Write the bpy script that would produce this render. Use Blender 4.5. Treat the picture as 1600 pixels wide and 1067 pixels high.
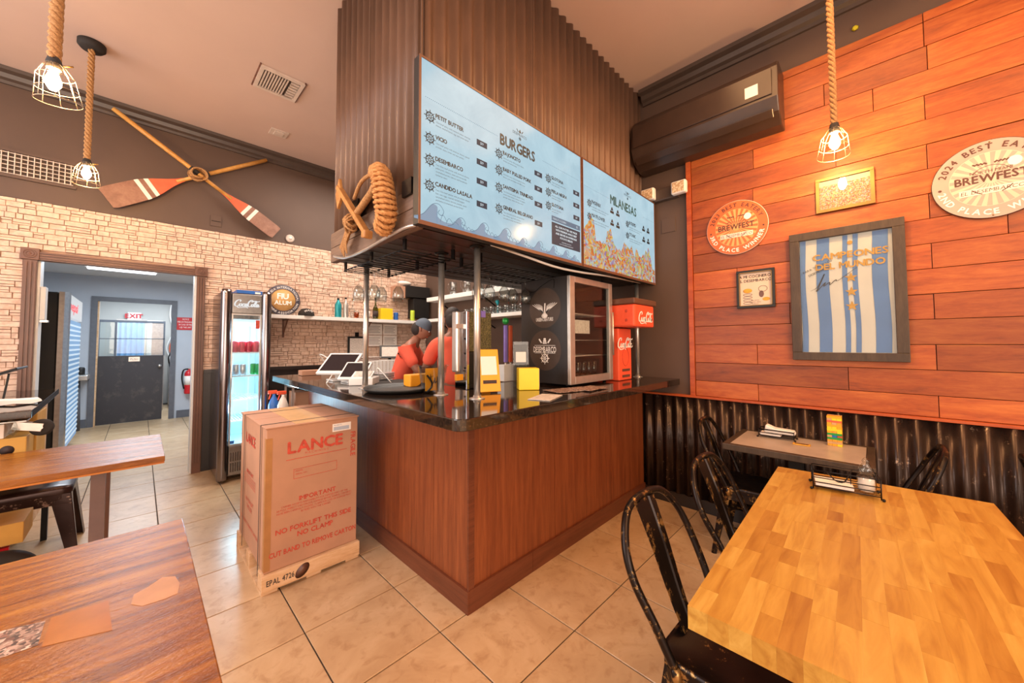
import bpy, bmesh, math, random
from mathutils import Vector, Matrix
random.seed(7)
PI = math.pi
C = bpy.context.scene.collection
S = bpy.context.scene
for o in list(bpy.data.objects): bpy.data.objects.remove(o, do_unlink=True)

# ------------------------------------------------------------------ camera
cam = bpy.data.cameras.new('camera'); cam_o = bpy.data.objects.new('camera', cam); C.objects.link(cam_o)
cam.sensor_width = 36.0; cam.lens = 571.19/1600*36; cam.shift_y = -19.77/1600; cam.clip_start = 0.02; cam.clip_end = 60
def set_cam():
    yaw, pitch, roll = [math.radians(a) for a in (44.5456, 2.2274, -0.1584)]
    w = Vector((math.cos(yaw)*math.cos(pitch), math.sin(yaw)*math.cos(pitch), math.sin(pitch)))
    r0 = Vector((math.sin(yaw), -math.cos(yaw), 0)); u0 = r0.cross(w)
    r = r0*math.cos(roll)+u0*math.sin(roll); u = -r0*math.sin(roll)+u0*math.cos(roll)
    m = Matrix.Identity(4)
    for i in range(3): m[i][0] = r[i]; m[i][1] = u[i]; m[i][2] = -w[i]
    m.translation = Vector((0, 0, 1.40)); cam_o.matrix_world = m
set_cam(); S.camera = cam_o

# ------------------------------------------------------------------ world, light, exposure
S.view_settings.view_transform = 'Standard'; S.view_settings.look = 'None'
S.view_settings.exposure = -0.28; S.view_settings.gamma = 1.0; S.view_settings.use_curve_mapping = False
wd = bpy.data.worlds.new('world'); S.world = wd; wd.use_nodes = True
wd.node_tree.nodes['Background'].inputs[0].default_value = (1.0, 0.74, 0.55, 1)
wd.node_tree.nodes['Background'].inputs[1].default_value = 2.0
def area(name, loc, rot, size, power, col, sy=None):
    l = bpy.data.lights.new(name, 'AREA'); l.energy = power; l.color = col
    l.shape = 'RECTANGLE'; l.size = size; l.size_y = sy or size
    o = bpy.data.objects.new(name, l); C.objects.link(o); o.location = loc; o.rotation_euler = rot
    return o
WARM = (1.0, 0.54, 0.24); COOL = (0.78, 0.90, 1.0); NEUT = (1.0, 0.86, 0.74)
area('dining_room_fill', (0.9, -1.6, 3.6), (0, 0, 0), 3.0, 95, WARM, 1.6)  # unseen fill areas added under the ceiling to brighten the dining area
area('dining_room_fill', (2.2, 0.2, 3.6), (0, 0, 0), 1.2, 40, WARM, 1.2)
area('dining_room_fill', (-1.6, 1.8, 3.6), (0, 0, 0), 1.4, 62, (0.92, 0.92, 1.0), 1.4)  # unseen fill added to cool the floor on the left
area('bar_fill', (2.1, 3.9, 3.6), (0, 0, 0), 1.6, 105, NEUT, 1.6)  # unseen fill added above the space behind the bar
area('back_room_light', (0.1, 7.4, 2.5), (0, 0, 0), 1.0, 105, COOL, 1.6)
area('left_cool_fill', (-2.9, 3.2, 2.3), (math.radians(90), 0, math.radians(-90)), 2.4, 95, (0.86, 0.93, 1.0), 1.8)  # unseen cool fill added at the left for floor and carton, not a window
area('kitchen_light', (0.1, 10.6, 2.5), (0, 0, 0), 1.2, 95, COOL, 1.2)
area('storefront_daylight', (-1.2, -3.6, 1.9), (math.radians(82), 0, math.radians(-8)), 4.0, 190, (1.0, 0.82, 0.68), 2.2)

# ------------------------------------------------------------------ materials
def lin(h):
    h = h.lstrip('#'); v = [int(h[i:i+2], 16)/255 for i in (0, 2, 4)]
    return tuple((c/12.92 if c <= 0.04045 else ((c+0.055)/1.055)**2.4) for c in v)+(1,)
MATS = {}
def nt(name):
    m = bpy.data.materials.new(name); m.use_nodes = True
    n = m.node_tree.nodes; l = m.node_tree.links; b = n['Principled BSDF']
    return m, n, l, b
def coords(n, l, scale=(1, 1, 1), rnd=False):
    tc = n.new('ShaderNodeTexCoord'); mp = n.new('ShaderNodeMapping'); mp.inputs['Scale'].default_value = scale
    l.new(tc.outputs['Object'], mp.inputs['Vector'])
    if rnd:
        oi = n.new('ShaderNodeObjectInfo'); mul = n.new('ShaderNodeMath'); mul.operation = 'MULTIPLY'; mul.inputs[1].default_value = 37.0
        l.new(oi.outputs['Random'], mul.inputs[0]); cx = n.new('ShaderNodeCombineXYZ')
        for i in range(3): l.new(mul.outputs[0], cx.inputs[i])
        l.new(cx.outputs[0], mp.inputs['Location'])
    return mp.outputs['Vector']
def noise(n, l, vec, scale, detail=4, rough=0.55, dist=0.0):
    t = n.new('ShaderNodeTexNoise'); t.inputs['Scale'].default_value = scale; t.inputs['Detail'].default_value = detail
    t.inputs['Roughness'].default_value = rough; t.inputs['Distortion'].default_value = dist
    l.new(vec, t.inputs['Vector']); return t.outputs['Fac']
def ramp(n, l, fac, stops):
    r = n.new('ShaderNodeValToRGB'); e = r.color_ramp.elements
    while len(e) < len(stops): e.new(0.5)
    for i, (p, c) in enumerate(stops): e[i].position = p; e[i].color = lin(c) if isinstance(c, str) else c
    l.new(fac, r.inputs['Fac']); return r.outputs['Color']
def bump(n, l, b, h, strength, dist=0.01):
    bp = n.new('ShaderNodeBump'); bp.inputs['Strength'].default_value = strength; bp.inputs['Distance'].default_value = dist
    l.new(h, bp.inputs['Height']); l.new(bp.outputs['Normal'], b.inputs['Normal'])
def mix(n, l, fac, a, c, mode='MIX'):
    m = n.new('ShaderNodeMix'); m.data_type = 'RGBA'; m.blend_type = mode
    if isinstance(fac, (int, float)): m.inputs[0].default_value = fac
    else: l.new(fac, m.inputs[0])
    for i, v in ((6, a), (7, c)):
        if isinstance(v, (tuple, str)): m.inputs[i].default_value = lin(v) if isinstance(v, str) else v
        else: l.new(v, m.inputs[i])
    return m.outputs[2]
def plain(name, col, rough=0.5, metal=0.0, var=0.12, scale=12, b_=0.0, spec=0.5, coat=0):
    m, n, l, b = nt(name); v = coords(n, l)
    f = noise(n, l, v, scale); c = lin(col)
    lo = tuple(x*(1-var) for x in c[:3])+(1,); hi = tuple(min(1, x*(1+var)) for x in c[:3])+(1,)
    l.new(ramp(n, l, f, [(0.3, lo), (0.7, hi)]), b.inputs['Base Color'])
    b.inputs['Roughness'].default_value = rough; b.inputs['Metallic'].default_value = metal
    b.inputs['Specular IOR Level'].default_value = spec
    if coat: b.inputs['Coat Weight'].default_value = coat; b.inputs['Coat Roughness'].default_value = 0.08
    if b_: bump(n, l, b, f, b_)
    return m
def emit(name, col, strength, base=None):
    m, n, l, b = nt(name); c = lin(col) if isinstance(col, str) else col
    b.inputs['Base Color'].default_value = (0.02, 0.02, 0.02, 1) if base is None else lin(base)
    b.inputs['Emission Color'].default_value = c; b.inputs['Emission Strength'].default_value = strength
    b.inputs['Roughness'].default_value = 0.3; b.inputs['Specular IOR Level'].default_value = 0.12
    return m
def glass(name, col='#ffffff', rough=0.02, alpha_mix=0.0, ior=1.45):
    m, n, l, b = nt(name); b.inputs['Base Color'].default_value = lin(col); b.inputs['Transmission Weight'].default_value = 1.0
    b.inputs['Roughness'].default_value = rough; b.inputs['IOR'].default_value = ior
    return m
def pane(name, tint='#f2f6f6', refl=0.1):
    # thin window pane: transparent with a Fresnel reflection
    m, n, l, b = nt(name); out = n['Material Output']
    tr = n.new('ShaderNodeBsdfTransparent'); tr.inputs[0].default_value = lin(tint)
    gl = n.new('ShaderNodeBsdfGlossy'); gl.inputs['Roughness'].default_value = 0.03
    lw = n.new('ShaderNodeLayerWeight'); lw.inputs['Blend'].default_value = 0.5
    pwr = n.new('ShaderNodeMath'); pwr.operation = 'POWER'; pwr.inputs[1].default_value = 3.0; l.new(lw.outputs['Facing'], pwr.inputs[0])
    fr = n.new('ShaderNodeMath'); fr.operation = 'MULTIPLY_ADD'; fr.inputs[1].default_value = refl*4; fr.inputs[2].default_value = refl*0.35; l.new(pwr.outputs[0], fr.inputs[0])
    mx = n.new('ShaderNodeMixShader'); l.new(fr.outputs[0], mx.inputs[0]); l.new(tr.outputs[0], mx.inputs[1]); l.new(gl.outputs[0], mx.inputs[2])
    l.new(mx.outputs[0], out.inputs['Surface']); return m
def wood(name, c1, c2, c3, stretch=(1, 12, 12), scale=2.2, rough=0.45, b_=0.15, rnd=True, tint=0.0, coat=0.0, knots=False):
    m, n, l, b = nt(name); v = coords(n, l, stretch, rnd)
    f = noise(n, l, v, scale, 8, 0.62, 0.6); f2 = noise(n, l, v, scale*6, 5, 0.7)
    mm = n.new('ShaderNodeMath'); mm.operation = 'MULTIPLY_ADD'; mm.inputs[1].default_value = 0.35; l.new(f2, mm.inputs[0])
    s2 = n.new('ShaderNodeMath'); s2.operation = 'MULTIPLY'; s2.inputs[1].default_value = 0.72; l.new(f, s2.inputs[0]); l.new(s2.outputs[0], mm.inputs[2])
    col = ramp(n, l, mm.outputs[0], [(0.28, c1), (0.5, c2), (0.74, c3)])
    if tint:
        oi = n.new('ShaderNodeObjectInfo'); h = n.new('ShaderNodeHueSaturation')
        r1 = n.new('ShaderNodeMapRange'); r1.inputs['To Min'].default_value = 1-tint; r1.inputs['To Max'].default_value = 1+tint
        l.new(oi.outputs['Random'], r1.inputs[0]); l.new(r1.outputs[0], h.inputs['Value']); l.new(col, h.inputs['Color']); col = h.outputs[0]
    l.new(col, b.inputs['Base Color']); b.inputs['Roughness'].default_value = rough
    if coat: b.inputs['Coat Weight'].default_value = coat; b.inputs['Coat Roughness'].default_value = 0.12
    bump(n, l, b, mm.outputs[0], b_, 0.004); return m

M = {}
M['ceiling'] = plain('ceiling_paint', '#c8aea2', 0.75, var=0.04, scale=1.5)
M['dark_wall'] = plain('dark_wall_paint', '#584439', 0.6, var=0.06, scale=3, b_=0.03)
M['dark_trim'] = plain('dark_trim_paint', '#4c3f38', 0.32, var=0.08)
M['black_panel'] = plain('black_panel', '#2a2422', 0.35)
M['blue_wall'] = plain('blue_grey_wall', '#b3bac4', 0.6, var=0.04, scale=2)
M['grey_trim'] = plain('grey_door_trim', '#5d6068', 0.45)
M['white_paint'] = plain('white_paint', '#d8d8d6', 0.5, var=0.04)
M['kitchen_wall'] = plain('kitchen_wall', '#b9b6b0', 0.55, var=0.05, scale=2)
M['trim_brown'] = plain('brown_door_casing', '#6a4636', 0.35, var=0.12, scale=6)
M['grout'] = plain('grout', '#3d342e', 0.9); M['stone_joint'] = plain('stone_joint', '#ab8a74', 0.9)
M['vent_white'] = plain('vent_paint', '#cdbdb2', 0.5)
M['rust'] = plain('rusty_edge', '#6b4638', 0.8, var=0.5, scale=40)
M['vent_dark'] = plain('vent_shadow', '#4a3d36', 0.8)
M['black'] = plain('black_metal', '#1c1a1a', 0.35, 0.6)
M['black_matte'] = plain('black_plastic', '#1b1918', 0.5)
M['brown_black'] = plain('ac_case', '#3a2b24', 0.3, var=0.15, scale=8)
M['steel'] = plain('stainless_steel', '#d2ccc6', 0.3, 0.8, var=0.08, scale=20)
M['brushed'] = plain('brushed_steel', '#a9a5a3', 0.3, 1.0, var=0.1, scale=30)
M['chrome'] = plain('chrome', '#d9d9dc', 0.08, 1.0, var=0.02)
M['dark_chrome'] = plain('dark_chrome', '#8a8386', 0.2, 1.0, var=0.1, scale=4)
M['white'] = plain('white_plastic', '#e9e6e2', 0.4, var=0.03)
M['paper'] = plain('paper', '#ece3da', 0.8, var=0.03)
M['paper_grey'] = plain('printed_paper', '#cfc4ba', 0.8, var=0.2, scale=60)  # greyish mottled paper tone for printed sheets, ribs and folders
M['orange_red'] = plain('orange_red_plastic', '#ee5c3c', 0.35, var=0.03)
M['red'] = plain('red_paint', '#c8202a', 0.35, var=0.05)
M['dark_red_print'] = plain('red_print', '#bf4a38', 0.8, var=0.25, scale=50)
M['print_dark'] = plain('dark_print', '#3a2a28', 0.7)
M['print_white'] = plain('white_print', '#f3ece6', 0.6, var=0.02)
M['gold'] = plain('gold_leaf', '#94713c', 0.4, 0.5, var=0.15)
M['cage'] = plain('brass_wire', '#b9a48c', 0.4, 0.7); M['gold_print'] = plain('gold_print', '#d79a2c', 0.5, var=0.15, scale=30)
M['yellow'] = plain('yellow_card', '#f3cf22', 0.45, var=0.03)
M['green_spot'] = plain('olive_spot', '#b7ab1e', 0.5)
M['mustard'] = plain('orange_card', '#f2a21c', 0.5, var=0.04)
M['blue'] = plain('blue_plastic', '#2a63b0', 0.35)
M['teal'] = plain('teal_bottle', '#1f8f98', 0.3, 0.3)
M['lime'] = plain('lime_can', '#b8cf3a', 0.4)
M['green'] = plain('green_can', '#2fa04a', 0.3, 0.3)
M['purple'] = plain('purple_plastic', '#8a74c8', 0.4)
M['silver_can'] = plain('silver_can', '#d8d8de', 0.28, 0.6)
M['red_can'] = plain('red_can', '#c62a3e', 0.28, 0.3)
M['rubber'] = plain('rubber', '#2a2523', 0.8, var=0.2)
M['screen_off'] = plain('dark_screen', '#1b1a22', 0.08, var=0.02, spec=0.8)
M['skin'] = plain('skin', '#9a6650', 0.5, var=0.05)
M['hair'] = plain('dark_hair', '#2b201d', 0.7)
M['cap_grey'] = plain('grey_blue_cap', '#5b6675', 0.8)
M['shirt'] = plain('orange_red_shirt', '#ee6248', 0.8, var=0.06, scale=9, b_=0.25)
M['trousers'] = plain('dark_trousers', '#2c2a30', 0.8)
M['clear'] = pane('clear_glass', '#f4f7f7', 0.2)
M['amber'] = glass('amber_liquid', '#9a4a22')
M['olive_glass'] = glass('olive_bottle', '#5f6a1e')
M['pane'] = pane('window_pane')
M['acrylic'] = pane('clear_acrylic', '#f2f4f4', 0.1)
M['led'] = emit('fridge_led', '#dff2ff', 1.6)
M['tube'] = emit('tube_lamp', '#f4f8ff', 6.0)
M['bulb'] = emit('bulb_glow', (1.0, 0.58, 0.23, 1), 800.0)
M['spark'] = emit('filament_glow', (1.0, 0.60, 0.26, 1), 240.0)
M['plank'] = wood('stained_pine', '#61290f', '#99481b', '#b5662c', (6, 1.0, 6), 2.4, 0.42, 0.25, True, 0.30)
M['red_trim'] = wood('red_stained_trim', '#7a2c14', '#a84a22', '#c0632f', (6, 1, 6), 2.5, 0.4, 0.15)
M['bar_wood'] = wood('bar_veneer', '#5a2c19', '#7b3f22', '#96532e', (14, 14, 0.7), 2.5, 0.38, 0.1, False)
M['bar_wood_dark'] = wood('bar_base_board', '#4c2617', '#653420', '#78422a', (1, 1, 12), 2.5, 0.4, 0.1, False)
def m_mahog():
    m, n, l, b = nt('mahogany_top'); v = coords(n, l, (0.9, 9, 9)); f = noise(n, l, v, 2.6, 8, 0.62, 0.6); v2 = coords(n, l, (1, 2.6, 1)); f2 = noise(n, l, v2, 75, 3, 0.6)
    l.new(ramp(n, l, f, [(0.3, '#5e300c'), (0.5, '#8a501a'), (0.72, '#ab7026')]), b.inputs['Base Color'])
    b.inputs['Roughness'].default_value = 0.22; b.inputs['Specular IOR Level'].default_value = 0.45; bump(n, l, b, f2, 0.55, 0.003); return m
M['mahog'] = m_mahog()
M['edge_gold'] = wood('tabletop_edge', '#7a3c12', '#b0651f', '#c9842f', (1, 8, 40), 2, 0.35, 0.1, False)
M['walnut'] = wood('black_brown_frame', '#2c2119', '#3f3023', '#504030', (6, 6, 1), 4, 0.5, 0.2)
M['drift'] = wood('weathered_board', '#4d3a30', '#6f5849', '#8a7263', (8, 0.9, 8), 2.5, 0.65, 0.4)
M['oar_wood'] = wood('oar_shaft_wood', '#a06a2c', '#c98f45', '#dcaa60', (2, 2, 2), 3, 0.4, 0.1)
M['oar_dark'] = wood('oar_blade_wood', '#6d4a3c', '#855d4b', '#9b7461', (3, 3, 3), 3, 0.45, 0.1)
M['oar_red'] = plain('oar_coral_paint', '#d1603e', 0.4)
M['stick'] = wood('worn_stick', '#8a5a2c', '#b27a41', '#cb9558', (3, 3, 3), 5, 0.5, 0.4)
M['card'] = plain('cardboard', '#b5876c', 0.75, var=0.08, scale=5, b_=0.03)
M['card_pale'] = plain('cardboard_tape', '#c79d6c', 0.4, var=0.12, scale=14)  # paler cardboard tone for tape, a pipe and blocks
M['card_yellow'] = plain('yellow_cardboard', '#c99a4a', 0.7, var=0.08, scale=8)
M['pallet'] = wood('pallet_wood', '#a97e56', '#d0a67c', '#e6c7a4', (1, 4, 6), 3, 0.6, 0.3)
M['marble'] = plain('grey_laminate', '#b3a090', 0.32, var=0.14, scale=7)

def m_floor():
    m, n, l, b = nt('porcelain_tile'); v = coords(n, l, (1, 1, 1), True)
    f = noise(n, l, v, 3.2, 7, 0.6, 1.2); f2 = noise(n, l, v, 16, 5, 0.6, 0.5)
    c = ramp(n, l, f, [(0.3, '#b2916d'), (0.5, '#c0a07b'), (0.72, '#ccae8a')])
    c2 = ramp(n, l, f2, [(0.3, '#c0a488'), (0.48, '#ffffff'), (1, '#ffffff')])
    l.new(mix(n, l, 0.4, c, c2, 'MULTIPLY'), b.inputs['Base Color'])
    b.inputs['Roughness'].default_value = 0.28; bump(n, l, b, f2, 0.06); return m
M['tile'] = m_floor()
def m_stone():
    m, n, l, b = nt('split_stone'); v = coords(n, l, (1, 1, 1), True)
    f = noise(n, l, v, 22, 6, 0.6); f2 = noise(n, l, v, 2.2, 3)
    c = ramp(n, l, f, [(0.25, '#bb9781'), (0.5, '#d6b7a2'), (0.75, '#e4cab6')])
    l.new(c, b.inputs['Base Color']); b.inputs['Roughness'].default_value = 0.85; bump(n, l, b, f, 0.5, 0.012); return m
M['stone'] = m_stone()
def m_granite():
    m, n, l, b = nt('black_granite'); v = coords(n, l)
    f = noise(n, l, v, 90, 3); c = ramp(n, l, f, [(0.35, '#1c1512'), (0.62, '#33261d'), (0.8, '#5c4634')])
    l.new(c, b.inputs['Base Color']); b.inputs['Roughness'].default_value = 0.07; b.inputs['Specular IOR Level'].default_value = 0.9
    return m
M['granite'] = m_granite()
def m_corr(name, base, dirt, rough, metal):
    m, n, l, b = nt(name); v = coords(n, l, (1, 1, 0.5)); f = noise(n, l, v, 6, 6, 0.65)
    l.new(ramp(n, l, f, [(0.35, base), (0.75, dirt)]), b.inputs['Base Color'])
    b.inputs['Roughness'].default_value = rough; b.inputs['Metallic'].default_value = metal; bump(n, l, b, f, 0.05); return m
def m_corr_worn():
    m, n, l, b = nt('dark_corrugated_steel'); v = coords(n, l, (1, 1, 0.35)); f = noise(n, l, v, 5, 6, 0.65); v2 = coords(n, l, (1, 1, 0.8)); f2 = noise(n, l, v2, 14, 8, 0.8)
    c = ramp(n, l, f, [(0.35, '#2c201b'), (0.75, '#4a372e')]); k = ramp(n, l, f2, [(0.60, (0, 0, 0, 1)), (0.66, (1, 1, 1, 1))])
    l.new(mix(n, l, k, c, '#a58b76'), b.inputs['Base Color']); b.inputs['Roughness'].default_value = 0.27; b.inputs['Metallic'].default_value = 0.5; bump(n, l, b, f, 0.05); return m
M['corr_dark'] = m_corr_worn()
M['corr_brown'] = m_corr('brown_corrugated_steel', '#62493a', '#725544', 0.45, 0.15)
def m_worn(name, base, worn, lo=0.60, hi=0.66, rough=0.3, metal=0.7, scale=26):
    m, n, l, b = nt(name); v = coords(n, l); f = noise(n, l, v, scale, 8, 0.7)
    g = n.new('ShaderNodeNewGeometry')
    ad = n.new('ShaderNodeMath'); ad.operation = 'MULTIPLY_ADD'; ad.inputs[1].default_value = 0.9
    l.new(g.outputs['Pointiness'], ad.inputs[0]); sb = n.new('ShaderNodeMath'); sb.operation = 'SUBTRACT'; sb.inputs[1].default_value = 0.45
    l.new(f, sb.inputs[0]); l.new(sb.outputs[0], ad.inputs[2])
    l.new(ramp(n, l, ad.outputs[0], [(lo, base), (hi, worn)]), b.inputs['Base Color'])
    b.inputs['Roughness'].default_value = rough; b.inputs['Metallic'].default_value = metal; return m
M['gun'] = m_worn('worn_gunmetal', '#241c1a', '#a8824e', 0.605, 0.68)
M['gun_brown'] = m_worn('worn_brown_metal', '#3a2622', '#b09080', 0.72, 0.80, 0.28, 0.5)
M['scratched'] = m_worn('scratched_black_door', '#37363b', '#625c56', 0.6, 0.85, 0.45, 0.1, 5)
def m_butcher():
    m, n, l, b = nt('butcher_block_stave'); v = coords(n, l, (1.2, 9, 9), True)
    f = noise(n, l, v, 3, 7, 0.6, 0.8)
    oi = n.new('ShaderNodeObjectInfo'); c = ramp(n, l, f, [(0.3, '#a5762f'), (0.5, '#ba9042'), (0.75, '#cba456')])
    t = ramp(n, l, oi.outputs['Random'], [(0.0, '#cfae86'), (0.25, '#ecdcc0'), (1.0, '#ffffff')])
    l.new(mix(n, l, 0.75, c, t, 'MULTIPLY'), b.inputs['Base Color'])
    b.inputs['Roughness'].default_value = 0.36; bump(n, l, b, f, 0.06, 0.002); return m
M['stave'] = m_butcher()
def m_rope(name, c1, c2, sc=1):
    m, n, l, b = nt(name); v = coords(n, l); f = noise(n, l, v, 120*sc, 4, 0.7)
    l.new(ramp(n, l, f, [(0.3, c1), (0.7, c2)]), b.inputs['Base Color']); b.inputs['Roughness'].default_value = 0.9; bump(n, l, b, f, 0.6, 0.004); return m
M['rope'] = m_rope('jute_rope', '#8a5d35', '#c99a66'); M['rope_coil'] = m_rope('manila_rope', '#a86d38', '#dca368', 0.6)
def m_lens(name, ca, cb, scale, e=0.0):
    m, n, l, b = nt(name); v = coords(n, l); t = n.new('ShaderNodeTexVoronoi'); t.inputs['Scale'].default_value = scale
    l.new(v, t.inputs['Vector']); c = ramp(n, l, t.outputs['Distance'], [(0.1, ca), (0.6, cb)]); l.new(c, b.inputs['Base Color'])
    b.inputs['Roughness'].default_value = 0.4
    if e: l.new(c, b.inputs['Emission Color']); b.inputs['Emission Strength'].default_value = e
    return m
M['lens'] = m_lens('lamp_lens', '#f6e2c6', '#b99a78', 60)
def m_screen():
    m, n, l, b = nt('menu_screen'); v = coords(n, l); f = noise(n, l, v, 4, 6, 0.6, 1.0)
    c = ramp(n, l, f, [(0.3, '#a2c3d2'), (0.7, '#b8d6e2')]); l.new(c, b.inputs['Emission Color']); b.inputs['Emission Strength'].default_value = 1.22
    b.inputs['Base Color'].default_value = (0.01, 0.01, 0.012, 1); b.inputs['Roughness'].default_value = 0.14; b.inputs['Specular IOR Level'].default_value = 0.18; return m
M['screen'] = m_screen()
M['scr_text'] = plain('screen_lettering', '#23303d', 0.4); M['scr_mid'] = emit('screen_grey_blue', '#6f8ba3', 0.84)
M['scr_wave'] = emit('screen_wave', '#98aec6', 0.96); M['scr_green'] = emit('screen_green_lettering', '#3f6e62', 0.72)
M['scr_box'] = emit('screen_slate', '#3d4a5c', 0.72); M['scr_white'] = emit('screen_white', '#dcebf2', 1.08)
def m_food():
    m, n, l, b = nt('screen_food_picture'); v = coords(n, l, (1, 1, 1)); t = n.new('ShaderNodeTexVoronoi'); t.inputs['Scale'].default_value = 55
    t.inputs['Randomness'].default_value = 1.0
    mp = n.new('ShaderNodeVectorMath'); mp.operation = 'ADD'; nn = n.new('ShaderNodeTexNoise'); nn.inputs['Scale'].default_value = 9
    l.new(v, nn.inputs['Vector']); l.new(v, mp.inputs[0]); sc = n.new('ShaderNodeVectorMath'); sc.operation = 'SCALE'; sc.inputs['Scale'].default_value = 0.16
    l.new(nn.outputs['Color'], sc.inputs[0]); l.new(sc.outputs[0], mp.inputs[1]); l.new(mp.outputs[0], t.inputs['Vector'])
    sp = n.new('ShaderNodeSeparateColor'); l.new(t.outputs['Color'], sp.inputs[0])
    c = ramp(n, l, sp.outputs[0], [(0.0, '#c3432c'), (0.2, '#e0923a'), (0.38, '#a9b6c6'), (0.5, '#8d6fae'), (0.62, '#e6c24a'), (0.75, '#9fc4da'), (0.88, '#a8c84c'), (1.0, '#c8572f')])
    l.new(c, b.inputs['Emission Color']); b.inputs['Emission Strength'].default_value = 1.05; b.inputs['Base Color'].default_value = (0.01, 0.01, 0.01, 1); return m
M['scr_food'] = m_food()
def m_print(name, cols, scale, rough=0.5):
    m, n, l, b = nt(name); v = coords(n, l); t = n.new('ShaderNodeTexVoronoi'); t.inputs['Scale'].default_value = scale; l.new(v, t.inputs['Vector'])
    sp = n.new('ShaderNodeSeparateColor'); l.new(t.outputs['Color'], sp.inputs[0])
    k = len(cols)-1; l.new(ramp(n, l, sp.outputs[0], [(i/k, c) for i, c in enumerate(cols)]), b.inputs['Base Color'])
    b.inputs['Roughness'].default_value = rough; return m
M['crowd'] = m_print('crowd_photo', ['#b04a32', '#d98a5a', '#e7b98a', '#a5462c', '#d9b2c4', '#c8683c'], 150)
M['moss'] = m_print('mossy_print', ['#3f3d22', '#6e6238', '#2a2a1a', '#857a52'], 160)
M['leaflet'] = m_print('leaflet_print', ['#4a3a34', '#b79684', '#2c2422', '#8a5d4d', '#d9c2b2'], 140)
M['award_ink'] = plain('award_ink', '#5e3a30', 0.6); M['amber_film'] = plain('amber_film', '#995615', 0.25, var=0.15); M['pale_patch'] = plain('pale_patch', '#b58562', 0.5)
M['stripe_blue'] = plain('jersey_blue', '#6386c2', 0.7, var=0.1, scale=5, b_=0.1)
M['stripe_white'] = plain('jersey_white', '#e5d9d0', 0.7, var=0.05, scale=5, b_=0.1)
M['disk_grey'] = plain('award_grey', '#b49d92', 0.4, var=0.03)
M['disk_light'] = plain('award_cream', '#d8bfa8', 0.4, var=0.03)
M['disk_orange'] = plain('award_orange', '#d5662f', 0.4, var=0.03)
M['disk_peach'] = plain('award_peach', '#e9a463', 0.4, var=0.03)
M['disk_white'] = plain('award_white', '#e8d8cb', 0.4, var=0.03)
M['fiu_blue'] = plain('sign_slate', '#4a4650', 0.5, var=0.2, scale=30)
M['fiu_gold'] = plain('sign_gold', '#c79a5f', 0.5, var=0.1)

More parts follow.
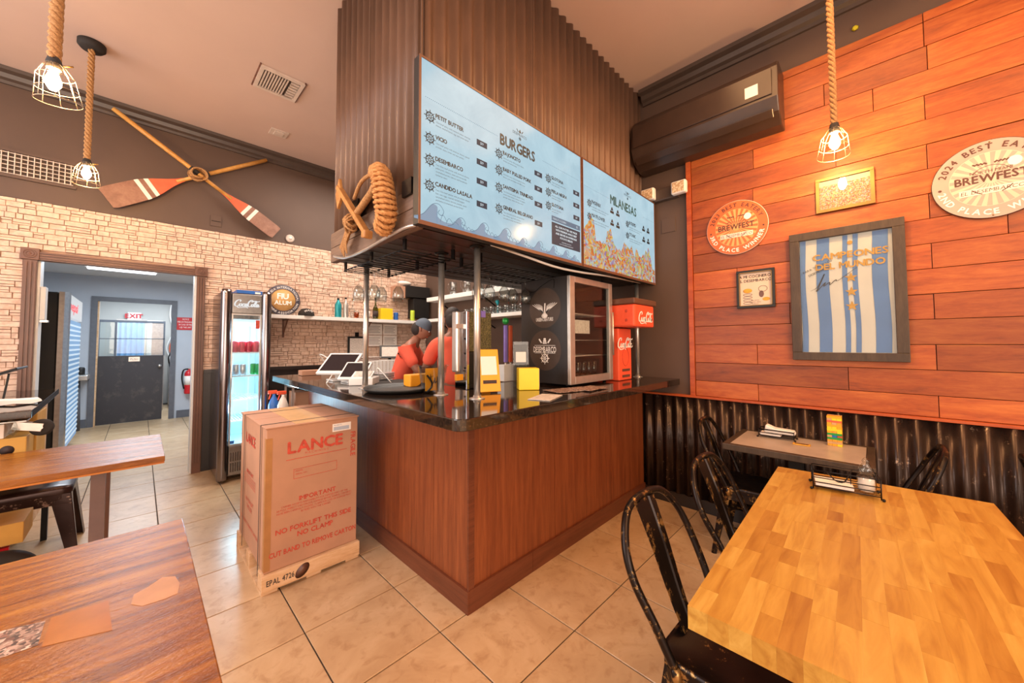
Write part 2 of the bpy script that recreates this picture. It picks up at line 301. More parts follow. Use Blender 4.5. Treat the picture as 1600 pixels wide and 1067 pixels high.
# ------------------------------------------------------------------ mesh helpers (world coordinates; the root's place is subtracted on build)
SPLIT = {'price_boxes': 0.0, 'white_print': 0.012, 'spots': 0.0, 'ink': 0.01, 'yellow_ink': 0.0, 'rules': 0.012, 'wave_lines': 0.0}
class MB:
    def __init__(s): s.v = []; s.f = []; s.smooth = []
    def add(s, vs, fs, sm=False):
        k = len(s.v); s.v += [Vector(p) for p in vs]; s.f += [tuple(i+k for i in f) for f in fs]; s.smooth += [sm]*len(fs); return s
    def box(s, x0, x1, y0, y1, z0, z1):
        vs = [(x, y, z) for z in (z0, z1) for y in (y0, y1) for x in (x0, x1)]
        return s.add(vs, [(0, 2, 3, 1), (4, 5, 7, 6), (0, 1, 5, 4), (2, 6, 7, 3), (0, 4, 6, 2), (1, 3, 7, 5)])
    def obox(s, c, size, rot):
        c = Vector(c); h = Vector(size)/2
        vs = [c+rot@Vector((x*h.x, y*h.y, z*h.z)) for z in (-1, 1) for y in (-1, 1) for x in (-1, 1)]
        return s.add(vs, [(0, 2, 3, 1), (4, 5, 7, 6), (0, 1, 5, 4), (2, 6, 7, 3), (0, 4, 6, 2), (1, 3, 7, 5)])
    def beam(s, p0, p1, w, t, up=(0, 0, 1), w1=None, t1=None):
        p0 = Vector(p0); p1 = Vector(p1); d = (p1-p0).normalized(); up = Vector(up)
        a = d.cross(up)
        if a.length < 1e-4: a = d.cross(Vector((0, 1, 0)))
        a.normalize(); b = a.cross(d).normalized(); w1 = w if w1 is None else w1; t1 = t if t1 is None else t1
        vs = [p0+a*x*w/2+b*y*t/2 for y in (-1, 1) for x in (-1, 1)]+[p1+a*x*w1/2+b*y*t1/2 for y in (-1, 1) for x in (-1, 1)]
        return s.add(vs, [(0, 1, 3, 2), (4, 6, 7, 5), (0, 4, 5, 1), (2, 3, 7, 6), (0, 2, 6, 4), (1, 5, 7, 3)])
    def tube(s, pts, r, n=8, closed=False, cap=True):
        pts = [Vector(p) for p in pts]; N = len(pts); rs = r if isinstance(r, (list, tuple)) else [r]*N
        vs = []; prev = None
        for i, p in enumerate(pts):
            if closed: d = pts[(i+1) % N]-pts[i-1]
            else: d = pts[min(i+1, N-1)]-pts[max(i-1, 0)]
            if d.length < 1e-9: d = Vector((0, 0, 1))
            d.normalize()
            if prev is None:
                a = d.cross(Vector((0, 0, 1)))
                if a.length < 0.05: a = d.cross(Vector((1, 0, 0)))
            else: a = prev-d*prev.dot(d)
            a.normalize(); prev = a; b = d.cross(a)
            vs += [p+(a*math.cos(2*PI*k/n)+b*math.sin(2*PI*k/n))*rs[i] for k in range(n)]
        fs = []
        for i in range(N if closed else N-1):
            j = (i+1) % N
            fs += [(i*n+k, i*n+(k+1) % n, j*n+(k+1) % n, j*n+k) for k in range(n)]
        s.add(vs, fs, True)
        if cap and not closed:
            k0 = len(s.v)-len(vs); s.f += [tuple(k0+k for k in range(n))[::-1], tuple(k0+(N-1)*n+k for k in range(n))]; s.smooth += [False, False]
        return s
    def cyl(s, p0, p1, r0, r1=None, n=16): return s.tube([p0, p1], [r0, r0 if r1 is None else r1], n)
    def lathe(s, c, prof, n=20, axis=(0, 0, 1), sx=1.0):
        c = Vector(c); ax = Vector(axis).normalized(); a = ax.orthogonal().normalized() if abs(ax.z) < 0.99 else Vector((1, 0, 0)); b = ax.cross(a)
        vs = []
        for r, h in prof: vs += [c+ax*h+(a*math.cos(2*PI*k/n)*sx+b*math.sin(2*PI*k/n))*r for k in range(n)]
        fs = [(i*n+k, i*n+(k+1) % n, (i+1)*n+(k+1) % n, (i+1)*n+k) for i in range(len(prof)-1) for k in range(n)]
        s.add(vs, fs, True); k0 = len(s.v)-len(vs)
        if prof[0][0] > 1e-6: s.f.append(tuple(k0+k for k in range(n))[::-1]); s.smooth.append(False)
        if prof[-1][0] > 1e-6: s.f.append(tuple(k0+(len(prof)-1)*n+k for k in range(n))); s.smooth.append(False)
        return s
    def prism(s, pts, d):
        d = Vector(d); pts = [Vector(p) for p in pts]; n = len(pts)
        return s.add(pts+[p+d for p in pts], [tuple(range(n)), tuple(range(2*n-1, n-1, -1))]+[(i, i+n, (i+1) % n+n, (i+1) % n) for i in range(n)])
    def ball(s, c, r, sx=1, sy=1, sz=1, n=12, m=8):
        prof = [(max(1e-7, math.sin(PI*i/m)), -math.cos(PI*i/m)) for i in range(m+1)]
        vs = []; c = Vector(c)
        for rr, h in prof: vs += [c+Vector((math.cos(2*PI*k/n)*rr*r*sx, math.sin(2*PI*k/n)*rr*r*sy, h*r*sz)) for k in range(n)]
        return s.add(vs, [(i*n+k, i*n+(k+1) % n, (i+1)*n+(k+1) % n, (i+1)*n+k) for i in range(m) for k in range(n)], True)
    def mesh(s, name, off=Vector((0, 0, 0))):
        me = bpy.data.meshes.new(name); me.from_pydata([tuple(p-off) for p in s.v], [], s.f)
        me.polygons.foreach_set('use_smooth', s.smooth); me.update(); return me
    def split(s, gap):
        par = list(range(len(s.v)))
        def find(a):
            while par[a] != a: par[a] = par[par[a]]; a = par[a]
            return a
        for f in s.f:
            r = find(f[0])
            for q in f[1:]:
                k = find(q)
                if k != r: par[k] = r
        isl = {}
        for i, f in enumerate(s.f): isl.setdefault(find(f[0]), []).append(i)
        bb = []
        for k, fs in isl.items():
            vs = [s.v[i] for q in fs for i in s.f[q]]
            bb.append([[min(v[j] for v in vs)-gap/2 for j in range(3)], [max(v[j] for v in vs)+gap/2 for j in range(3)], fs])
        ax = max(range(3), key=lambda j: max(b[1][j] for b in bb)-min(b[0][j] for b in bb)); bb.sort(key=lambda b: b[0][ax])
        n = len(bb); g = list(range(n))
        def fg(a):
            while g[a] != a: g[a] = g[g[a]]; a = g[a]
            return a
        for i in range(n):
            for j in range(i+1, n):
                if bb[j][0][ax] > bb[i][1][ax]: break
                if all(bb[j][0][q] <= bb[i][1][q] and bb[i][0][q] <= bb[j][1][q] for q in range(3)): g[fg(j)] = fg(i)
        out = {}
        for i in range(n): out.setdefault(fg(i), []).extend(bb[i][2])
        res = []
        for fs in out.values():
            mb = MB(); mp = {}
            for q in fs:
                nf = []
                for i in s.f[q]:
                    if i not in mp: mp[i] = len(mb.v); mb.v.append(s.v[i])
                    nf.append(mp[i])
                mb.f.append(tuple(nf)); mb.smooth.append(s.smooth[q])
            res.append(mb)
        return res
    def build(s, name, m, parent=None, bevel=0.0, fix=True):
        if ('lettering' in name or name in SPLIT) and not bevel:
            ps = s.split(SPLIT.get(name, 0.011))
            if 1 < len(ps) <= 150:
                for q in ps: o = q.build1(name, m, parent, 0.0, fix)
                return o
        return s.build1(name, m, parent, bevel, fix)
    def build1(s, name, m, parent=None, bevel=0.0, fix=True):
        off = Vector((0, 0, 0)); p = parent
        while p is not None: off += p.location; p = p.parent
        me = s.mesh(name, off)
        if fix:
            b = bmesh.new(); b.from_mesh(me); bmesh.ops.recalc_face_normals(b, faces=b.faces); b.to_mesh(me); b.free()
        if m is not None: me.materials.append(M[m] if isinstance(m, str) else m)
        o = bpy.data.objects.new(name, me); C.objects.link(o); o.parent = parent
        if bevel:
            bv = o.modifiers.new('bevel', 'BEVEL'); bv.width = bevel; bv.segments = 2; bv.limit_method = 'ANGLE'; bv.angle_limit = math.radians(40)
        return o
def thing(name, label, cat, loc, group=None):
    o = bpy.data.objects.new(name, None); o.empty_display_size = 0.05; C.objects.link(o); o.location = loc
    o['label'] = label; o['category'] = cat
    if group: o['group'] = group
    return o
def tag(o, label, cat, group=None):
    o['label'] = label; o['category'] = cat
    if group: o['group'] = group
    return o
def struct(o): o['kind'] = 'structure'; return o
def lab(o, label): o['label'] = label; return o
def stuff(o): o['kind'] = 'stuff'; return o
def spin(root, ang):       # turn a thing about its own base
    root.rotation_euler = (0, 0, ang); return root
def copy_tree(o, parent=None):
    c = o.copy(); C.objects.link(c); c.parent = parent
    for ch in list(o.children): copy_tree(ch, c)
    return c
def arc(cx, cz, r, a0, a1, n): return [(cx+r*math.cos(math.radians(a0+(a1-a0)*i/n)), cz+r*math.sin(math.radians(a0+(a1-a0)*i/n))) for i in range(n+1)]
def smooth_path(pts, k=6):
    P = [Vector(p) for p in pts]; P = [P[0]]+P+[P[-1]]; out = []
    for i in range(1, len(P)-2):
        for j in range(k):
            t = j/k; a, b, c, d = P[i-1:i+3]
            out.append(0.5*((2*b)+(-a+c)*t+(2*a-5*b+4*c-d)*t*t+(-a+3*b-3*c+d)*t**3))
    return out+[P[-2]]

# lettering: the default font turned into thin meshes on a plane (origin, u = reading direction, v = up)
_glyph = {}
def glyph(ch):
    if ch in _glyph: return _glyph[ch]
    cu = bpy.data.curves.new('g', 'FONT'); cu.body = ch; cu.resolution_u = 2; cu.fill_mode = 'FRONT'
    o = bpy.data.objects.new('g', cu); C.objects.link(o); dg = bpy.context.evaluated_depsgraph_get(); dg.update()
    me = bpy.data.meshes.new_from_object(o.evaluated_get(dg))
    vs = [(v.co.x, v.co.y) for v in me.vertices]; fs = [tuple(p.vertices) for p in me.polygons]
    bpy.data.objects.remove(o, do_unlink=True); bpy.data.meshes.remove(me); bpy.data.curves.remove(cu)
    x0 = min((v[0] for v in vs), default=0); x1 = max((v[0] for v in vs), default=0.25)
    _glyph[ch] = (vs, fs, x0, x1); return _glyph[ch]
def text_mb(mb, s, org, u, v, size, align='L', bold=0.0, track=1.0, sx=1.0, shear=0.0, n=None, lift=0.0):
    u = Vector(u).normalized(); v = Vector(v).normalized(); nn = u.cross(v); org = Vector(org)+nn*lift
    k = size/0.70; gap = 0.09*track; adv = []
    for ch in s:
        if ch == ' ': adv.append(0.30*track); continue
        g = glyph(ch); adv.append((g[3]-g[2])+gap)
    W = sum(adv)*k*sx; x = {'L': 0, 'C': -W/2, 'R': -W}[align]
    offs = [(0, 0)] if not bold else [(-bold, 0), (bold, 0), (0, bold), (0, -bold)]
    for ch, a in zip(s, adv):
        if ch != ' ':
            g = glyph(ch)
            for q_, (ox, oy) in enumerate(offs):
                mb.add([org+nn*0.00015*q_+u*(x+((p[0]-g[2])*k+ox+shear*p[1]*k)*sx)+v*(p[1]*k+oy) for p in g[0]], g[1])
        x += a*k*sx
    return W
def text_w(s, size, track=1.0): return sum((0.30*track if ch == ' ' else glyph(ch)[3]-glyph(ch)[2]+0.09*track) for ch in s)*size/0.70
def arc_text(mb, s, c, u, v, R, size, mid_deg, top=True, bold=0.0, track=1.3, lift=0.0):
    u = Vector(u); v = Vector(v); c = Vector(c); nn = u.cross(v); c = c+nn*lift; k = size/0.70
    tot = text_w(s, size, track); a = math.radians(mid_deg)+(tot/R/2 if top else -tot/R/2); sg = -1 if top else 1
    for ch in s:
        w = (0.30*track if ch == ' ' else glyph(ch)[3]-glyph(ch)[2]+0.09*track)*k
        if ch != ' ':
            g = glyph(ch); am = a+sg*w/2/R
            rad = u*math.cos(am)+v*math.sin(am); tan = (u*math.sin(am)-v*math.cos(am)) if top else (-u*math.sin(am)+v*math.cos(am))
            up = rad if top else -rad; base = c+rad*(R if top else R+size)
            for q_, (ox, oy) in enumerate([(0, 0)] if not bold else [(-bold, 0), (bold, 0), (0, bold), (0, -bold)]):
                mb.add([base+nn*0.00015*q_+tan*((p[0]-g[2])*k-w/2+ox)+up*(p[1]*k+oy) for p in g[0]], g[1])
        a += sg*w/R
def strokes(mb, paths, org, u, v, size, w=0.1, shear=0.0, lift=0.0, n=6, nib=0.55):
    u = Vector(u).normalized(); v = Vector(v).normalized(); nn = u.cross(v); org = Vector(org)+nn*lift
    for i, path in enumerate(paths):
        P = smooth_path([(p[0]+shear*p[1], p[1], 0) for p in path], n); L = []; R = []
        for j, p in enumerate(P):
            d = P[min(j+1, len(P)-1)]-P[max(j-1, 0)]
            if d.length < 1e-6: d = Vector((1, 0, 0))
            d.normalize(); nrm = Vector((-d.y, d.x, 0)); t = j/(len(P)-1)
            ww = w*(1-nib+nib*abs(d.y)*1.6)*(0.5+0.5*min(1, 6*t, 6*(1-t)))
            L.append(p+nrm*ww/2); R.append(p-nrm*ww/2)
        f = lambda q: org+(u*q.x+v*q.y)*size+nn*(0.0001*i)
        mb.add([f(q) for q in L]+[f(q) for q in R], [(j, j+1, len(P)+j+1, len(P)+j) for j in range(len(P)-1)])
# a flowing cursive cola wordmark drawn as strokes; about 6.6 units wide and 2.4 high
COLA = [[(1.35, 1.55), (1.55, 1.95), (1.2, 2.25), (0.55, 1.9), (0.12, 1.1), (0.15, 0.3), (0.65, 0.0), (1.25, 0.35)],
        [(0.65, 0.0), (1.3, -0.45), (2.4, -0.35), (3.4, -0.25), (3.9, -0.5)],
        [(1.75, 0.95), (1.4, 0.8), (1.35, 0.25), (1.65, 0.02), (1.98, 0.35), (1.95, 0.8), (1.75, 0.95), (2.1, 0.75)],
        [(2.75, 0.8), (2.6, 0.97), (2.25, 0.7), (2.2, 0.2), (2.5, 0.02), (2.85, 0.3)],
        [(3.45, 0.85), (3.2, 0.97), (2.92, 0.6), (2.95, 0.12), (3.2, 0.05), (3.45, 0.5), (3.5, 0.9), (3.42, 0.3), (3.6, 0.05), (3.85, 0.4)],
        [(4.75, 1.55), (4.95, 2.0), (4.6, 2.3), (4.05, 1.9), (3.75, 1.1), (3.8, 0.35), (4.2, 0.0), (4.65, 0.35)],
        [(4.2, 2.0), (4.9, 1.75), (5.6, 2.1), (6.6, 1.9), (6.9, 2.2)],
        [(5.1, 0.95), (4.8, 0.8), (4.75, 0.25), (5.0, 0.02), (5.3, 0.35), (5.28, 0.8), (5.1, 0.95), (5.45, 0.75)],
        [(5.55, 0.4), (5.95, 1.2), (6.0, 1.85), (5.75, 1.7), (5.6, 0.7), (5.65, 0.1), (5.95, 0.1), (6.15, 0.4)],
        [(6.7, 0.85), (6.45, 0.97), (6.17, 0.6), (6.2, 0.12), (6.45, 0.05), (6.7, 0.5), (6.75, 0.9), (6.67, 0.3), (6.85, 0.05), (7.15, 0.4)],
        [(3.68, 0.62), (4.0, 0.66)]]

# ------------------------------------------------------------------ the room
YL = 5.316; XR = 3.34; ZC = 3.78
fl = struct(MB().box(-3.2, 3.5, -4.2, 12.2, -0.06, -0.006).build('floor', 'grout'))
P0 = 0.4625
tile_mesh = None
def tile(ix, iy):
    global tile_mesh
    x = 0.133+P0*ix; y = 0.6125+P0*iy
    if tile_mesh is None:
        h = P0/2-0.003
        t = MB(); t.add([(-h, -h, -0.006), (h, -h, -0.006), (h, h, -0.006), (-h, h, -0.006), (-h, -h, -0.002), (h, -h, -0.002), (h, h, -0.002), (-h, h, -0.002),
               (-h+.002, -h+.002, 0), (h-.002, -h+.002, 0), (h-.002, h-.002, 0), (-h+.002, h-.002, 0)],
              [(0, 1, 5, 4), (1, 2, 6, 5), (2, 3, 7, 6), (3, 0, 4, 7), (4, 5, 9, 8), (5, 6, 10, 9), (6, 7, 11, 10), (7, 4, 8, 11), (8, 9, 10, 11)])
        tile_mesh = t.mesh('tile'); tile_mesh.materials.append(M['tile'])
    o = bpy.data.objects.new('tile', tile_mesh); C.objects.link(o); o.parent = fl; o.location = (x+P0/2, y+P0/2, 0)
for ix in range(-4, 7):
    for iy in range(-3, 11): tile(ix, iy)
for ix in range(-3, 3):
    for iy in range(11, 24): tile(ix, iy)
rest = MB()
h = P0/2-0.003
for ix in range(-7, 7):
    for iy in range(-10, 11):
        if ix >= -4 and iy >= -3: continue
        x = 0.133+P0*(ix+.5); y = 0.6125+P0*(iy+.5); rest.box(x-h, x+h, y-h, y+h, -0.006, 0)
stuff(rest.build('outer_tiles', 'tile', fl))
struct(MB().box(-3.2, 3.5, -4.2, YL+0.13, ZC, ZC+0.1).build('ceiling', 'ceiling'))

# wall_left: split stone below, dark paint above, with the doorway to the back room
DX0, DX1, DZ = -0.657, 0.415, 2.165
w = MB(); w.box(-3.2, DX0, YL, YL+0.13, 0, 2.68); w.box(DX1, XR, YL, YL+0.13, 0, 2.68); w.box(DX0, DX1, YL, YL+0.13, DZ, 2.68)
wl = struct(w.build('wall_left', 'stone_joint'))
MB().box(-3.2, XR, YL-0.012, YL+0.13, 2.682, ZC).build('painted_band', 'dark_wall', wl)
MB().box(0.5, XR, YL-0.02, YL-0.0002, 0, 1.08).build('dark_dado', 'black_panel', wl)
MB().box(0.5, XR, YL-0.05, YL-0.0002, 1.08, 1.115).build('dado_rail', 'black_panel', wl)
def in_hole(x0, x1, z0, z1): return (x1 > DX0-0.1 and x0 < DX1+0.07 and z0 < DZ+0.06)
stones = []; rs = random.Random(3)
z = 0.0; rowh = 0.05
while z < 2.66:
    x = -2.0+rs.random()*0.1
    while x < XR:
        L = rs.choice([0.04, 0.06, 0.08, 0.1, 0.13, 0.15]); x1 = min(x+L, XR); z1 = min(z+rowh, 2.68); xa_ = x; xb_ = x1
        if z < DZ+0.06:
            if xa_ < DX0-0.08 < xb_: xb_ = DX0-0.08
            if xa_ < DX1+0.075 < xb_: xa_ = DX1+0.075
        if z < 1.1 and x1 > 0.5: pass
        elif xb_ > DX0-0.079 and xa_ < DX1+0.074 and z < DZ+0.06: pass
        elif xb_-xa_ > 0.012:
            if L > 0.055 and rs.random() < 0.35 and z1-z > 0.04: zm = z+rowh*rs.choice([0.4, 0.5, 0.6]); stones.append((xa_, xb_, z, zm)); stones.append((xa_, xb_, zm, z1))
            else: stones.append((xa_, xb_, z, z1))
        x += L
    z += rowh
def near(s_): return abs(((s_[0]+s_[1])/2)-0.9)*0.8+abs(((s_[2]+s_[3])/2)-2.0)*0.9
stones.sort(key=lambda s_: (s_[0]+s_[1])/2+ (0 if s_[2] > 1.9 else 3))
big = [s_ for s_ in stones if s_[0] > -1.0 and s_[2] > 1.55][:300]
bigset = set(big)
def stone_mb(mb, s_, d):
    x0, x1, z0, z1 = s_; g = 0.0009; y0 = YL-0.0005; e = 0.005
    r = [rs.uniform(-0.004, 0.004) for _ in range(4)]
    mb.add([(x0+g, y0, z0+g), (x1-g, y0, z0+g), (x1-g, y0, z1-g), (x0+g, y0, z1-g),
            (x0+g+.002, y0-d-r[0], z0+g+.002), (x1-g-.002, y0-d-r[1], z0+g+.002), (x1-g-.002, y0-d-r[2], z1-g-.002), (x0+g+.002, y0-d-r[3], z1-g-.002)],
           [(0, 1, 5, 4), (1, 2, 6, 5), (2, 3, 7, 6), (3, 0, 4, 7), (4, 5, 6, 7)])
for s_ in big:
    mb = MB(); stone_mb(mb, s_, rs.uniform(0.008, 0.022)); mb.build('stone', 'stone', wl, fix=False)
rb = MB()
for s_ in stones:
    if s_ not in bigset: stone_mb(rb, s_, rs.uniform(0.008, 0.022))
stuff(rb.build('small_stones', 'stone', wl, fix=False))

def cornice(name, along, a0, a1, wallpos, sgn):
    prof = [(0, 3.66), (0.02, 3.66), (0.025, 3.685), (0.05, 3.70), (0.06, 3.735), (0.1, 3.75), (0.105, 3.779), (0, 3.779)]
    if along == 'x': pts = [(a0, wallpos+sgn*p, z) for p, z in prof]; d = (a1-a0, 0, 0)
    else: pts = [(wallpos+sgn*p, a0, z) for p, z in prof]; d = (0, a1-a0, 0)
    return struct(MB().prism(pts, d).build(name, 'dark_trim'))
cornice('trim_1', 'x', -3.2, XR-0.001, YL-0.0125, -1)
cornice('trim_2', 'y', -4.2, 1.50, XR-0.0005, -1)

# wall_right: dark paint, stained plank cladding, corrugated dado
wr = struct(MB().box(XR, XR+0.12, -4.2, YL+0.13, 0, ZC).build('wall_right', 'dark_wall'))
rowz = [0.952, 1.08]+[1.08+0.152*k for k in range(1, 16)]+[3.42]
joints = {0: [0.63, -0.27, -1.0], 1: [0.12, -0.75], 2: [0.63, -0.27, -1.1], 3: [0.12, -0.6], 4: [0.42, -0.27, -0.9], 5: [-0.12, -0.8], 6: [0.75, -0.27, -1.0], 7: [0.12, -0.55], 8: [0.6, -0.27],
          9: [0.2, -0.5, -1.1], 10: [0.63, -0.27, -0.9], 11: [0.14, -0.7], 12: [0.62, -0.27, -1.1], 13: [-0.05, -0.75], 14: [0.19, -0.29], 15: [-0.28, -0.9], 16: [-0.28, -1.0]}
for k in range(len(rowz)-1):
    ys = [1.078]+joints.get(k, [0.1])+[-1.4]
    for a, b in zip(ys[:-1], ys[1:]):
        d = 0.018+rs.uniform(0, 0.006)
        MB().box(XR-d, XR-0.0005, b+0.0015, a-0.0015, rowz[k]+0.0015, rowz[k+1]-0.0015).build('plank', 'plank', wr, 0.002)
MB().box(XR-0.035, XR-0.0005, 1.08, 1.118, 0.952, 2.97).build('edge_strip', 'red_trim', wr)
MB().box(XR-0.062, XR-0.0005, -1.4, 1.54, 0.935, 0.951).build('cap_rail', 'red_trim', wr, 0.002)
MB().box(XR-0.05, XR-0.0005, -1.4, 1.55, 0, 0.10).build('dado_base', 'black_panel', wr)
def corr(name, m, parent, along, a0, a1, z0, z1, pos, sgn, pitch=0.088, amp=0.0135, th=0.002, step=12):
    mb = MB(); n = max(2, int(abs(a1-a0)/pitch*step)); F = []; B = []
    for i in range(n+1):
        a = a0+(a1-a0)*i/n; dd = amp*(1+math.cos(2*PI*a/pitch))
        F.append((a, dd+th)); B.append((a, dd))
    def P(a, d, z): return (a, pos+sgn*d, z) if along == 'x' else (pos+sgn*d, a, z)
    vs = [P(a, d, z) for z in (z0, z1) for a, d in F]+[P(a, d, z) for z in (z0, z1) for a, d in B]; k = n+1
    mb.add(vs, [(i, i+1, k+i+1, k+i) for i in range(n)]+[(2*k+i, 3*k+i, 3*k+i+1, 2*k+i+1) for i in range(n)]+[(k+i, k+i+1, 3*k+i+1, 3*k+i) for i in range(n)]+[(i, 2*k+i, 2*k+i+1, i+1) for i in range(n)], True)
    return mb.build(name, m, parent)
corr('corrugated_sheet', 'corr_dark', wr, 'y', 1.545, 0.00, 0.10, 0.934, XR-0.03, -1)
corr('corrugated_sheet', 'corr_dark', wr, 'y', 0.01, -1.4, 0.10, 0.934, XR-0.032, -1)
MB().box(XR-0.006, XR-0.0005, 1.225, 1.35, 2.40, 2.53).build('cover_plate', 'dark_wall', wr, 0.002)

# ------------------------------------------------------------------ door casing with corner blocks
def casing():
    root = struct(MB().box(DX0-0.082, DX0-0.004, YL-0.05, YL-0.0005, 0, 2.15).build('trim_3', 'trim_brown'))
    for x0 in (DX0-0.07, DX0-0.045, DX0-0.02): MB().box(x0, x0+0.012, YL-0.062, YL-0.048, 0.12, 2.13).build('flute', 'trim_brown', root)
    r2 = MB().box(DX1+0.004, DX1+0.076, YL-0.05, YL-0.0005, 0, 2.15).build('side_casing', 'trim_brown', root)
    for x0 in (DX1+0.012, DX1+0.034, DX1+0.056): MB().box(x0, x0+0.01, YL-0.062, YL-0.048, 0.12, 2.13).build('flute', 'trim_brown', root)
    MB().box(DX0-0.02, DX1+0.02, YL-0.05, YL-0.0005, 2.152, 2.225).build('head_casing', 'trim_brown', root)
    for zz in (2.165, 2.19, 2.21): MB().box(DX0, DX1, YL-0.06, YL-0.048, zz, zz+0.008).build('flute', 'trim_brown', root)
    for xc in (DX0-0.045, DX1+0.04):
        MB().box(xc-0.052, xc+0.052, YL-0.066, YL-0.0005, 2.148, 2.25).build('corner_block', 'trim_brown', root, 0.003)
        b = MB()
        for R in (0.036, 0.022): b.tube([(xc+R*math.cos(a*PI/12), YL-0.067, 2.199+R*math.sin(a*PI/12)) for a in range(24)], 0.004, 6, True)
        b.ball((xc, YL-0.067, 2.199), 0.01, 1, 0.5, 1); b.build('rosette', 'trim_brown', root)
    MB().box(DX0-0.004, DX0+0.012, YL-0.01, YL+0.14, 0, DZ).build('jamb', 'white_paint', root)
    MB().box(DX1-0.012, DX1+0.004, YL-0.01, YL+0.14, 0, DZ).build('jamb', 'white_paint', root)
casing()

# ------------------------------------------------------------------ back room and kitchen
YB = 9.45
w = MB(); w.box(-1.45, -0.53, YB, YB+0.12, 0, 2.57); w.box(0.43, 1.7, YB, YB+0.12, 0, 2.57); w.box(-0.53, 0.43, YB, YB+0.12, 2.15, 2.57)
wb = struct(w.build('wall_back', 'blue_wall'))
MB().box(0.51, 1.7, YB-0.015, YB-0.0003, 0, 0.14).build('baseboard', 'grey_trim', wb); MB().box(-1.3, -0.61, YB-0.015, YB-0.0003, 0, 0.14).build('baseboard', 'grey_trim', wb)
struct(MB().box(-1.45, -1.35, YL+0.131, 12.0, 0, 2.57).build('wall_side', 'blue_wall'))
struct(MB().box(1.6, 1.7, YL+0.131, 12.0, 0, 2.57).build('wall_far_right', 'blue_wall'))
struct(MB().box(-1.5, 1.75, YL+0.131, YB+0.12, 2.571, 2.62).build('ceiling', 'white_paint'))
df = struct(MB().box(-0.60, -0.528, YB-0.03, YB-0.0003, 0, 2.22).build('door_1', 'grey_trim'))
MB().box(0.40, 0.475, YB-0.03, YB-0.0003, 0, 2.22).build('side_casing', 'grey_trim', df); MB().box(-0.528, 0.40, YB-0.03, YB-0.0003, 2.14, 2.22).build('head_casing', 'grey_trim', df)
MB().box(-0.53, -0.51, YB, YB+0.12, 0, 2.14).build('jamb', 'pallet', df)
hd = thing('half_door', 'scuffed black lower half door across the kitchen doorway', 'door', (-0.5, YB+0.03, 0))
MB().box(-0.505, 0.31, YB+0.01, YB+0.05, 0.012, 1.195).build('door_leaf', 'scratched', hd, 0.003)
MB().box(-0.14, 0.0, YB+0.0, YB+0.009, 1.09, 1.17).build('push_plate', 'steel', hd)
b = MB(); text_mb(b, 'PUSH', (-0.07, YB-0.0005, 1.115), (1, 0, 0), (0, 0, 1), 0.03, 'C'); b.build('lettering', 'print_dark', hd, fix=False)
MB().lathe((0.26, YB+0.01, 1.0), [(0.03, 0), (0.012, 0.01), (0.012, 0.03), (0.028, 0.045), (0.02, 0.065), (0.0, 0.068)], 14, (0, -1, 0)).build('door_knob', 'steel', hd)
struct(MB().box(-1.5, 1.75, YB+0.121, 12.1, 2.571, 2.62).build('ceiling', 'white_paint'))
struct(MB().box(-1.5, 1.75, 12.0, 12.1, 0, 2.57).build('wall_kitchen', 'kitchen_wall'))
# pass-through partition in the kitchen
pw = thing('pass_window', 'dark framed glazed partition standing beyond the half door', 'window', (-0.1, 10.6, 0))
MB().box(-0.66, 0.36, 10.6, 10.64, 0.02, 1.16).build('lower_panel', 'brushed', pw)
fb = MB(); fb.box(-0.66, 0.36, 10.59, 10.65, 1.83, 1.875); fb.box(-0.58, -0.555, 10.59, 10.65, 1.16, 1.83); fb.box(0.335, 0.36, 10.59, 10.65, 1.16, 1.83)
fb.box(-0.58, 0.36, 10.59, 10.65, 1.50, 1.515); fb.box(-0.36, -0.33, 10.59, 10.65, 1.16, 1.83); fb.build('frame', 'grey_trim', pw)
for x0, x1 in ((-0.555, -0.36), (-0.33, 0.16), (0.16, 0.335)):
    for z0, z1 in ((1.165, 1.50), (1.515, 1.83)): MB().box(x0+.002, x1-.002, 10.615, 10.62, z0+.001, z1-.001).build('pane', 'pane' if x1 < 0.3 else 'brushed', pw)
bk = thing('blue_tarpaulin', 'pale blue sheet hanging behind the kitchen partition', 'sheet', (-0.1, 11.2, 0.02))
c_ = MB(); n_ = 24
c_.add([(-0.34+0.4*i/n_, 11.2+0.02*math.sin(i*1.3), z) for z in (0.4, 1.9) for i in range(n_+1)], [(i, i+1, n_+2+i, n_+1+i) for i in range(n_)], True); c_.build('cloth', plain('pale_blue_cloth', '#7fa6cf', 0.8), bk)
MB().beam((-0.36, 11.2, 1.91), (0.08, 11.2, 1.91), 0.02, 0.02).build('rail', 'steel', bk)
MB().beam((-0.35, 11.2, 0.0), (-0.35, 11.2, 1.9), 0.02, 0.02).build('post', 'steel', bk); MB().beam((0.07, 11.2, 0.0), (0.07, 11.2, 1.9), 0.02, 0.02).build('post', 'steel', bk)
sh = thing('wire_rack', 'white grid rack standing behind the kitchen partition', 'rack', (0.2, 11.35, 0))
g = MB()
for i in range(9): g.beam((0.1+i*0.03, 11.35, 0.0), (0.1+i*0.03, 11.35, 1.92), 0.006, 0.006)
for i in range(30): g.beam((0.1, 11.35, 0.1+i*0.06), (0.34, 11.35, 0.1+i*0.06), 0.006, 0.006)
g.build('grid', 'white', sh); MB().box(0.1, 0.34, 11.37, 11.39, 0, 1.92).build('back_panel', 'white', sh)
ex = thing('exit_sign', 'white exit sign with red letters high on the kitchen wall', 'sign', (-0.11, 11.97, 1.95))
MB().box(-0.22, 0.0, 11.95, 11.995, 1.955, 2.12).build('sign_box', 'white', ex, 0.004)
b = MB(); text_mb(b, 'EXIT', (-0.11, 11.948, 1.99), (1, 0, 0), (0, 0, 1), 0.095, 'C', bold=0.006); b.build('lettering', 'red', ex, fix=False)
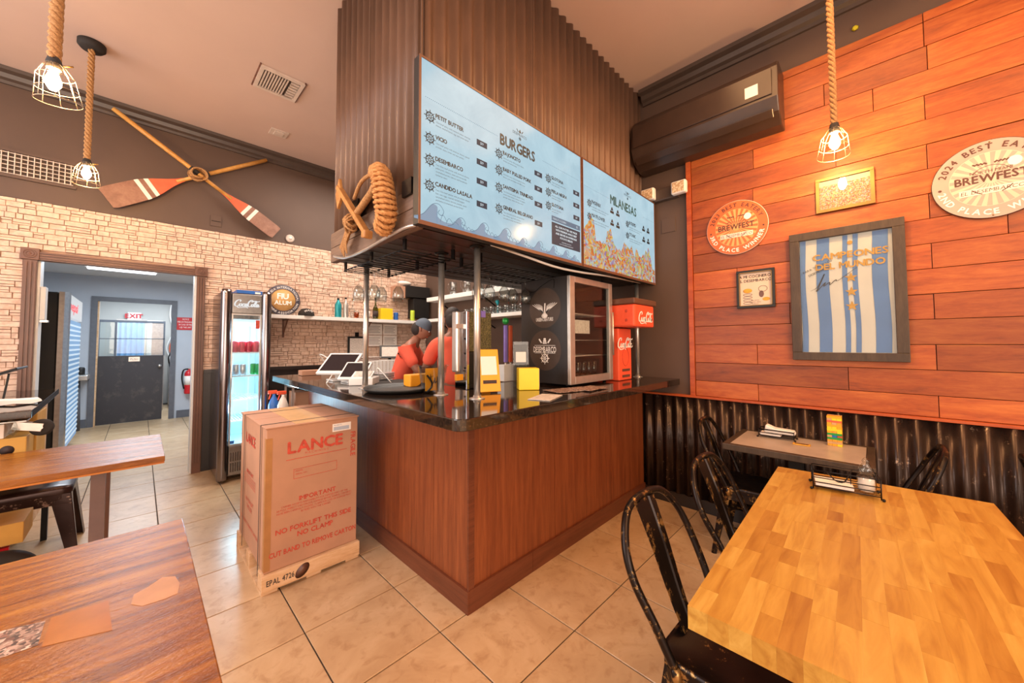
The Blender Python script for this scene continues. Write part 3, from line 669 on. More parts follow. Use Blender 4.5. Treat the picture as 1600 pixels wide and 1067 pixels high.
pp = thing('kitchen_pipes', 'tangle of copper and cream pipes beside the kitchen doorway', 'pipes', (0.5, 11.9, 0.0))
for i, (xx, m_) in enumerate(((0.50, 'white'), (0.55, 'oar_red'), (0.60, 'card_pale'))):
    MB().tube(smooth_path([(xx, 11.9, 0.0), (xx+0.03, 11.88, 0.9), (xx-0.06, 11.9, 1.3), (xx+0.04, 11.86, 1.7), (xx-0.02, 11.9, 2.1), (xx+0.02, 11.9, 2.5)]), 0.014, 8).build('pipe', m_, pp)
eq = thing('kitchen_appliance', 'steel kitchen cabinet with hoses right of the half door', 'appliance', (0.62, 11.3, 0))
MB().box(0.45, 0.9, 11.0, 11.6, 0.1, 1.0).build('body', 'brushed', eq, 0.01)
for x in (0.49, 0.86):
    for y in (11.04, 11.56): MB().cyl((x, y, 0), (x, y, 0.1), 0.015).build('leg', 'steel', eq)
MB().tube(smooth_path([(0.47, 10.99, 0.9), (0.44, 10.96, 1.1), (0.5, 10.99, 1.25), (0.47, 10.99, 0.95)]), 0.012).build('hose', 'black', eq)
def tube_lamp(x0, x1, y, z, label, wd_=0.12):
    t = thing('ceiling_tube_light', label, 'ceiling light', ((x0+x1)/2, y, z))
    MB().box(x0, x1, y-wd_/2, y+wd_/2, z-0.03, z).build('housing', 'white', t); 
    MB().box(x0+0.02, x1-0.02, y-wd_/2+0.01, y+wd_/2-0.01, z-0.055, z-0.031).build('diffuser', 'tube', t, 0.008)
tube_lamp(-0.60, 0.17, 8.2, 2.571, 'lit tube light on the ceiling of the blue back room')
tube_lamp(0.02, 0.72, 10.9, 2.571, 'lit tube light over the kitchen seen above the half door')
vg = thing('ceiling_grille', 'dark slatted grille on the back room ceiling', 'vent', (-0.75, 7.9, 2.57))
for i in range(10): MB().box(-0.98+i*0.04, -0.96+i*0.04, 7.7, 8.0, 2.545, 2.57).build('slat', 'vent_dark', vg)
rn = thing('red_notice', 'red notice with white lines on the blue wall', 'sign', (0.6, YB-0.005, 1.67))
MB().box(0.47, 0.74, YB-0.008, YB-0.0005, 1.67, 1.91).build('board', 'red', rn)
b = MB()
for k, t_ in enumerate(('NOTICE', 'FIRE EXTINGUISHER', 'IN CASE OF FIRE', 'USE THIS UNIT')): text_mb(b, t_, (0.605, YB-0.009, 1.86-0.052*k), (1, 0, 0), (0, 0, 1), 0.03, 'C', sx=0.62)
b.build('lettering', 'print_white', rn, fix=False)
fe = thing('fire_extinguisher', 'red fire extinguisher with black hose on the blue wall', 'extinguisher', (0.67, YB-0.08, 0.45))
MB().lathe((0.67, YB-0.08, 0.45), [(0.06, 0), (0.066, 0.02), (0.066, 0.2), (0.066, 0.38), (0.045, 0.43), (0.02, 0.45), (0.02, 0.47)], 20).build('cylinder', 'red', fe)
MB().lathe((0.67, YB-0.08, 0.62), [(0.0672, 0), (0.0672, 0.17)], 20).build('label_band', 'print_white', fe)
MB().obox((0.69, YB-0.08, 0.94), (0.12, 0.02, 0.015), Matrix.Rotation(-0.3, 3, 'Y')).build('lever', 'steel', fe)
MB().tube(smooth_path([(0.66, YB-0.09, 0.92), (0.59, YB-0.1, 0.90), (0.57, YB-0.1, 0.75), (0.60, YB-0.13, 0.55)]), 0.012).build('hose', 'black', fe)
MB().box(0.64, 0.70, YB-0.03, YB-0.0005, 0.6, 0.85).build('bracket', 'black', fe)
# back room: lit cooler seen edge-on and a small sink
pc = thing('lit_drinks_cooler', 'tall drinks cooler seen edge-on inside the back room doorway', 'refrigerator', (-0.95, 7.35, 0))
MB().box(-1.28, -0.66, 6.62, 8.1, 0.08, 2.0).build('cabinet', 'black_matte', pc, 0.02)
for y in (6.68, 8.04):
    for x in (-1.22, -0.72): MB().cyl((x, y, 0), (x, y, 0.08), 0.025).build('foot', 'black', pc)
fp = [(-0.66, 6.56), (-0.62, 6.57), (-0.59, 6.61), (-0.58, 6.66), (-0.66, 6.66)]
MB().prism([(x, y, 0.1) for x, y in fp], (0, 0, 1.9)).build('door_edge', 'brushed', pc)
MB().box(-0.66, -0.60, 6.66, 8.1, 1.72, 2.0).build('sign_box', emit('cooler_sign_light', '#f2f4f6', 0.75), pc, 0.006)
b = MB(); text_mb(b, 'pepsi', (-0.598, 6.75, 1.81), (0, 1, 0), (0, 0, 1), 0.12, 'L', bold=0.006, sx=2.3, shear=0.2); b.build('lettering', 'red', pc, fix=False)
MB().box(-0.655, -0.61, 6.67, 8.1, 0.14, 1.70).build('glass_door', emit('cooler_glow_panel', '#86b6e6', 0.75), pc)
for k in range(24):
    z = 0.2+k*0.062
    MB().box(-0.609, -0.603, 6.69, 8.08, z, z+0.022).build('light_row', emit('cooler_led_row', '#dcefff', 0.95) if k == 0 else bpy.data.materials['cooler_led_row'], pc)
sk = thing('corner_sink', 'small grey hand sink near the back wall of the blue room', 'sink', (-0.66, 9.2, 0))
MB().box(-0.85, -0.58, 9.0, 9.44, 0.82, 0.90).build('basin', 'steel', sk, 0.01); MB().cyl((-0.7, 9.2, 0), (-0.7, 9.2, 0.82), 0.05, 0.03).build('pedestal', 'grey_trim', sk)
MB().lathe((-0.68, 9.3, 0.901), [(0.05, 0), (0.05, 0.1), (0.04, 0.12)], 14).build('jar', 'black_matte', sk)

# ------------------------------------------------------------------ bar canopy (corrugated box hanging from the ceiling)
SX, SY, SZ, SY2 = 0.92, 1.52, 1.96, 2.635
cp = thing('bar_canopy', 'brown corrugated metal canopy hanging over the bar counter', 'canopy', (2.1, 2.0, SZ))
for a, b_ in ((SY2, 2.10), (2.10, SY)): corr('corrugated_sheet', 'corr_brown', cp, 'y', a-0.001, b_+0.001, 2.10, ZC-0.004, SX+0.03, -1)
for a, b_ in ((SX, 1.75), (1.75, 2.6), (2.6, XR-0.012)): corr('corrugated_sheet', 'corr_brown', cp, 'x', a+0.001, b_-0.001, SZ+0.02, ZC-0.004, SY+0.03, -1)
corr('corrugated_sheet', 'corr_brown', cp, 'x', SX+0.03, XR-0.012, SZ+0.02, ZC-0.004, SY2-0.03, 1)
MB().box(SX+0.005, SX+0.012, SY+0.005, SY+0.014, 1.97, ZC-0.01).build('corner_bead', 'corr_brown', cp)
MB().box(SX+0.03, XR-0.002, SY+0.032, SY2-0.03, SZ, SZ+0.02).build('underside_board', 'black_panel', cp)
for i in range(1, 9): MB().box(SX+0.03, XR-0.002, SY+0.032+i*0.118, SY+0.038+i*0.118, SZ-0.003, SZ-0.0002).build('batten', 'dark_trim', cp)
MB().box(SX-0.014, SX+0.028, 1.53, SY2+0.01, 1.955, 2.052).build('fascia_board', 'drift', cp, 0.003)
MB().box(SX-0.014, SX+0.028, 1.53, SY2+0.01, 2.055, 2.155).build('fascia_board', 'drift', cp, 0.003)
MB().beam((SX-0.015, 2.30, 2.12), (SX-0.015, 2.02, 2.25), 0.012, 0.05, (0, 0, 1)).build('black_bracket', 'black', cp)
MB().box(SX-0.03, SX-0.016, 2.17, 2.25, 2.08, 2.27).build('black_bracket', 'black', cp)
MB().box(SX-0.03, SX-0.016, 1.55, 1.64, 2.12, 2.20).build('black_bracket', 'black', cp)

# rope-and-stick anchor ornament on the fascia
an = thing('anchor_ornament', 'driftwood anchor with thick manila rope coil tied to the canopy fascia', 'ornament', (0.87, 2.0, 1.97))
xa = 0.85
path = smooth_path([(xa, 1.83, 2.30), (xa-.01, 1.77, 2.27), (xa-.02, 1.72, 2.19), (xa-.02, 1.695, 2.10), (xa-.01, 1.70, 2.03), (xa, 1.76, 1.985)], 10)
MB().tube(path, [0.026+0.012*math.sin(PI*min(1, i/len(path)*1.05)) for i in range(len(path))], 10).build('rope_core', 'rope_coil', an)
N = len(path); tot = 17
for k in range(tot):
    i = 1+(N-3)*k/(tot-1); p = path[int(i)]; d = (path[min(int(i)+1, N-1)]-path[int(i)-1]).normalized()
    a = d.cross(Vector((1, 0, 0))).normalized(); b_ = d.cross(a); R = 0.036+0.010*math.sin(PI*k/tot)
    ring = [p+a*math.cos(t*PI/8)*R+b_*math.sin(t*PI/8)*R+d*0.011*math.cos(t*PI/8) for t in range(16)]
    tw = MB()
    for s_ in range(2):
        tw.tube([q+d*0.005*math.cos(t*1.5+s_*PI)+(q-p).normalized()*0.004*math.sin(t*1.5+s_*PI) for t, q in enumerate(ring)], 0.0085, 6, True)
    tw.build('rope_turn', 'rope_coil', an)
def stick(pts, r, nm='stick', m='stick', n=7): return MB().tube(smooth_path(pts, 4), r, n).build(nm, m, an)
MB().beam((0.85, 2.36, 2.38), (0.85, 1.93, 1.985), 0.028, 0.036, (1, 0, 0)).build('stick', 'stick', an, 0.004)
MB().beam((0.845, 1.955, 1.995), (0.845, 1.91, 1.985), 0.045, 0.05, (1, 0, 0)).build('stick_tip', 'stick', an, 0.008)
MB().prism([(0.84, 2.34, 2.43), (0.84, 2.39, 2.34), (0.84, 2.36, 2.24), (0.84, 2.30, 2.30)], (0.02, 0, 0)).build('stick_tip', 'stick', an, 0.004)
stick([(0.865, 2.33, 1.99), (0.86, 2.24, 2.06), (0.86, 2.17, 2.14)], 0.018)
stick([(0.86, 2.17, 2.13), (0.85, 1.95, 2.19), (0.85, 1.77, 2.25)], 0.02, 'wrapped_stick', 'rope')
stick([(0.87, 2.05, 2.17), (0.87, 1.88, 2.29), (0.87, 1.80, 2.33)], 0.012)
for k in range(9):
    rr = random.Random(k); y = 2.16+rr.uniform(-.02, .02); z = 2.10+rr.uniform(-.02, .02)
    MB().tube([(0.845+0.032*math.cos(t*PI/6+k), y+0.04*math.sin(t*PI/6+k)*math.cos(k), z+0.035*math.sin(t*PI/6+k)) for t in range(12)], 0.006, 5, True).build('lashing', 'rope', an)
for k in range(7): stick([(0.85, 2.20-0.012*k, 2.08), (0.84, 2.26-0.01*k, 2.02-0.01*(k % 3)), (0.85, 2.30-0.014*k, 1.96-0.012*(k % 4))], 0.0045, 'loose_strand', 'rope', 5)
stick([(0.85, 2.12, 2.24), (0.84, 2.00, 2.30), (0.85, 1.86, 2.31)], 0.011, 'loose_rope', 'rope')

# steel posts carrying the canopy
def post(x, y, label):
    t = thing('steel_post', label, 'post', (x, y, 1.083), 'steel posts on the bar counter')
    MB().cyl((x, y, 1.09), (x, y, SZ-0.012), 0.019, None, 20).build('pole', 'steel', t)
    MB().lathe((x, y, 1.083), [(0.045, 0), (0.045, 0.004), (0.024, 0.008), (0.022, 0.02)], 20).build('flange', 'steel', t)
    MB().lathe((x, y, SZ-0.012), [(0.024, 0), (0.045, 0.006), (0.045, 0.0115)], 20).build('top_flange', 'black', t)
post(1.13, 2.58, 'steel post at the far left end of the bar counter'); post(1.305, 1.90, 'steel post beside the clear tip bucket')
post(1.36, 1.62, 'nearest steel post, in front of the orange code stand'); post(3.25, 1.56, 'steel post by the dark wall behind the red drinks dispenser')

# hanging glass racks
def rack(x0, x1, y0, y1, z, along, name_label):
    t = thing('glass_rack', name_label, 'rack', ((x0+x1)/2, (y0+y1)/2, z))
    b = MB()
    L = (y1-y0) if along == 'x' else (x1-x0); n = int(L/0.055)
    for i in range(n+1):
        c = (y0 if along == 'x' else x0)+L*i/n
        p0, p1 = ((x0, c, z), (x1, c, z)) if along == 'x' else ((c, y0, z), (c, y1, z))
        b = MB().tube([p0, p1], 0.0035, 6); b.build('rail', 'black', t)
    e = MB()
    for q in (0.02, 0.5, 0.98):
        if along == 'x': e.tube([(x0+(x1-x0)*q, y0, z+0.006), (x0+(x1-x0)*q, y1, z+0.006)], 0.004, 6)
        else: e.tube([(x0, y0+(y1-y0)*q, z+0.006), (x1, y0+(y1-y0)*q, z+0.006)], 0.004, 6)
    e.build('cross_bar', 'black', t)
    for x in (x0+0.01, x1-0.01):
        for y in (y0+0.01, (y0+y1)/2, y1-0.01): MB().box(x-0.006, x+0.006, y-0.012, y+0.012, z, SZ-0.0035).build('hanger', 'black', t)
rack(0.965, 1.30, 1.75, 2.57, 1.895, 'x', 'black wire glass rack under the left side of the canopy')
rack(1.45, 2.9, 1.70, 2.10, 1.895, 'y', 'black wire glass rack under the canopy behind the menu screens')
wg = None
def wine_glass(x, y, z, label, s=1.0, stem=0.09):
    t = thing('wine_glass', label, 'glass', (x, y, z))
    prof = [(0.034, 0), (0.034, -0.003), (0.006, -0.008), (0.004, -0.02), (0.004, -stem), (0.018, -stem-0.01), (0.038, -stem-0.045), (0.041, -stem-0.08), (0.035, -stem-0.12),
            (0.0335, -stem-0.12), (0.0395, -stem-0.08), (0.0365, -stem-0.047), (0.016, -stem-0.014), (0.0, -stem-0.012)]
    MB().lathe((x, y, z), [(r*s, h*s) for r, h in prof], 20).build('bowl_and_stem', 'clear', t); return t
for i, (x, y) in enumerate(((1.05, 2.52), (1.09, 2.43), (1.15, 2.51), (1.20, 2.42))):
    wine_glass(x+0.02*i, y-0.02*i, 1.893, ['wine glass hanging nearest the far left steel post', 'second hanging wine glass from the far left post', 'third hanging wine glass from the far left post', 'fourth hanging wine glass from the far left post'][i], 0.95)['group'] = 'wine glasses hanging over the till'
for i, x in enumerate((1.62, 1.75, 1.87, 1.99, 2.1)):
    wine_glass(x, 1.92+0.03*(i % 2), 1.905, ['leftmost bulbous wine glass hanging behind the nearest post', 'second bulbous wine glass hanging right of the nearest post', 'third bulbous wine glass under the menu screen', 'fourth bulbous wine glass under the menu screen',
        'rightmost hanging wine glass, beside the black cooler'][i], 1.05, 0.075)['group'] = 'wine glasses hanging under the menu screen'
tag(MB().tube(smooth_path([(0.895, 2.55, 1.985), (0.89, 2.35, 1.94), (0.89, 2.1, 1.935), (0.892, 1.85, 1.952), (0.895, 1.60, 1.965), (0.93, 1.50, 1.962)], 8), 0.009, 8).build('light_strip', 'steel'), 'silvery sagging light strip along the bottom of the weathered fascia', 'light strip')
tag(MB().tube(smooth_path([(1.36, 1.50, 1.95), (1.6, 1.48, 1.925), (1.9, 1.47, 1.90), (2.2, 1.47, 1.905), (2.6, 1.48, 1.93), (3.2, 1.50, 1.948)], 8), 0.008, 8).build('cable', 'white'), 'pale cable drooping under the menu screens', 'cable')

# ------------------------------------------------------------------ menu screens
TY = 1.40
U = (1, 0, 0); V = (0, 0, 1)   # reading direction seen from the room (camera looks towards +y)
def wheel(mb, x, z, r, y):
    mb.tube([(x+r*math.cos(a*PI/8), y, z+r*math.sin(a*PI/8)) for a in range(16)], r*0.13, 4, True)
    for a in range(8):
        c, s_ = math.cos(a*PI/4), math.sin(a*PI/4)
        mb.box(0, 0, 0, 0, 0, 0) if False else mb.beam((x+c*r*0.2, y, z+s_*r*0.2), (x+c*r*1.55, y, z+s_*r*1.55), r*0.16, 0.0012, (0, 1, 0))
def screen(x0, x1, z0, z1, label, bez=0.010):
    t = thing('menu_screen', label, 'screen', ((x0+x1)/2, TY+0.03, z0))
    MB().box(x0, x1, TY+0.002, TY+0.045, z0, z1).build('case', 'black_matte', t, 0.003)
    b = MB(); b.box(x0, x1, TY-0.004, TY+0.001, z0, z0+0.018); b.box(x0, x1, TY-0.004, TY+0.001, z1-bez, z1); b.box(x0, x0+bez, TY-0.004, TY+0.001, z0+0.018, z1-bez); b.box(x1-bez, x1, TY-0.004, TY+0.001, z0+0.018, z1-bez)
    b.build('bezel', 'trim_brown', t)
    MB().add([(x0+bez, TY-0.0005, z0+0.018), (x1-bez, TY-0.0005, z0+0.018), (x1-bez, TY-0.0005, z1-bez), (x0+bez, TY-0.0005, z1-bez)], [(0, 1, 2, 3)]).build('display', 'screen', t, fix=False)
    MB().box((x0+x1)/2-0.2, (x0+x1)/2+0.2, TY+0.046, SY-0.001, z0+0.2, z0+0.5).build('wall_bracket', 'black', t)
    return t
L = TY-0.0015
A = screen(0.838, 2.108, 1.925, 2.69, 'larger left menu screen listing burgers on pale blue')
tx = MB(); md = MB(); bx = MB(); wt = MB()
text_mb(tx, 'BURGERS', (1.335, L, 2.475), U, V, 0.058, 'L', bold=0.003, sx=0.84)
def put(mb, s, x, z, size, **k): return text_mb(mb, s, (x, L, z), U, V, size, **k)
lines = {
 (0.925, 2.435): ('PETIT BUTTER', ['3.5oz beef patty with mustard onions, american', 'cheese, smoked bacon, egg, and herbal butter'], 1.17),
 (0.925, 2.335): ('VICIO', ['3.5oz beef patty with american cheese, special', 'pounder sauce, sweet and sour pickles'], 1.17),
 (0.925, 2.235): ('DESEMBARCO', ['Two 3.5oz beef patties with american cheese,', 'pulled pork, tomato, onion and mozzarella,', 'caramelized potato, lettuce and homemade', 'barbecue sauce'], 1.17),
 (0.925, 2.118): ('CANDIDO LASALA', ['Two 3.5oz beef patties with provolone cheese,', 'ham, two eggs, roasted red bell pepper,', 'caramelized onions, lettuce, pounder sauce', 'and herbs in homemade potato bread'], 1.17),
 (1.355, 2.425): ('BAJONCITO', ['3.5oz beef patty with american cheese,', 'lettuce, and herbal butter'], 1.615),
 (1.355, 2.335): ('BABY PULLED PORK', ['3.5oz beef patty with caramelized onions,', 'lettuce, pork and cheese with BBQ sauce'], 1.615),
 (1.355, 2.24): ('SANTISIMA TRINIDAD', ['Two 3.5oz beef patties, cheddar cheese,', 'sweet onion, lettuce, roasted red pepper,', 'pounder sauce, sweet and spicy sauce'], 1.615),
 (1.355, 2.125): ('GENERAL BELGRANO', ['Two 3.5oz beef patties with provolone', 'ham, cheese, egg, fresh tomato,', 'caramelized onions and chimichurri'], 1.615),
 (1.775, 2.425): ('GLOTONA', ['Crispy breaded patty with cheddar,', 'lettuce and tomato'], 2.01),
 (1.775, 2.34): ('PERLA NEGRA', ['Beef patty with blue cheese,', 'mushrooms and onion'], 2.01),
 (1.775, 2.255): ('GLOTONA', ['Beef patty with pickles', 'and house sauce'], 2.01)}
for (x, z), (ttl, desc, px) in lines.items():
    wheel(tx, x-0.03, z-0.008, 0.02, L); put(tx, ttl, x, z, 0.0195, bold=0.0012, sx=0.9)
    for i, d_ in enumerate(desc): put(tx, d_, x+0.002, z-0.022-0.0155*i, 0.0078, sx=0.9)
    zz = z-0.028
    bx.add([(px, L+0.0003, zz), (px+0.07, L+0.0003, zz), (px+0.07, L+0.0003, zz+0.03), (px, L+0.0003, zz+0.03)], [(0, 1, 2, 3)])
    put(wt, '$19', px+0.035, zz+0.009, 0.013, align='C', lift=0.0004)
for i in range(46):
    x = 0.87+i*0.0098; md.add([(x, L, 2.508), (x+0.004, L, 2.508), (x+0.004, L, 2.511), (x, L, 2.511)], [(0, 1, 2, 3)])
for i in range(40):
    x = 1.69+i*0.0098; md.add([(x, L, 2.508), (x+0.004, L, 2.508), (x+0.004, L, 2.511), (x, L, 2.511)], [(0, 1, 2, 3)])
# crest above the heading
def crest(mb, x, z, k=1.0):
    text_mb(mb, 'DESEMBARCO', (x, L, z), U, V, 0.02*k, 'C', sx=0.8); wheel(mb, x, z-0.018*k, 0.009*k, L)
    mb.prism([(x-0.012*k, L, z+0.028*k), (x, L, z+0.05*k), (x+0.012*k, L, z+0.028*k), (x, L, z+0.022*k)], (0, -0.0004, 0))
    for s_ in (-1, 1): mb.beam((x+s_*0.018*k, L, z+0.026*k), (x+s_*0.032*k, L, z+0.045*k), 0.006*k, 0.0004, (0, 1, 0))
crest(tx, 1.49, 2.578, 0.8)
bx.add([(1.775, L, 2.015), (2.085, L, 2.015), (2.085, L, 2.155), (1.775, L, 2.155)], [(0, 1, 2, 3)])
md.add([(1.775, L, 2.163), (2.085, L, 2.163), (2.085, L, 2.195), (1.775, L, 2.195)], [(0, 1, 2, 3)])
put(wt, 'MAKE IT A COMBO', 1.79, 2.173, 0.011, lift=0.0003); put(wt, '$5', 2.04, 2.173, 0.013, lift=0.0003)
for i, s_ in enumerate(('ALL OUR PATTIES ARE MADE', 'WITH PREMIUM ANGUS BEEF', 'AND SERVED IN HOMEMADE', 'POTATO BREAD')): put(wt, s_, 1.93, 2.128-0.022*i, 0.0125, align='C', lift=0.0003, bold=0.0005)
for i, s_ in enumerate(('CONSUMER ADVISORY', 'RAW OR UNDERCOOKED MEAT')): put(wt, s_, 1.93, 2.04-0.014*i, 0.007, align='C', lift=0.0003)
tx.build('lettering', 'scr_text', A, fix=False); md.build('rules', 'scr_mid', A, fix=False); bx.build('price_boxes', 'scr_box', A, fix=False); wt.build('white_lettering', 'scr_white', A, fix=False)
# line-drawn waves along the bottom of the display
wv = MB(); wl_ = MB()
def wave(x, z, s):
    top = [(x-1.5*s, z), (x-0.9*s, z+0.25*s), (x-0.3*s, z+0.95*s), (x+0.2*s, z+1.1*s), (x+0.55*s, z+0.75*s), (x+0.4*s, z+0.45*s), (x+0.15*s, z+0.55*s), (x+0.25*s, z+0.75*s)]
    P = [Vector((a, L, b)) for a, b in top]; wl_.tube(smooth_path(P, 5), 0.0013, 4)
    body = smooth_path([Vector((x-1.5*s, L+0.0004, z)), Vector((x-0.9*s, L+0.0004, z+0.25*s)), Vector((x-0.3*s, L+0.0004, z+0.95*s)), Vector((x+0.1*s, L+0.0004, z+0.9*s)), Vector((x+0.05*s, L+0.0004, z+0.4*s)), Vector((x+0.6*s, L+0.0004, z+0.1*s)), Vector((x+1.6*s, L+0.0004, z+0.15*s)), Vector((x+2.2*s, L+0.0004, z))], 4)
    base = 1.944
    wv.add(body+[Vector((p.x, p.y, base)) for p in body], [(i, i+1, len(body)+i+1, len(body)+i) for i in range(len(body)-1)])
    for k in range(3): wl_.tube(smooth_path([Vector((x+(0.3+k*0.45)*s, L, z+0.05*s)), Vector((x+(0.5+k*0.45)*s, L, z+(0.5-0.1*k)*s)), Vector((x+(0.8+k*0.45)*s, L, z+0.15*s))], 4), 0.0011, 4)
for x, z, s in ((0.93, 1.955, 0.075), (1.07, 1.95, 0.05), (1.22, 1.955, 0.055), (1.38, 1.955, 0.062), (1.52, 1.95, 0.045), (1.66, 1.953, 0.05), (1.80, 1.952, 0.05), (1.93, 1.952, 0.045), (2.02, 1.95, 0.03)): wave(x, z, s)
wv.build('wave_drawing', 'scr_wave', A, fix=False); wl_.build('wave_lines', 'scr_mid', A, fix=False)
B2 = screen(2.118, 3.30, 1.925, 2.69, 'smaller right menu screen with green heading and food picture')
tx = MB(); gr = MB(); md = MB()
text_mb(gr, 'MILANESAS', (2.50, L, 2.468), U, V, 0.07, 'L', bold=0.003, sx=0.86); crest(tx, 2.78, 2.598, 0.85)
for x0, n in ((2.14, 36), (3.06, 22)):
    for i in range(n):
        x = x0+i*0.0098; md.add([(x, L, 2.498), (x+0.004, L, 2.498), (x+0.004, L, 2.501), (x, L, 2.501)], [(0, 1, 2, 3)])
for (x, z), ttl in {(2.235, 2.395): 'PHOENIX', (2.235, 2.30): 'MAYFLOWER', (2.80, 2.375): 'INTREPID', (2.80, 2.28): 'TITANIC'}.items():
    wheel(tx, x-0.03, z-0.005, 0.02, L); put(tx, ttl, x, z, 0.026, bold=0.001, sx=0.8)
    for i in range(2): put(tx, ['breaded beef or chicken with ham, tomato and', 'melted cheese served with french fries'][i], x+0.002, z-0.026-0.018*i, 0.009, sx=0.9)
    for q in (0.26, 0.35):
        if x > 2.7: q -= 0.02
        wt_ = [(x+q, L, z), (x+q+0.055, L, z), (x+q+0.055, L, z+0.02), (x+q, L, z+0.02)]; tx.add(wt_, [(0, 1, 2, 3)])
        tx.prism([(x+q+0.01, L, z+0.024), (x+q+0.045, L, z+0.024), (x+q+0.034, L, z+0.048), (x+q+0.021, L, z+0.048)], (0, -0.0004, 0))
tx.build('lettering', 'scr_text', B2, fix=False); gr.build('green_heading', 'scr_green', B2, fix=False); md.build('rules', 'scr_mid', B2, fix=False)
fd = MB(); top = []; rr = random.Random(5); n = 44
for i in range(n+1):
    x = 2.13+(3.285-2.13)*i/n; base = 2.16+0.05*math.sin(i*0.55)+(0.06 if i % 9 in (3, 4, 5) else 0)-0.05*(i/n); top.append((x, L, base+rr.uniform(-0.012, 0.05)))
fd.add(top+[(p[0], L, 1.944) for p in top], [(i, i+1, n+2+i, n+1+i) for i in range(n)]); fd.build('food_picture', 'scr_food', B2, fix=False)

# ------------------------------------------------------------------ bar counter
ZT = 1.083
bc = thing('bar_counter', 'L-shaped wood veneer bar counter with overhanging top', 'counter', (1.25, 1.55, 0))
def rnd_corner(cx, cy, r, a0, a1, n=6): return [(cx+r*math.cos(math.radians(a0+(a1-a0)*i/n)), cy+r*math.sin(math.radians(a0+(a1-a0)*i/n))) for i in range(n+1)]
X0, Y0 = 0.925, 1.215
outer = rnd_corner(X0+0.05, Y0+0.05, 0.05, 180, 270)+[(XR-0.003, Y0), (XR-0.003, 2.13), (1.62, 2.13), (1.62, 4.24), (X0, 4.24)]
MB().prism([(x, y, ZT-0.052) for x, y in outer], (0, 0, 0.052)).build('worktop', 'granite', bc, 0.004)
for a, b_ in ((1.535, 1.86), (1.863, 2.75), (2.753, 3.45), (3.453, 4.155)): MB().box(1.23, 1.25, a, b_, 0.1, ZT-0.054).build('veneer_panel', 'bar_wood', bc)
for a, b_ in ((1.25, 1.96), (1.963, 2.70), (2.703, XR-0.055)): MB().box(a, b_, 1.535, 1.555, 0.1, ZT-0.054).build('veneer_panel', 'bar_wood', bc)
MB().box(1.222, 1.262, 1.524, 1.534, 0.1, ZT-0.054).build('corner_strip', 'bar_wood_dark', bc)
MB().box(1.252, 1.55, 1.557, 4.15, 0.02, ZT-0.054).build('carcass', 'black_panel', bc); MB().box(1.552, XR-0.06, 1.557, 2.05, 0.02, ZT-0.054).build('carcass', 'black_panel', bc)
MB().box(1.215, 1.229, 1.521, 4.157, 0, 0.115).build('base_board', 'bar_wood_dark', bc); MB().box(1.229, 1.72, 1.52, 1.534, 0, 0.12).build('base_board', 'bar_wood_dark', bc); MB().box(1.722, XR-0.056, 1.52, 1.534, 0, 0.12).build('base_board', 'bar_wood_dark', bc)

# on the counter -----------------------------------------------------
tr = thing('serving_tray', 'large black round serving tray at the left edge of the bar', 'tray', (1.25, 2.28, ZT))
MB().lathe((1.235, 2.27, ZT+0.001), [(0.20, 0), (0.225, 0.012), (0.236, 0.026), (0.232, 0.028), (0.218, 0.014), (0.198, 0.006), (0.0, 0.006)], 48).build('dish', 'black_matte', tr)
tb = thing('tip_bucket', 'clear tip bucket with an orange card inside', 'bucket', (1.33, 2.03, ZT))
MB().lathe((1.31, 2.00, ZT+0.001), [(0.062, 0), (0.066, 0.004), (0.092, 0.17), (0.102, 0.172), (0.102, 0.178), (0.088, 0.178), (0.062, 0.008), (0, 0.008)], 28).build('bucket', 'acrylic', tb)
MB().box(1.25, 1.37, 1.985, 1.99, ZT+0.02, ZT+0.16).build('orange_card', 'mustard', tb)
b = MB(); strokes(b, [[(0, 1.4), (0.15, 0.3), (0.4, 0.1), (0.6, 0.5)], [(-0.3, 1.0), (0.5, 1.1)], [(0.7, 0.9), (0.75, 0.1), (1.0, 0.4)], [(1.1, 1.0), (1.1, -0.9)], [(1.1, 0.9), (1.5, 1.0), (1.5, 0.2), (1.1, 0.1)]], (1.285, 1.984, ZT+0.06), U, V, 0.045, 0.12)
b.build('script_lettering', 'print_dark', tb, fix=False)
MB().tube(smooth_path([(1.24, 1.95, ZT+0.02), (1.25, 1.92, ZT+0.05), (1.27, 1.95, ZT+0.08), (1.25, 1.97, ZT+0.12)], 6), 0.006).build('ribbon', 'black', tb)
od = thing('orange_box', 'orange card box lying behind the tip bucket', 'box', (1.42, 2.5, ZT))
MB().box(1.36, 1.64, 2.36, 2.46, ZT+0.002, ZT+0.09).build('carton', 'mustard', od, 0.008)
b = MB(); wheel(b, 1.50, ZT+0.045, 0.012, 2.3585); b.build('wheel_print', 'print_dark', od, fix=False)
mt = tag(MB().box(1.28, 1.60, 2.55, 2.95, ZT+0.0005, ZT+0.006).build('bar_mat', 'rubber', None, 0.002), 'dark ribbed bar mat behind the serving tray', 'mat')

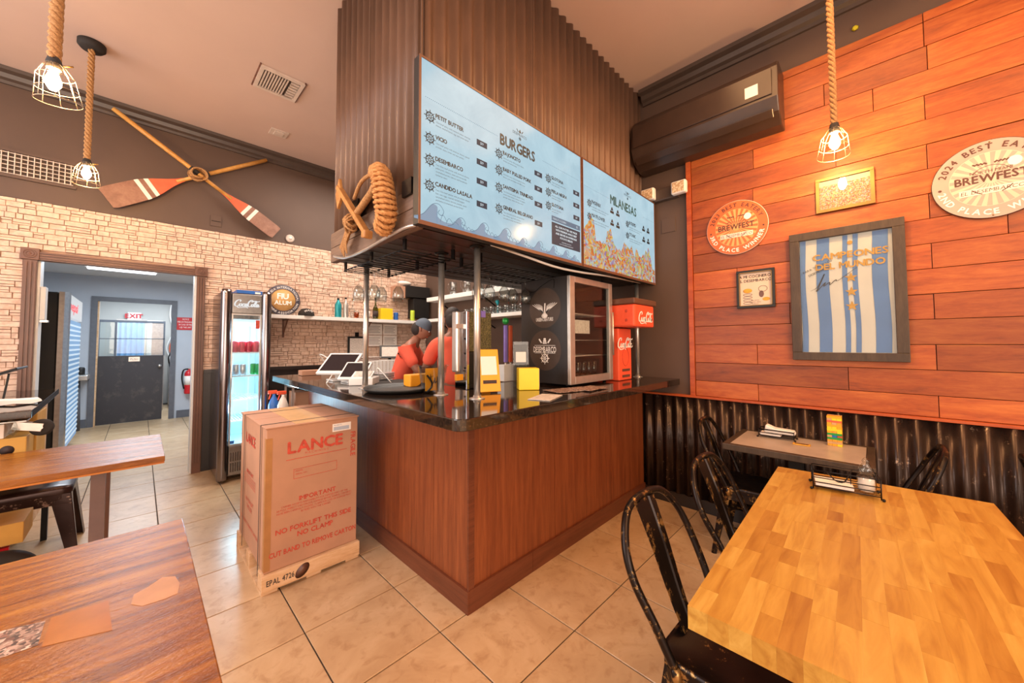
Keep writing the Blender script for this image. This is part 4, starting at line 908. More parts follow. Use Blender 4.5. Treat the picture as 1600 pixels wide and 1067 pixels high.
def tilted(parts, loc, rz, rx, root):
    R = Matrix.Rotation(rz, 3, 'Z')@Matrix.Rotation(rx, 3, 'X'); c = Vector(loc)
    for nm, cc, sz, m_, bv in parts: MB().obox(c+R@Vector(cc), sz, R).build(nm, m_, root, bv)
    return R
def pos(loc, rz, rx, label, w_=0.27, h_=0.19, receipt=False):
    t = thing('till_terminal', label, 'till', (loc[0], loc[1], ZT))
    R = tilted([('case', (0, 0, 0), (w_, 0.022, h_), 'white', 0.004), ('screen', (0, -0.0125, 0.004), (w_*0.86, 0.003, h_*0.8), 'screen_off', 0)], loc, rz, rx, t)
    c = Vector(loc)
    MB().beam(c+R@Vector((0, 0.012, 0)), Vector((loc[0]+0.05*math.sin(-rz), loc[1]+0.06, ZT+0.012)), 0.10, 0.03).build('stand', 'white', t, 0.004)
    MB().box(loc[0]-0.07, loc[0]+0.09, loc[1]-0.03, loc[1]+0.12, ZT+0.001, ZT+0.014).build('foot_plate', 'white', t, 0.003)
    return t
pos((1.20, 3.24, ZT+0.145), math.radians(-52), math.radians(-52), 'white till terminal with its dark screen tilted up, furthest left', 0.30, 0.26)
pos((1.24, 3.02, ZT+0.09), math.radians(-50), math.radians(-50), 'white till terminal leaning behind the small receipt printer', 0.22, 0.20)
rp = thing('receipt_printer', 'small white receipt printer beside the far left steel post', 'printer', (1.22, 2.84, ZT))
MB().prism([(1.10, 2.80, ZT+.001), (1.24, 2.70, ZT+.001), (1.36, 2.84, ZT+.001), (1.22, 2.95, ZT+.001)], (0, 0, 0.055)).build('case', 'white', rp, 0.006)
MB().obox((1.22, 2.83, ZT+0.073), (0.15, 0.13, 0.012), Matrix.Rotation(math.radians(-38), 3, 'Z')@Matrix.Rotation(math.radians(18), 3, 'X')).build('lid', 'white', rp, 0.003)
MB().obox((1.22, 2.825, ZT+0.082), (0.12, 0.09, 0.006), Matrix.Rotation(math.radians(-38), 3, 'Z')@Matrix.Rotation(math.radians(18), 3, 'X')).build('paper_window', 'paper_grey', rp)
tag(MB().tube(smooth_path([(1.12, 3.3, ZT+0.006), (1.05, 3.1, ZT+0.006), (1.2, 3.35, ZT+0.13), (1.12, 3.5, ZT+0.22), (1.3, 3.5, ZT+0.01), (1.42, 3.1, ZT+0.006), (1.38, 2.9, ZT+0.05), (1.33, 2.8, ZT+0.12), (1.4, 2.72, ZT+0.006)], 8), 0.004, 6).build('charging_cable', 'white'), 'tangled white cable around the till terminals', 'cable')
pl = thing('plate_stack', 'stack of white and blue plates behind the steel post', 'plates', (1.5, 3.1, ZT), 'plates')
for k in range(5): MB().lathe((1.48, 3.06, ZT+0.001+0.012*k), [(0.06, 0), (0.11, 0.010), (0.115, 0.014), (0.0, 0.006)], 28).build('plate', 'white' if k % 2 else 'silver_can', pl)
ps = tag(MB().box(1.12, 1.30, 4.0, 4.12, ZT+0.001, ZT+0.05).build('small_carton', 'card', None, 0.004), 'low small carton at the far end of the bar counter', 'carton')

# payment stand with orange face (code panel left blank white), acrylic holder, yellow cube, menus
q = thing('orange_sign_stand', 'orange leaning sign stand with a blank white square', 'sign', (1.60, 1.73, ZT))
R = Matrix.Rotation(math.radians(-24), 3, 'Z')@Matrix.Rotation(math.radians(-14), 3, 'X'); c = Vector((1.575, 1.76, ZT+0.142))
MB().obox(c, (0.14, 0.012, 0.275), R).build('panel', 'mustard', q, 0.003); MB().obox(c+R@Vector((0, -0.0068, 0.03)), (0.105, 0.0012, 0.12), R).build('white_square', 'paper', q)
MB().obox(c+R@Vector((0, -0.0068, -0.075)), (0.09, 0.0012, 0.022), R).build('dark_bar', 'print_dark', q)
MB().beam(c+R@Vector((0, 0.008, 0.06)), (c.x+0.04, c.y+0.075, ZT+0.006), 0.06, 0.006).build('back_strut', 'mustard', q)
yb = thing('yellow_cube', 'plain bright yellow cube box on the bar', 'box', (1.86, 1.66, ZT))
Ry = Matrix.Rotation(math.radians(-38), 3, 'Z'); cy = Vector((1.87, 1.69, ZT+0.074))
MB().obox(cy, (0.14, 0.10, 0.146), Ry).build('carton', 'yellow', yb, 0.004)
MB().obox(cy+Ry@Vector((0.071, 0, 0)), (0.001, 0.09, 0.135), Ry).build('side_label', 'disk_white', yb)
ah = thing('acrylic_card_holder', 'clear acrylic card holder standing behind the yellow cube', 'card holder', (1.93, 1.74, ZT))
ca = Vector((1.95, 1.83, ZT+0.165))
MB().obox(ca, (0.115, 0.02, 0.328), Ry).build('holder', 'acrylic', ah, 0.002); MB().obox(ca+Ry@Vector((0, -0.002, 0.06)), (0.095, 0.002, 0.16), Ry).build('card', 'black_matte', ah)
MB().obox(ca+Ry@Vector((0, -0.0045, 0.05)), (0.075, 0.001, 0.075), Ry).build('white_square', 'paper', ah)
for i, (cx_, cy_, a, w_, h_, m_, lb) in enumerate(((1.66, 1.36, 20, 0.24, 0.13, 'paper_grey', 'white edged menu card lying nearest the bar corner'), (2.02, 1.44, -14, 0.34, 0.17, 'leaflet', 'dark printed menu sheet lying in front of the cooler'), (2.16, 1.38, 4, 0.26, 0.14, 'leaflet', 'dark menu sheet lying furthest right on the bar'))):
    tag(MB().obox((cx_, cy_, ZT+0.003+0.003*i), (w_, h_, 0.003), Matrix.Rotation(math.radians(a), 3, 'Z')).build('menu_card', m_), lb, 'menu', 'menus on the bar')

# black counter-top cooler
ck = thing('countertop_cooler', 'black counter-top cooler with steel framed glass door', 'refrigerator', (2.45, 1.75, ZT))
cx0, cx1, cy0, cy1, cz0, cz1 = 2.14, 2.735, 1.525, 2.0, ZT+0.018, 1.885
sm = MB(); sm.box(cx0, cx0+0.02, cy0+0.03, cy1, cz0, cz1); sm.box(cx1-0.02, cx1, cy0+0.03, cy1, cz0, cz1); sm.box(cx0+.02, cx1-.02, cy1-0.02, cy1, cz0, cz1); sm.box(cx0+.02, cx1-.02, cy0+.03, cy1-.02, cz0, cz0+0.03); sm.box(cx0+.02, cx1-.02, cy0+.03, cy1-.02, cz1-0.03, cz1)
sm.build('cabinet', 'black_panel', ck)
for x in (cx0+.04, cx1-.04):
    for y in (cy0+.06, cy1-.04): MB().cyl((x, y, ZT+0.0005), (x, y, cz0), 0.014).build('foot', 'black', ck)
fr = MB(); fr.box(cx0, cx0+0.06, cy0, cy0+0.028, cz0, cz1); fr.box(cx1-0.05, cx1, cy0, cy0+0.028, cz0, cz1); fr.box(cx0+.06, cx1-.05, cy0, cy0+0.028, cz0, cz0+0.055); fr.box(cx0+.06, cx1-.05, cy0, cy0+0.028, cz1-0.045, cz1)
dr = fr.build('door_frame', 'steel', ck, 0.003)
MB().box(cx0+.06, cx1-.05, cy0+0.012, cy0+0.016, cz0+.055, cz1-.045).build('glass', 'pane', dr)
MB().cyl((2.72, cy0-0.012, 1.3), (2.72, cy0-0.012, 1.65), 0.007).build('handle', 'steel', dr)
for z in (1.30, 1.42, 1.62):
    b = MB()
    for i in range(12): b.tube([(cx0+.03+i*0.048, cy0+.05, z), (cx0+.03+i*0.048, cy1-.03, z)], 0.002, 4)
    b.tube([(cx0+.021, cy0+.05, z), (cx1-.021, cy0+.05, z)], 0.003, 5); b.build('wire_shelf', 'steel', ck)
MB().box(2.17, 2.42, cy0+0.02, cy0+0.023, 1.47, 1.57).build('notice', 'paper_grey', ck)
MB().cyl((2.40, 1.8, 1.83), (2.56, 1.8, 1.83), 0.018).build('inner_lamp', 'silver_can', ck)
for i in range(7):
    x = 2.21+0.075*(i % 6); y = 1.62+0.09*(i // 6)
    t = thing('frosted_glass', 'frosted beer glass on the cooler floor, %s from its left side' % ['first', 'second', 'third', 'fourth', 'fifth', 'sixth', 'seventh, in the back row,'][i], 'glass', (x, y, cz0+.031), 'glasses inside the counter-top cooler')
    MB().lathe((x, y, cz0+0.0315), [(0.024, 0), (0.03, 0.12), (0.028, 0.12), (0.022, 0.01), (0, 0.01)], 14).build('tumbler', 'clear', t)
# round decals on the cooler's side (x = const, reading towards -y)
UD, VD = (0, -1, 0), (0, 0, 1); XD = cx0-0.0008
def disc(mb, y, z, r, x=XD): mb.add([(x, y+r*math.cos(a*PI/24), z+r*math.sin(a*PI/24)) for a in range(48)], [tuple(range(48))])
for z in (1.665, 1.345): d = MB(); disc(d, 1.76, z, 0.152, XD+0.0004); d.build('round_decal', plain('decal_brown_'+str(z), '#4a3a30', 0.3), ck, fix=False)
b = MB()
for s_ in (-1, 1):
    for k in range(7):
        a = math.radians(38+k*7); r1 = 0.135-0.011*k
        b.beam((XD-0.0004, 1.76-s_*0.012, 1.63-0.005*k), (XD-0.0004, 1.76-s_*(0.012+math.cos(a)*r1), 1.63+math.sin(a)*r1*0.9-0.01), 0.007, 0.0004, (1, 0, 0), 0.004)
b.lathe((XD-0.0004, 1.76, 1.61), [(0.022, 0), (0.014, 0.0003)], 16, (-1, 0, 0)); b.beam((XD-0.0004, 1.76, 1.63), (XD-0.0004, 1.755, 1.70), 0.012, 0.0004, (1, 0, 0))
b.tube([(XD-0.0006, 1.76+0.026*math.cos(a*PI/8), 1.605+0.016*math.sin(a*PI/8)) for a in range(16)], 0.003, 4, True)
text_mb(b, 'UNSEEN CREATURES', (XD-0.0004, 1.76, 1.565), UD, VD, 0.026, 'C', sx=0.48, bold=0.0006)
text_mb(b, 'DESEMBARCO', (XD-0.0004, 1.76, 1.33), UD, VD, 0.042, 'C', sx=0.58, bold=0.0012)
for z in (1.323, 1.38): b.add([(XD-0.0004, 1.86, z), (XD-0.0004, 1.66, z), (XD-0.0004, 1.66, z+0.003), (XD-0.0004, 1.86, z+0.003)], [(0, 1, 2, 3)])
b.tube([(XD-0.0006, 1.76+0.03*math.cos(a*PI/8), 1.285+0.03*math.sin(a*PI/8)) for a in range(16)], 0.0035, 4, True)
for a in range(8): b.beam((XD-0.0006, 1.76, 1.285), (XD-0.0006, 1.76+0.045*math.cos(a*PI/4), 1.285+0.045*math.sin(a*PI/4)), 0.005, 0.0004, (1, 0, 0))
for k, zz in enumerate((1.40, 1.415, 1.43)):
    for s_ in (-1, 0, 1): b.ball((XD-0.0006, 1.76+s_*0.013*(1-0.3*k), zz), 0.007, 0.05, 1, 1, 8, 6)
for s_ in (-1, 1): b.beam((XD-0.0006, 1.76+s_*0.03, 1.40), (XD-0.0006, 1.76+s_*0.055, 1.43), 0.012, 0.0004, (1, 0, 0))
b.build('white_print', 'print_white', ck, fix=False)
tag(MB().tube(smooth_path([(2.13, 1.95, 1.83), (2.11, 1.85, 1.79), (2.10, 1.75, 1.83), (2.12, 1.66, 1.87), (2.10, 1.64, 1.80)], 8), 0.003, 6).build('thin_cord', 'black'), 'thin black cord draped over the upper side of the black cooler', 'cord')

# red drinks dispenser
sd = thing('drinks_dispenser', 'orange-red fountain drinks dispenser with white script', 'dispenser', (2.95, 1.6, ZT))
MB().box(2.785, 3.01, 1.50, 1.95, ZT+0.001, 1.52).build('lower_body', 'orange_red', sd, 0.008)
MB().prism([(2.77, 1.35, 1.53), (2.77, 1.35, 1.715), (2.77, 1.82, 1.715), (2.77, 1.82, 1.53)], (0.37, 0, 0)).build('upper_body', 'orange_red', sd, 0.015)
MB().box(2.765, 3.185, 1.345, 1.825, 1.7155, 1.765).build('lid', 'trim_brown', sd, 0.01)
for z in (1.585, 1.66): MB().lathe((2.7695, 1.42, z), [(0.012, 0), (0.008, 0.003)], 12, (-1, 0, 0)).build('screw', 'dark_red_print', sd)
b = MB(); strokes(b, COLA, (2.84, 1.348, 1.575), U, V, 0.036, 0.32, 0.12); strokes(b, COLA, (2.77, 1.499, 1.36), U, V, 0.036, 0.32, 0.12); b.build('script_lettering', 'print_white', sd, fix=False)
for z in (1.16, 1.11): MB().box(2.84, 2.97, 1.496, 1.499, z, z+0.02).build('vent_slot', 'trim_brown', sd)
b = MB(); b.tube([(2.90+0.055*math.cos(a*PI/16), 1.498, 1.28+0.075*math.sin(a*PI/16)) for a in range(32)], 0.0018, 4, True); b.build('round_print', 'dark_red_print', sd)

# steel till column / beer tower with mossy panel
bt = thing('beer_tower', 'chrome beer tap tower with a dark mossy front panel', 'beer tap', (1.62, 1.98, ZT))
MB().box(1.56, 1.585, 1.97, 2.10, ZT+0.001, 1.62).build('steel_column', 'chrome', bt, 0.003); MB().box(1.50, 1.53, 2.0, 2.06, ZT+0.12, 1.62).build('tap_tube', 'steel', bt, 0.01)
MB().box(1.588, 1.80, 1.99, 2.10, ZT+0.001, 1.34).build('dark_base', 'black_matte', bt, 0.006); MB().box(1.588, 1.80, 1.985, 2.10, 1.342, 1.62).build('mossy_panel', 'moss', bt, 0.003)
MB().box(1.49, 1.56, 1.99, 2.02, 1.50, 1.53).build('tap_bracket', 'steel', bt)
MB().box(1.49, 1.545, 1.985, 2.01, 1.15, 1.19).build('yellow_tag', 'mustard', bt); MB().box(1.70, 1.74, 1.98, 1.984, 1.585, 1.63).build('purple_tag', 'purple', bt)
for k in range(4): MB().lathe((1.5595, 1.985, 1.13+0.1*k), [(0.008, 0), (0.006, 0.006)], 10, (-1, 0, 0)).build('knob', 'black', bt)
th = thing('tap_handles', 'violet and orange tap handles beside the black cooler', 'tap handles', (2.16, 2.15, 1.17))
MB().box(2.10, 2.28, 2.16, 2.24, ZT+0.001, 1.22).build('drip_base', 'white', th, 0.004)
for i, m_ in enumerate(('purple', 'oar_red')): MB().box(2.13+0.06*i, 2.165+0.06*i, 2.18, 2.20, 1.24, 1.55).build('handle', m_, th, 0.006); MB().cyl((2.147+0.06*i, 2.19, 1.21), (2.147+0.06*i, 2.19, 1.24), 0.008).build('spindle', 'steel', th)
MB().ball((2.147, 2.19, 1.585), 0.03).build('finial', 'green', th)

# ------------------------------------------------------------------ wall shelves behind the bar
s1 = thing('wall_shelf', 'long white shelf on the stone wall holding bottles', 'shelf', (2.1, 5.2, 1.7))
MB().box(1.0, 3.04, 5.05, YL-0.014, 1.705, 1.75).build('board', 'white', s1, 0.003)
for x in (1.26, 2.3):
    MB().box(x-0.012, x+0.012, 5.285, 5.292, 1.48, 1.704).build('bracket_leg', 'trim_brown', s1); MB().beam((x, 5.288, 1.52), (x, 5.10, 1.70), 0.012, 0.012).build('bracket_brace', 'trim_brown', s1)
    MB().box(x-0.012, x+0.012, 5.08, 5.285, 1.692, 1.704).build('bracket_arm', 'trim_brown', s1)
s2 = thing('wall_shelf', 'upper white shelf on the dark wall holding jugs', 'shelf', (3.2, 3.9, 2.1))
MB().box(3.05, XR-0.001, 2.3, 4.83, 2.03, 2.09).build('board', 'white', s2, 0.003)
for y in (2.6, 3.6, 4.6): MB().beam((XR-0.004, y, 1.9), (3.1, y, 2.028), 0.014, 0.014).build('bracket_brace', 'black', s2)
s3 = thing('wall_shelf', 'lower white shelf on the dark wall holding small tumblers', 'shelf', (3.2, 3.9, 1.75))
MB().box(3.05, XR-0.001, 2.3, 4.83, 1.72, 1.765).build('board', 'white', s3, 0.003)
for y in (2.6, 3.6, 4.6): MB().beam((XR-0.004, y, 1.6), (3.1, y, 1.718), 0.014, 0.014).build('bracket_brace', 'black', s3)

# round sign leaning on the shelf
fs = thing('round_sign', 'round gold and slate sign reading FIU ALUM', 'sign', (1.24, 5.22, 1.752))
Cn = Vector((1.24, 5.235, 1.945)); 
MB().lathe(Cn+Vector((0, 0.02, 0)), [(0.19, 0), (0.192, 0.01), (0.185, 0.022), (0, 0.022)], 48, (0, -1, 0)).build('rim', 'fiu_blue', fs)
MB().lathe(Cn+Vector((0, -0.0025, 0)), [(0.135, 0), (0.135, 0.002), (0, 0.002)], 48, (0, -1, 0)).build('face', 'fiu_gold', fs)
b = MB(); b.tube([Cn+Vector((0.137*math.cos(a*PI/24), -0.004, 0.137*math.sin(a*PI/24))) for a in range(48)], 0.003, 5, True); b.build('inner_ring', 'trim_brown', fs)
b = MB(); Lq = Cn+Vector((0, -0.0055, 0)); text_mb(b, 'FIU', Lq+Vector((0, 0, 0.015)), U, V, 0.068, 'C', bold=0.003); text_mb(b, 'ALUM', Lq+Vector((0, 0, -0.058)), U, V, 0.05, 'C', bold=0.002)
arc_text(b, 'FLORIDA INTERNATIONAL', Cn, U, V, 0.148, 0.026, 90, True, lift=0.003); arc_text(b, 'ALUMNI ASSOCIATION', Cn, U, V, 0.148, 0.026, -90, False, lift=0.003); b.build('lettering', 'print_white', fs, fix=False)
ht = thing('baseball_cap', 'dark brown baseball cap lying on the white shelf', 'cap', (1.48, 5.14, 1.752))
MB().lathe((1.48, 5.15, 1.752), [(0.092, 0), (0.094, 0.02), (0.082, 0.06), (0.05, 0.09), (0.0, 0.1)], 24).build('crown', 'rubber', ht)
MB().prism([(1.48-0.075+0.15*i/8, 5.07-0.055*math.sin(PI*i/8), 1.7525) for i in range(9)], (0, 0, 0.008)).build('brim', 'rubber', ht)
b = MB(); arc_text(b, 'MIAMI', (1.48, 5.052, 1.76), U, V, 0.05, 0.022, 90, True, 0.001); b.build('lettering', 'print_white', ht, fix=False)
ZS = 1.7505
def bottle(x, y, z, r, hb, hn, m, label, cap='black', labm=None, grp='bottles on the long shelf'):
    t = thing('bottle', label, 'bottle', (x, y, z)); t['group'] = grp
    MB().lathe((x, y, z), [(r*.95, 0), (r, 0.01), (r, hb*.8), (r*.45, hb), (r*.32, hb+0.02), (r*.32, hb+hn)], 18).build('body', m, t)
    MB().lathe((x, y, z+hb+hn+0.0005), [(r*.38, 0), (r*.38, 0.022)], 12).build('stopper', cap, t)
    if labm: MB().lathe((x, y, z+hb*.2), [(r*1.02, 0), (r*1.02, hb*.42)], 18).build('paper_label', labm, t)
bottle(1.86, 5.12, ZS, 0.042, 0.22, 0.02, 'teal', 'teal metal flask, leftmost of the bottles on the shelf')
bottle(1.97, 5.15, ZS, 0.036, 0.23, 0.03, 'steel', 'steel flask beside the teal one')
bottle(2.06, 5.14, ZS, 0.033, 0.15, 0.10, 'clear', 'clear bottle right of the steel flask', 'gold')
t = thing('whisky_glass', 'short glass of amber drink on the shelf', 'glass', (2.09, 5.08, ZS)); MB().lathe((2.09, 5.08, ZS), [(0.03, 0), (0.036, 0.08), (0.0, 0.08)], 16).build('drink', 'amber', t); MB().lathe((2.09, 5.08, ZS+0.081), [(0.036, 0), (0.038, 0.03), (0.035, 0.03)], 16).build('rim', 'clear', t)
bottle(2.27, 5.14, ZS, 0.036, 0.18, 0.10, 'clear', 'clear labelled bottle left of the green wine bottle', 'black', 'paper')
bottle(2.38, 5.12, ZS, 0.038, 0.19, 0.10, 'olive_glass', 'olive green wine bottle with a dark label', 'black', 'print_dark')
y2 = thing('yellow_box', 'small plain yellow box on the long shelf', 'box', (2.53, 5.12, ZS)); MB().box(2.44, 2.62, 5.06, 5.2, ZS, ZS+0.165).build('carton', 'yellow', y2, 0.004)
t = thing('blue_can', 'blue drink can beside the yellow box', 'can', (2.70, 5.12, ZS)); MB().lathe((2.70, 5.12, ZS), [(0.03, 0), (0.034, 0.01), (0.034, 0.1), (0.028, 0.115), (0, 0.113)], 18).build('can', 'blue', t)
t = thing('lime_can', 'lime green drink can at the right end of the long shelf', 'can', (2.98, 5.12, ZS)); MB().lathe((2.98, 5.12, ZS), [(0.03, 0), (0.034, 0.01), (0.034, 0.15), (0.028, 0.165), (0, 0.163)], 18).build('can', 'lime', t)
# jugs and tumblers on the dark wall's shelves
for i, (y, r, h_) in enumerate(((4.33, 0.055, 0.2), (4.02, 0.06, 0.22), (3.72, 0.055, 0.2), (3.45, 0.06, 0.23), (3.2, 0.05, 0.18), (2.95, 0.06, 0.2))):
    t = thing('pitcher', '%s glass pitcher from the left on the upper white shelf' % ['first', 'second', 'third', 'fourth', 'fifth', 'sixth'][i], 'pitcher', (3.18, y, 2.0905)); t['group'] = 'pitchers on the upper shelf'
    MB().lathe((3.18, y, 2.0905), [(r*.85, 0), (r, h_*.5), (r*.95, h_), (r*.88, h_), (r*.93, h_*.5), (r*.78, 0.01), (0, 0.01)], 20).build('jug', 'clear', t)
    MB().tube(smooth_path([(3.18-r*0.9, y, 2.09+h_*.9), (3.18-r*1.6, y, 2.09+h_*.75), (3.18-r*1.6, y, 2.09+h_*.4), (3.18-r*0.93, y, 2.09+h_*.25)], 5), 0.006).build('handle', 'clear', t)
tum = None; k = 0
for i in range(9):
    for j in range(2):
        y = 3.95-0.13*i+0.05*j; x = 3.12+0.1*j
        if tum is None:
            t = thing('tumbler', 'x', 'glass', (x, y, 1.7655)); MB().lathe((x, y, 1.7655), [(0.03, 0), (0.036, 0.06), (0.03, 0.1), (0.027, 0.1), (0.033, 0.06), (0.026, 0.01), (0, 0.01)], 14).build('tumbler', 'clear', t); tum = t
        else: t = copy_tree(tum); t.location = (x, y, 1.7655)
        t['label'] = 'upturned clear tumbler in the %s row on the lower white shelf' % ('front' if j == 0 else 'back'); t['group'] = 'tumblers on the lower shelf, %s row' % ('front' if j == 0 else 'back')
t = thing('teal_glass', 'teal glass ornament standing out among the clear tumblers', 'glass', (3.12, 3.30, 1.866)); MB().lathe((3.165, 3.37, 1.7655), [(0.02, 0), (0.01, 0.02), (0.008, 0.12), (0.035, 0.16), (0.02, 0.18)], 14).build('goblet', 'teal', t); t.location = (3.165, 3.37, 1.7655)
for c_ in t.children: c_.location = Vector((3.12, 3.30, 1.866))-Vector((3.165, 3.37, 1.7655))
# black speaker box, dispenser and cushion by the wall corner
t = thing('wall_cabinet_speaker', 'black box unit on the stone wall in the bar corner', 'speaker', (2.9, 5.2, 2.1))
MB().box(2.86, 3.28, 5.10, YL-0.014, 2.12, 2.30).build('upper_case', 'black_matte', t, 0.004); MB().box(3.0, 3.28, 5.12, YL-0.014, 1.80, 2.11).build('lower_case', 'black_matte', t, 0.004)
MB().box(2.70, 2.855, 5.12, YL-0.014, 2.10, 2.28).build('card_box', 'card', t, 0.003)
t = thing('white_bundle', 'white paper bundle on top of the black wall box', 'bundle', (2.9, 5.2, 2.301)); MB().ball((2.88, 5.2, 2.34), 0.04, 3.0, 1.5, 0.95).build('paper', 'paper', t)
# clipboards and notices on the stone wall
t = thing('menu_clipboard', 'dark framed sheet hanging beside the far left steel post', 'clipboard', (2.17, 5.28, 1.2))
MB().box(2.05, 2.31, 5.268, 5.282, 1.18, 1.50).build('frame', 'black_matte', t, 0.006); MB().box(2.08, 2.28, 5.2655, 5.2675, 1.24, 1.475).build('sheet', 'paper_grey', t)
MB().box(2.12, 2.24, 5.255, 5.267, 1.185, 1.215).build('clip', 'steel', t); MB().box(2.155, 2.205, 5.268, 5.282, 1.501, 1.56).build('hook', 'black', t)
t = thing('yellow_marker', 'short yellow marker box leaning by the framed sheet', 'marker', (1.99, 5.15, 1.116)); MB().beam((2.0, 5.275, 1.118), (1.97, 5.28, 1.25), 0.04, 0.02).build('body', 'yellow', t)
for i, (x, z, lb) in enumerate(((2.34, 1.53, 'upper left paper notice on the stone wall'), (2.58, 1.53, 'upper right paper notice on the stone wall'), (2.34, 1.36, 'lower left paper notice on the stone wall'), (2.58, 1.36, 'lower right paper notice on the stone wall'))):
    t = thing('paper_notice', lb, 'notice', (x+0.11, 5.285, z)); t['group'] = 'paper notices under the long shelf'
    MB().box(x, x+0.225, 5.2835, 5.285, z, z+0.16).build('sheet', 'paper', t)
    b = MB()
    for k in range(5): b.add([(x+0.02, 5.283, z+0.12-k*0.022), (x+0.19-0.02*(k % 2), 5.283, z+0.12-k*0.022), (x+0.19-0.02*(k % 2), 5.283, z+0.125-k*0.022), (x+0.02, 5.283, z+0.125-k*0.022)], [(0, 1, 2, 3)])
    b.build('lines', 'print_dark', t, fix=False)
# back counter along the stone wall
bk = thing('back_counter', 'low work counter along the stone wall behind the bar', 'counter', (2.5, 4.95, 0))
MB().box(1.95, XR-0.003, 4.75, 5.262, 0.94, 0.98).build('worktop', 'steel', bk, 0.003); MB().box(1.97, XR-0.01, 4.78, 5.26, 0.02, 0.938).build('cabinet', 'black_panel', bk)
t = thing('white_drawer_unit', 'white ribbed box on the counter behind the plates', 'box', (2.3, 4.9, 0.98)); MB().box(2.0, 2.75, 4.80, 5.05, 0.981, 1.17).build('case', 'white', t, 0.006)
for i in range(14): MB().box(2.02+i*0.052, 2.03+i*0.052, 4.796, 4.7995, 0.99, 1.16).build('rib', 'paper_grey', t)
t = thing('tablet_display', 'dark tilted tablet on the white ribbed box', 'tablet', (2.55, 4.9, 1.171)); R = Matrix.Rotation(math.radians(-25), 3, 'Z')@Matrix.Rotation(math.radians(-28), 3, 'X'); c = Vector((2.50, 4.88, 1.28))
MB().obox(c, (0.30, 0.015, 0.2), R).build('case', 'black_matte', t, 0.003); MB().obox(c+R@Vector((0, -0.0085, 0)), (0.24, 0.001, 0.15), R).build('picture', 'paper_grey', t); MB().beam(c+R@Vector((0, .01, -.02)), (2.53, 4.97, 1.172), 0.04, 0.006).build('strut', 'black', t)
t = thing('magazine_pile', 'pile of folded papers behind the far left steel post', 'papers', (2.1, 4.9, 1.171))
for k in range(4): MB().box(2.02+0.01*k, 2.30+0.01*k, 4.82, 5.02, 1.172+0.012*k, 1.182+0.012*k).build('folder', 'paper_grey' if k % 2 else 'trim_brown', t)
for i, x in enumerate((2.62, 2.70)):
    t = thing('clear_cup', ['left clear plastic cup by the tilted tablet', 'right clear plastic cup by the tilted tablet'][i], 'cup', (x, 4.84, 1.171), 'clear cups by the tablet'); MB().lathe((x, 4.84, 1.1715), [(0.03, 0), (0.042, 0.11), (0.039, 0.11), (0.028, 0.004), (0, 0.004)], 16).build('cup', 'acrylic', t)

# ------------------------------------------------------------------ tall drinks refrigerator against the stone wall
tf = thing('drinks_refrigerator', 'tall lit glass-door drinks refrigerator with white script header', 'refrigerator', (0.77, 4.98, 0))
fx0, fx1, fy0, fy1 = 0.565, 0.99, 4.66, 5.28
b = MB(); b.box(fx0, fx0+0.02, fy0+0.06, fy1, 0.05, 1.93); b.box(fx1-0.02, fx1, fy0+0.06, fy1, 0.05, 1.93); b.box(fx0+.02, fx1-.02, fy0+0.06, fy1, 1.90, 1.93); b.box(fx0+.02, fx1-.02, fy0+.06, fy1, 0.05, 0.36); b.box(fx0+.02, fx1-.02, fy0+0.06, fy1, 1.66, 1.72)
b.build('cabinet', 'dark_chrome', tf)
b = MB(); b.box(fx0+.0205, fx0+.024, fy0+.061, fy1-.001, 0.361, 1.659); b.box(fx1-.024, fx1-.0205, fy0+.061, fy1-.001, 0.361, 1.659); b.box(fx0+.024, fx1-.024, fy1-.02, fy1-.001, 0.361, 1.659); b.box(fx0+.024, fx1-.024, fy0+.061, fy1-.02, 0.361, 0.365)
b.build('liner', plain('fridge_liner', '#d3e8ee', 0.4, var=0.02), tf)
for x in (0.60, 0.95):
    for y in (4.76, 5.24): MB().cyl((x, y, 0), (x, y, 0.05), 0.018).build('foot', 'black', tf)
for xc in (0.606, 0.955):
    MB().lathe((xc, fy0+0.03, 0.03), [(0.042, 0), (0.045, 0.02), (0.045, 1.90), (0.04, 1.93), (0, 1.935)], 24).build('corner_column', 'dark_chrome', tf)
MB().box(0.652, 0.909, fy0+0.012, fy0+0.059, 1.715, 1.92).build('header', 'brushed', tf, 0.006)
b = MB(); strokes(b, COLA, (0.668, fy0+0.0105, 1.79), U, V, 0.0305, 0.34, 0.12); b.build('script_lettering', emit('lit_script', '#ffffff', 1.0), tf, fix=False)
b = MB(); b.box(0.652, 0.664, fy0+0.02, fy0+0.05, 0.36, 1.714); b.box(0.897, 0.909, fy0+0.02, fy0+0.05, 0.36, 1.714); b.box(0.664, 0.897, fy0+0.02, fy0+0.05, 0.36, 0.375); b.box(0.664, 0.897, fy0+0.02, fy0+0.05, 1.70, 1.714)
dr = b.build('door', 'steel', tf); MB().box(0.664, 0.897, fy0+0.032, fy0+0.036, 0.375, 1.70).build('glass', 'pane', dr)
b = MB(); b.box(0.655, 0.908, fy0+0.015, fy0+0.058, 0.07, 0.355); b.build('grille_panel', 'brushed', tf, 0.003)
for r_ in range(2):
    for i in range(12): MB().box(0.668+i*0.0195, 0.679+i*0.0195, fy0+0.011, fy0+0.0145, 0.10+0.105*r_, 0.19+0.105*r_).build('vent_slot', 'vent_dark', tf)
b = MB(); text_mb(b, 'DRINK', (0.86, fy0+0.014, 0.325), U, V, 0.014, 'C'); b.build('small_lettering', 'print_white', tf, fix=False)
MB().cyl((0.655, fy0-0.018, 0.9), (0.655, fy0-0.018, 1.2), 0.006).build('handle', 'steel', tf)
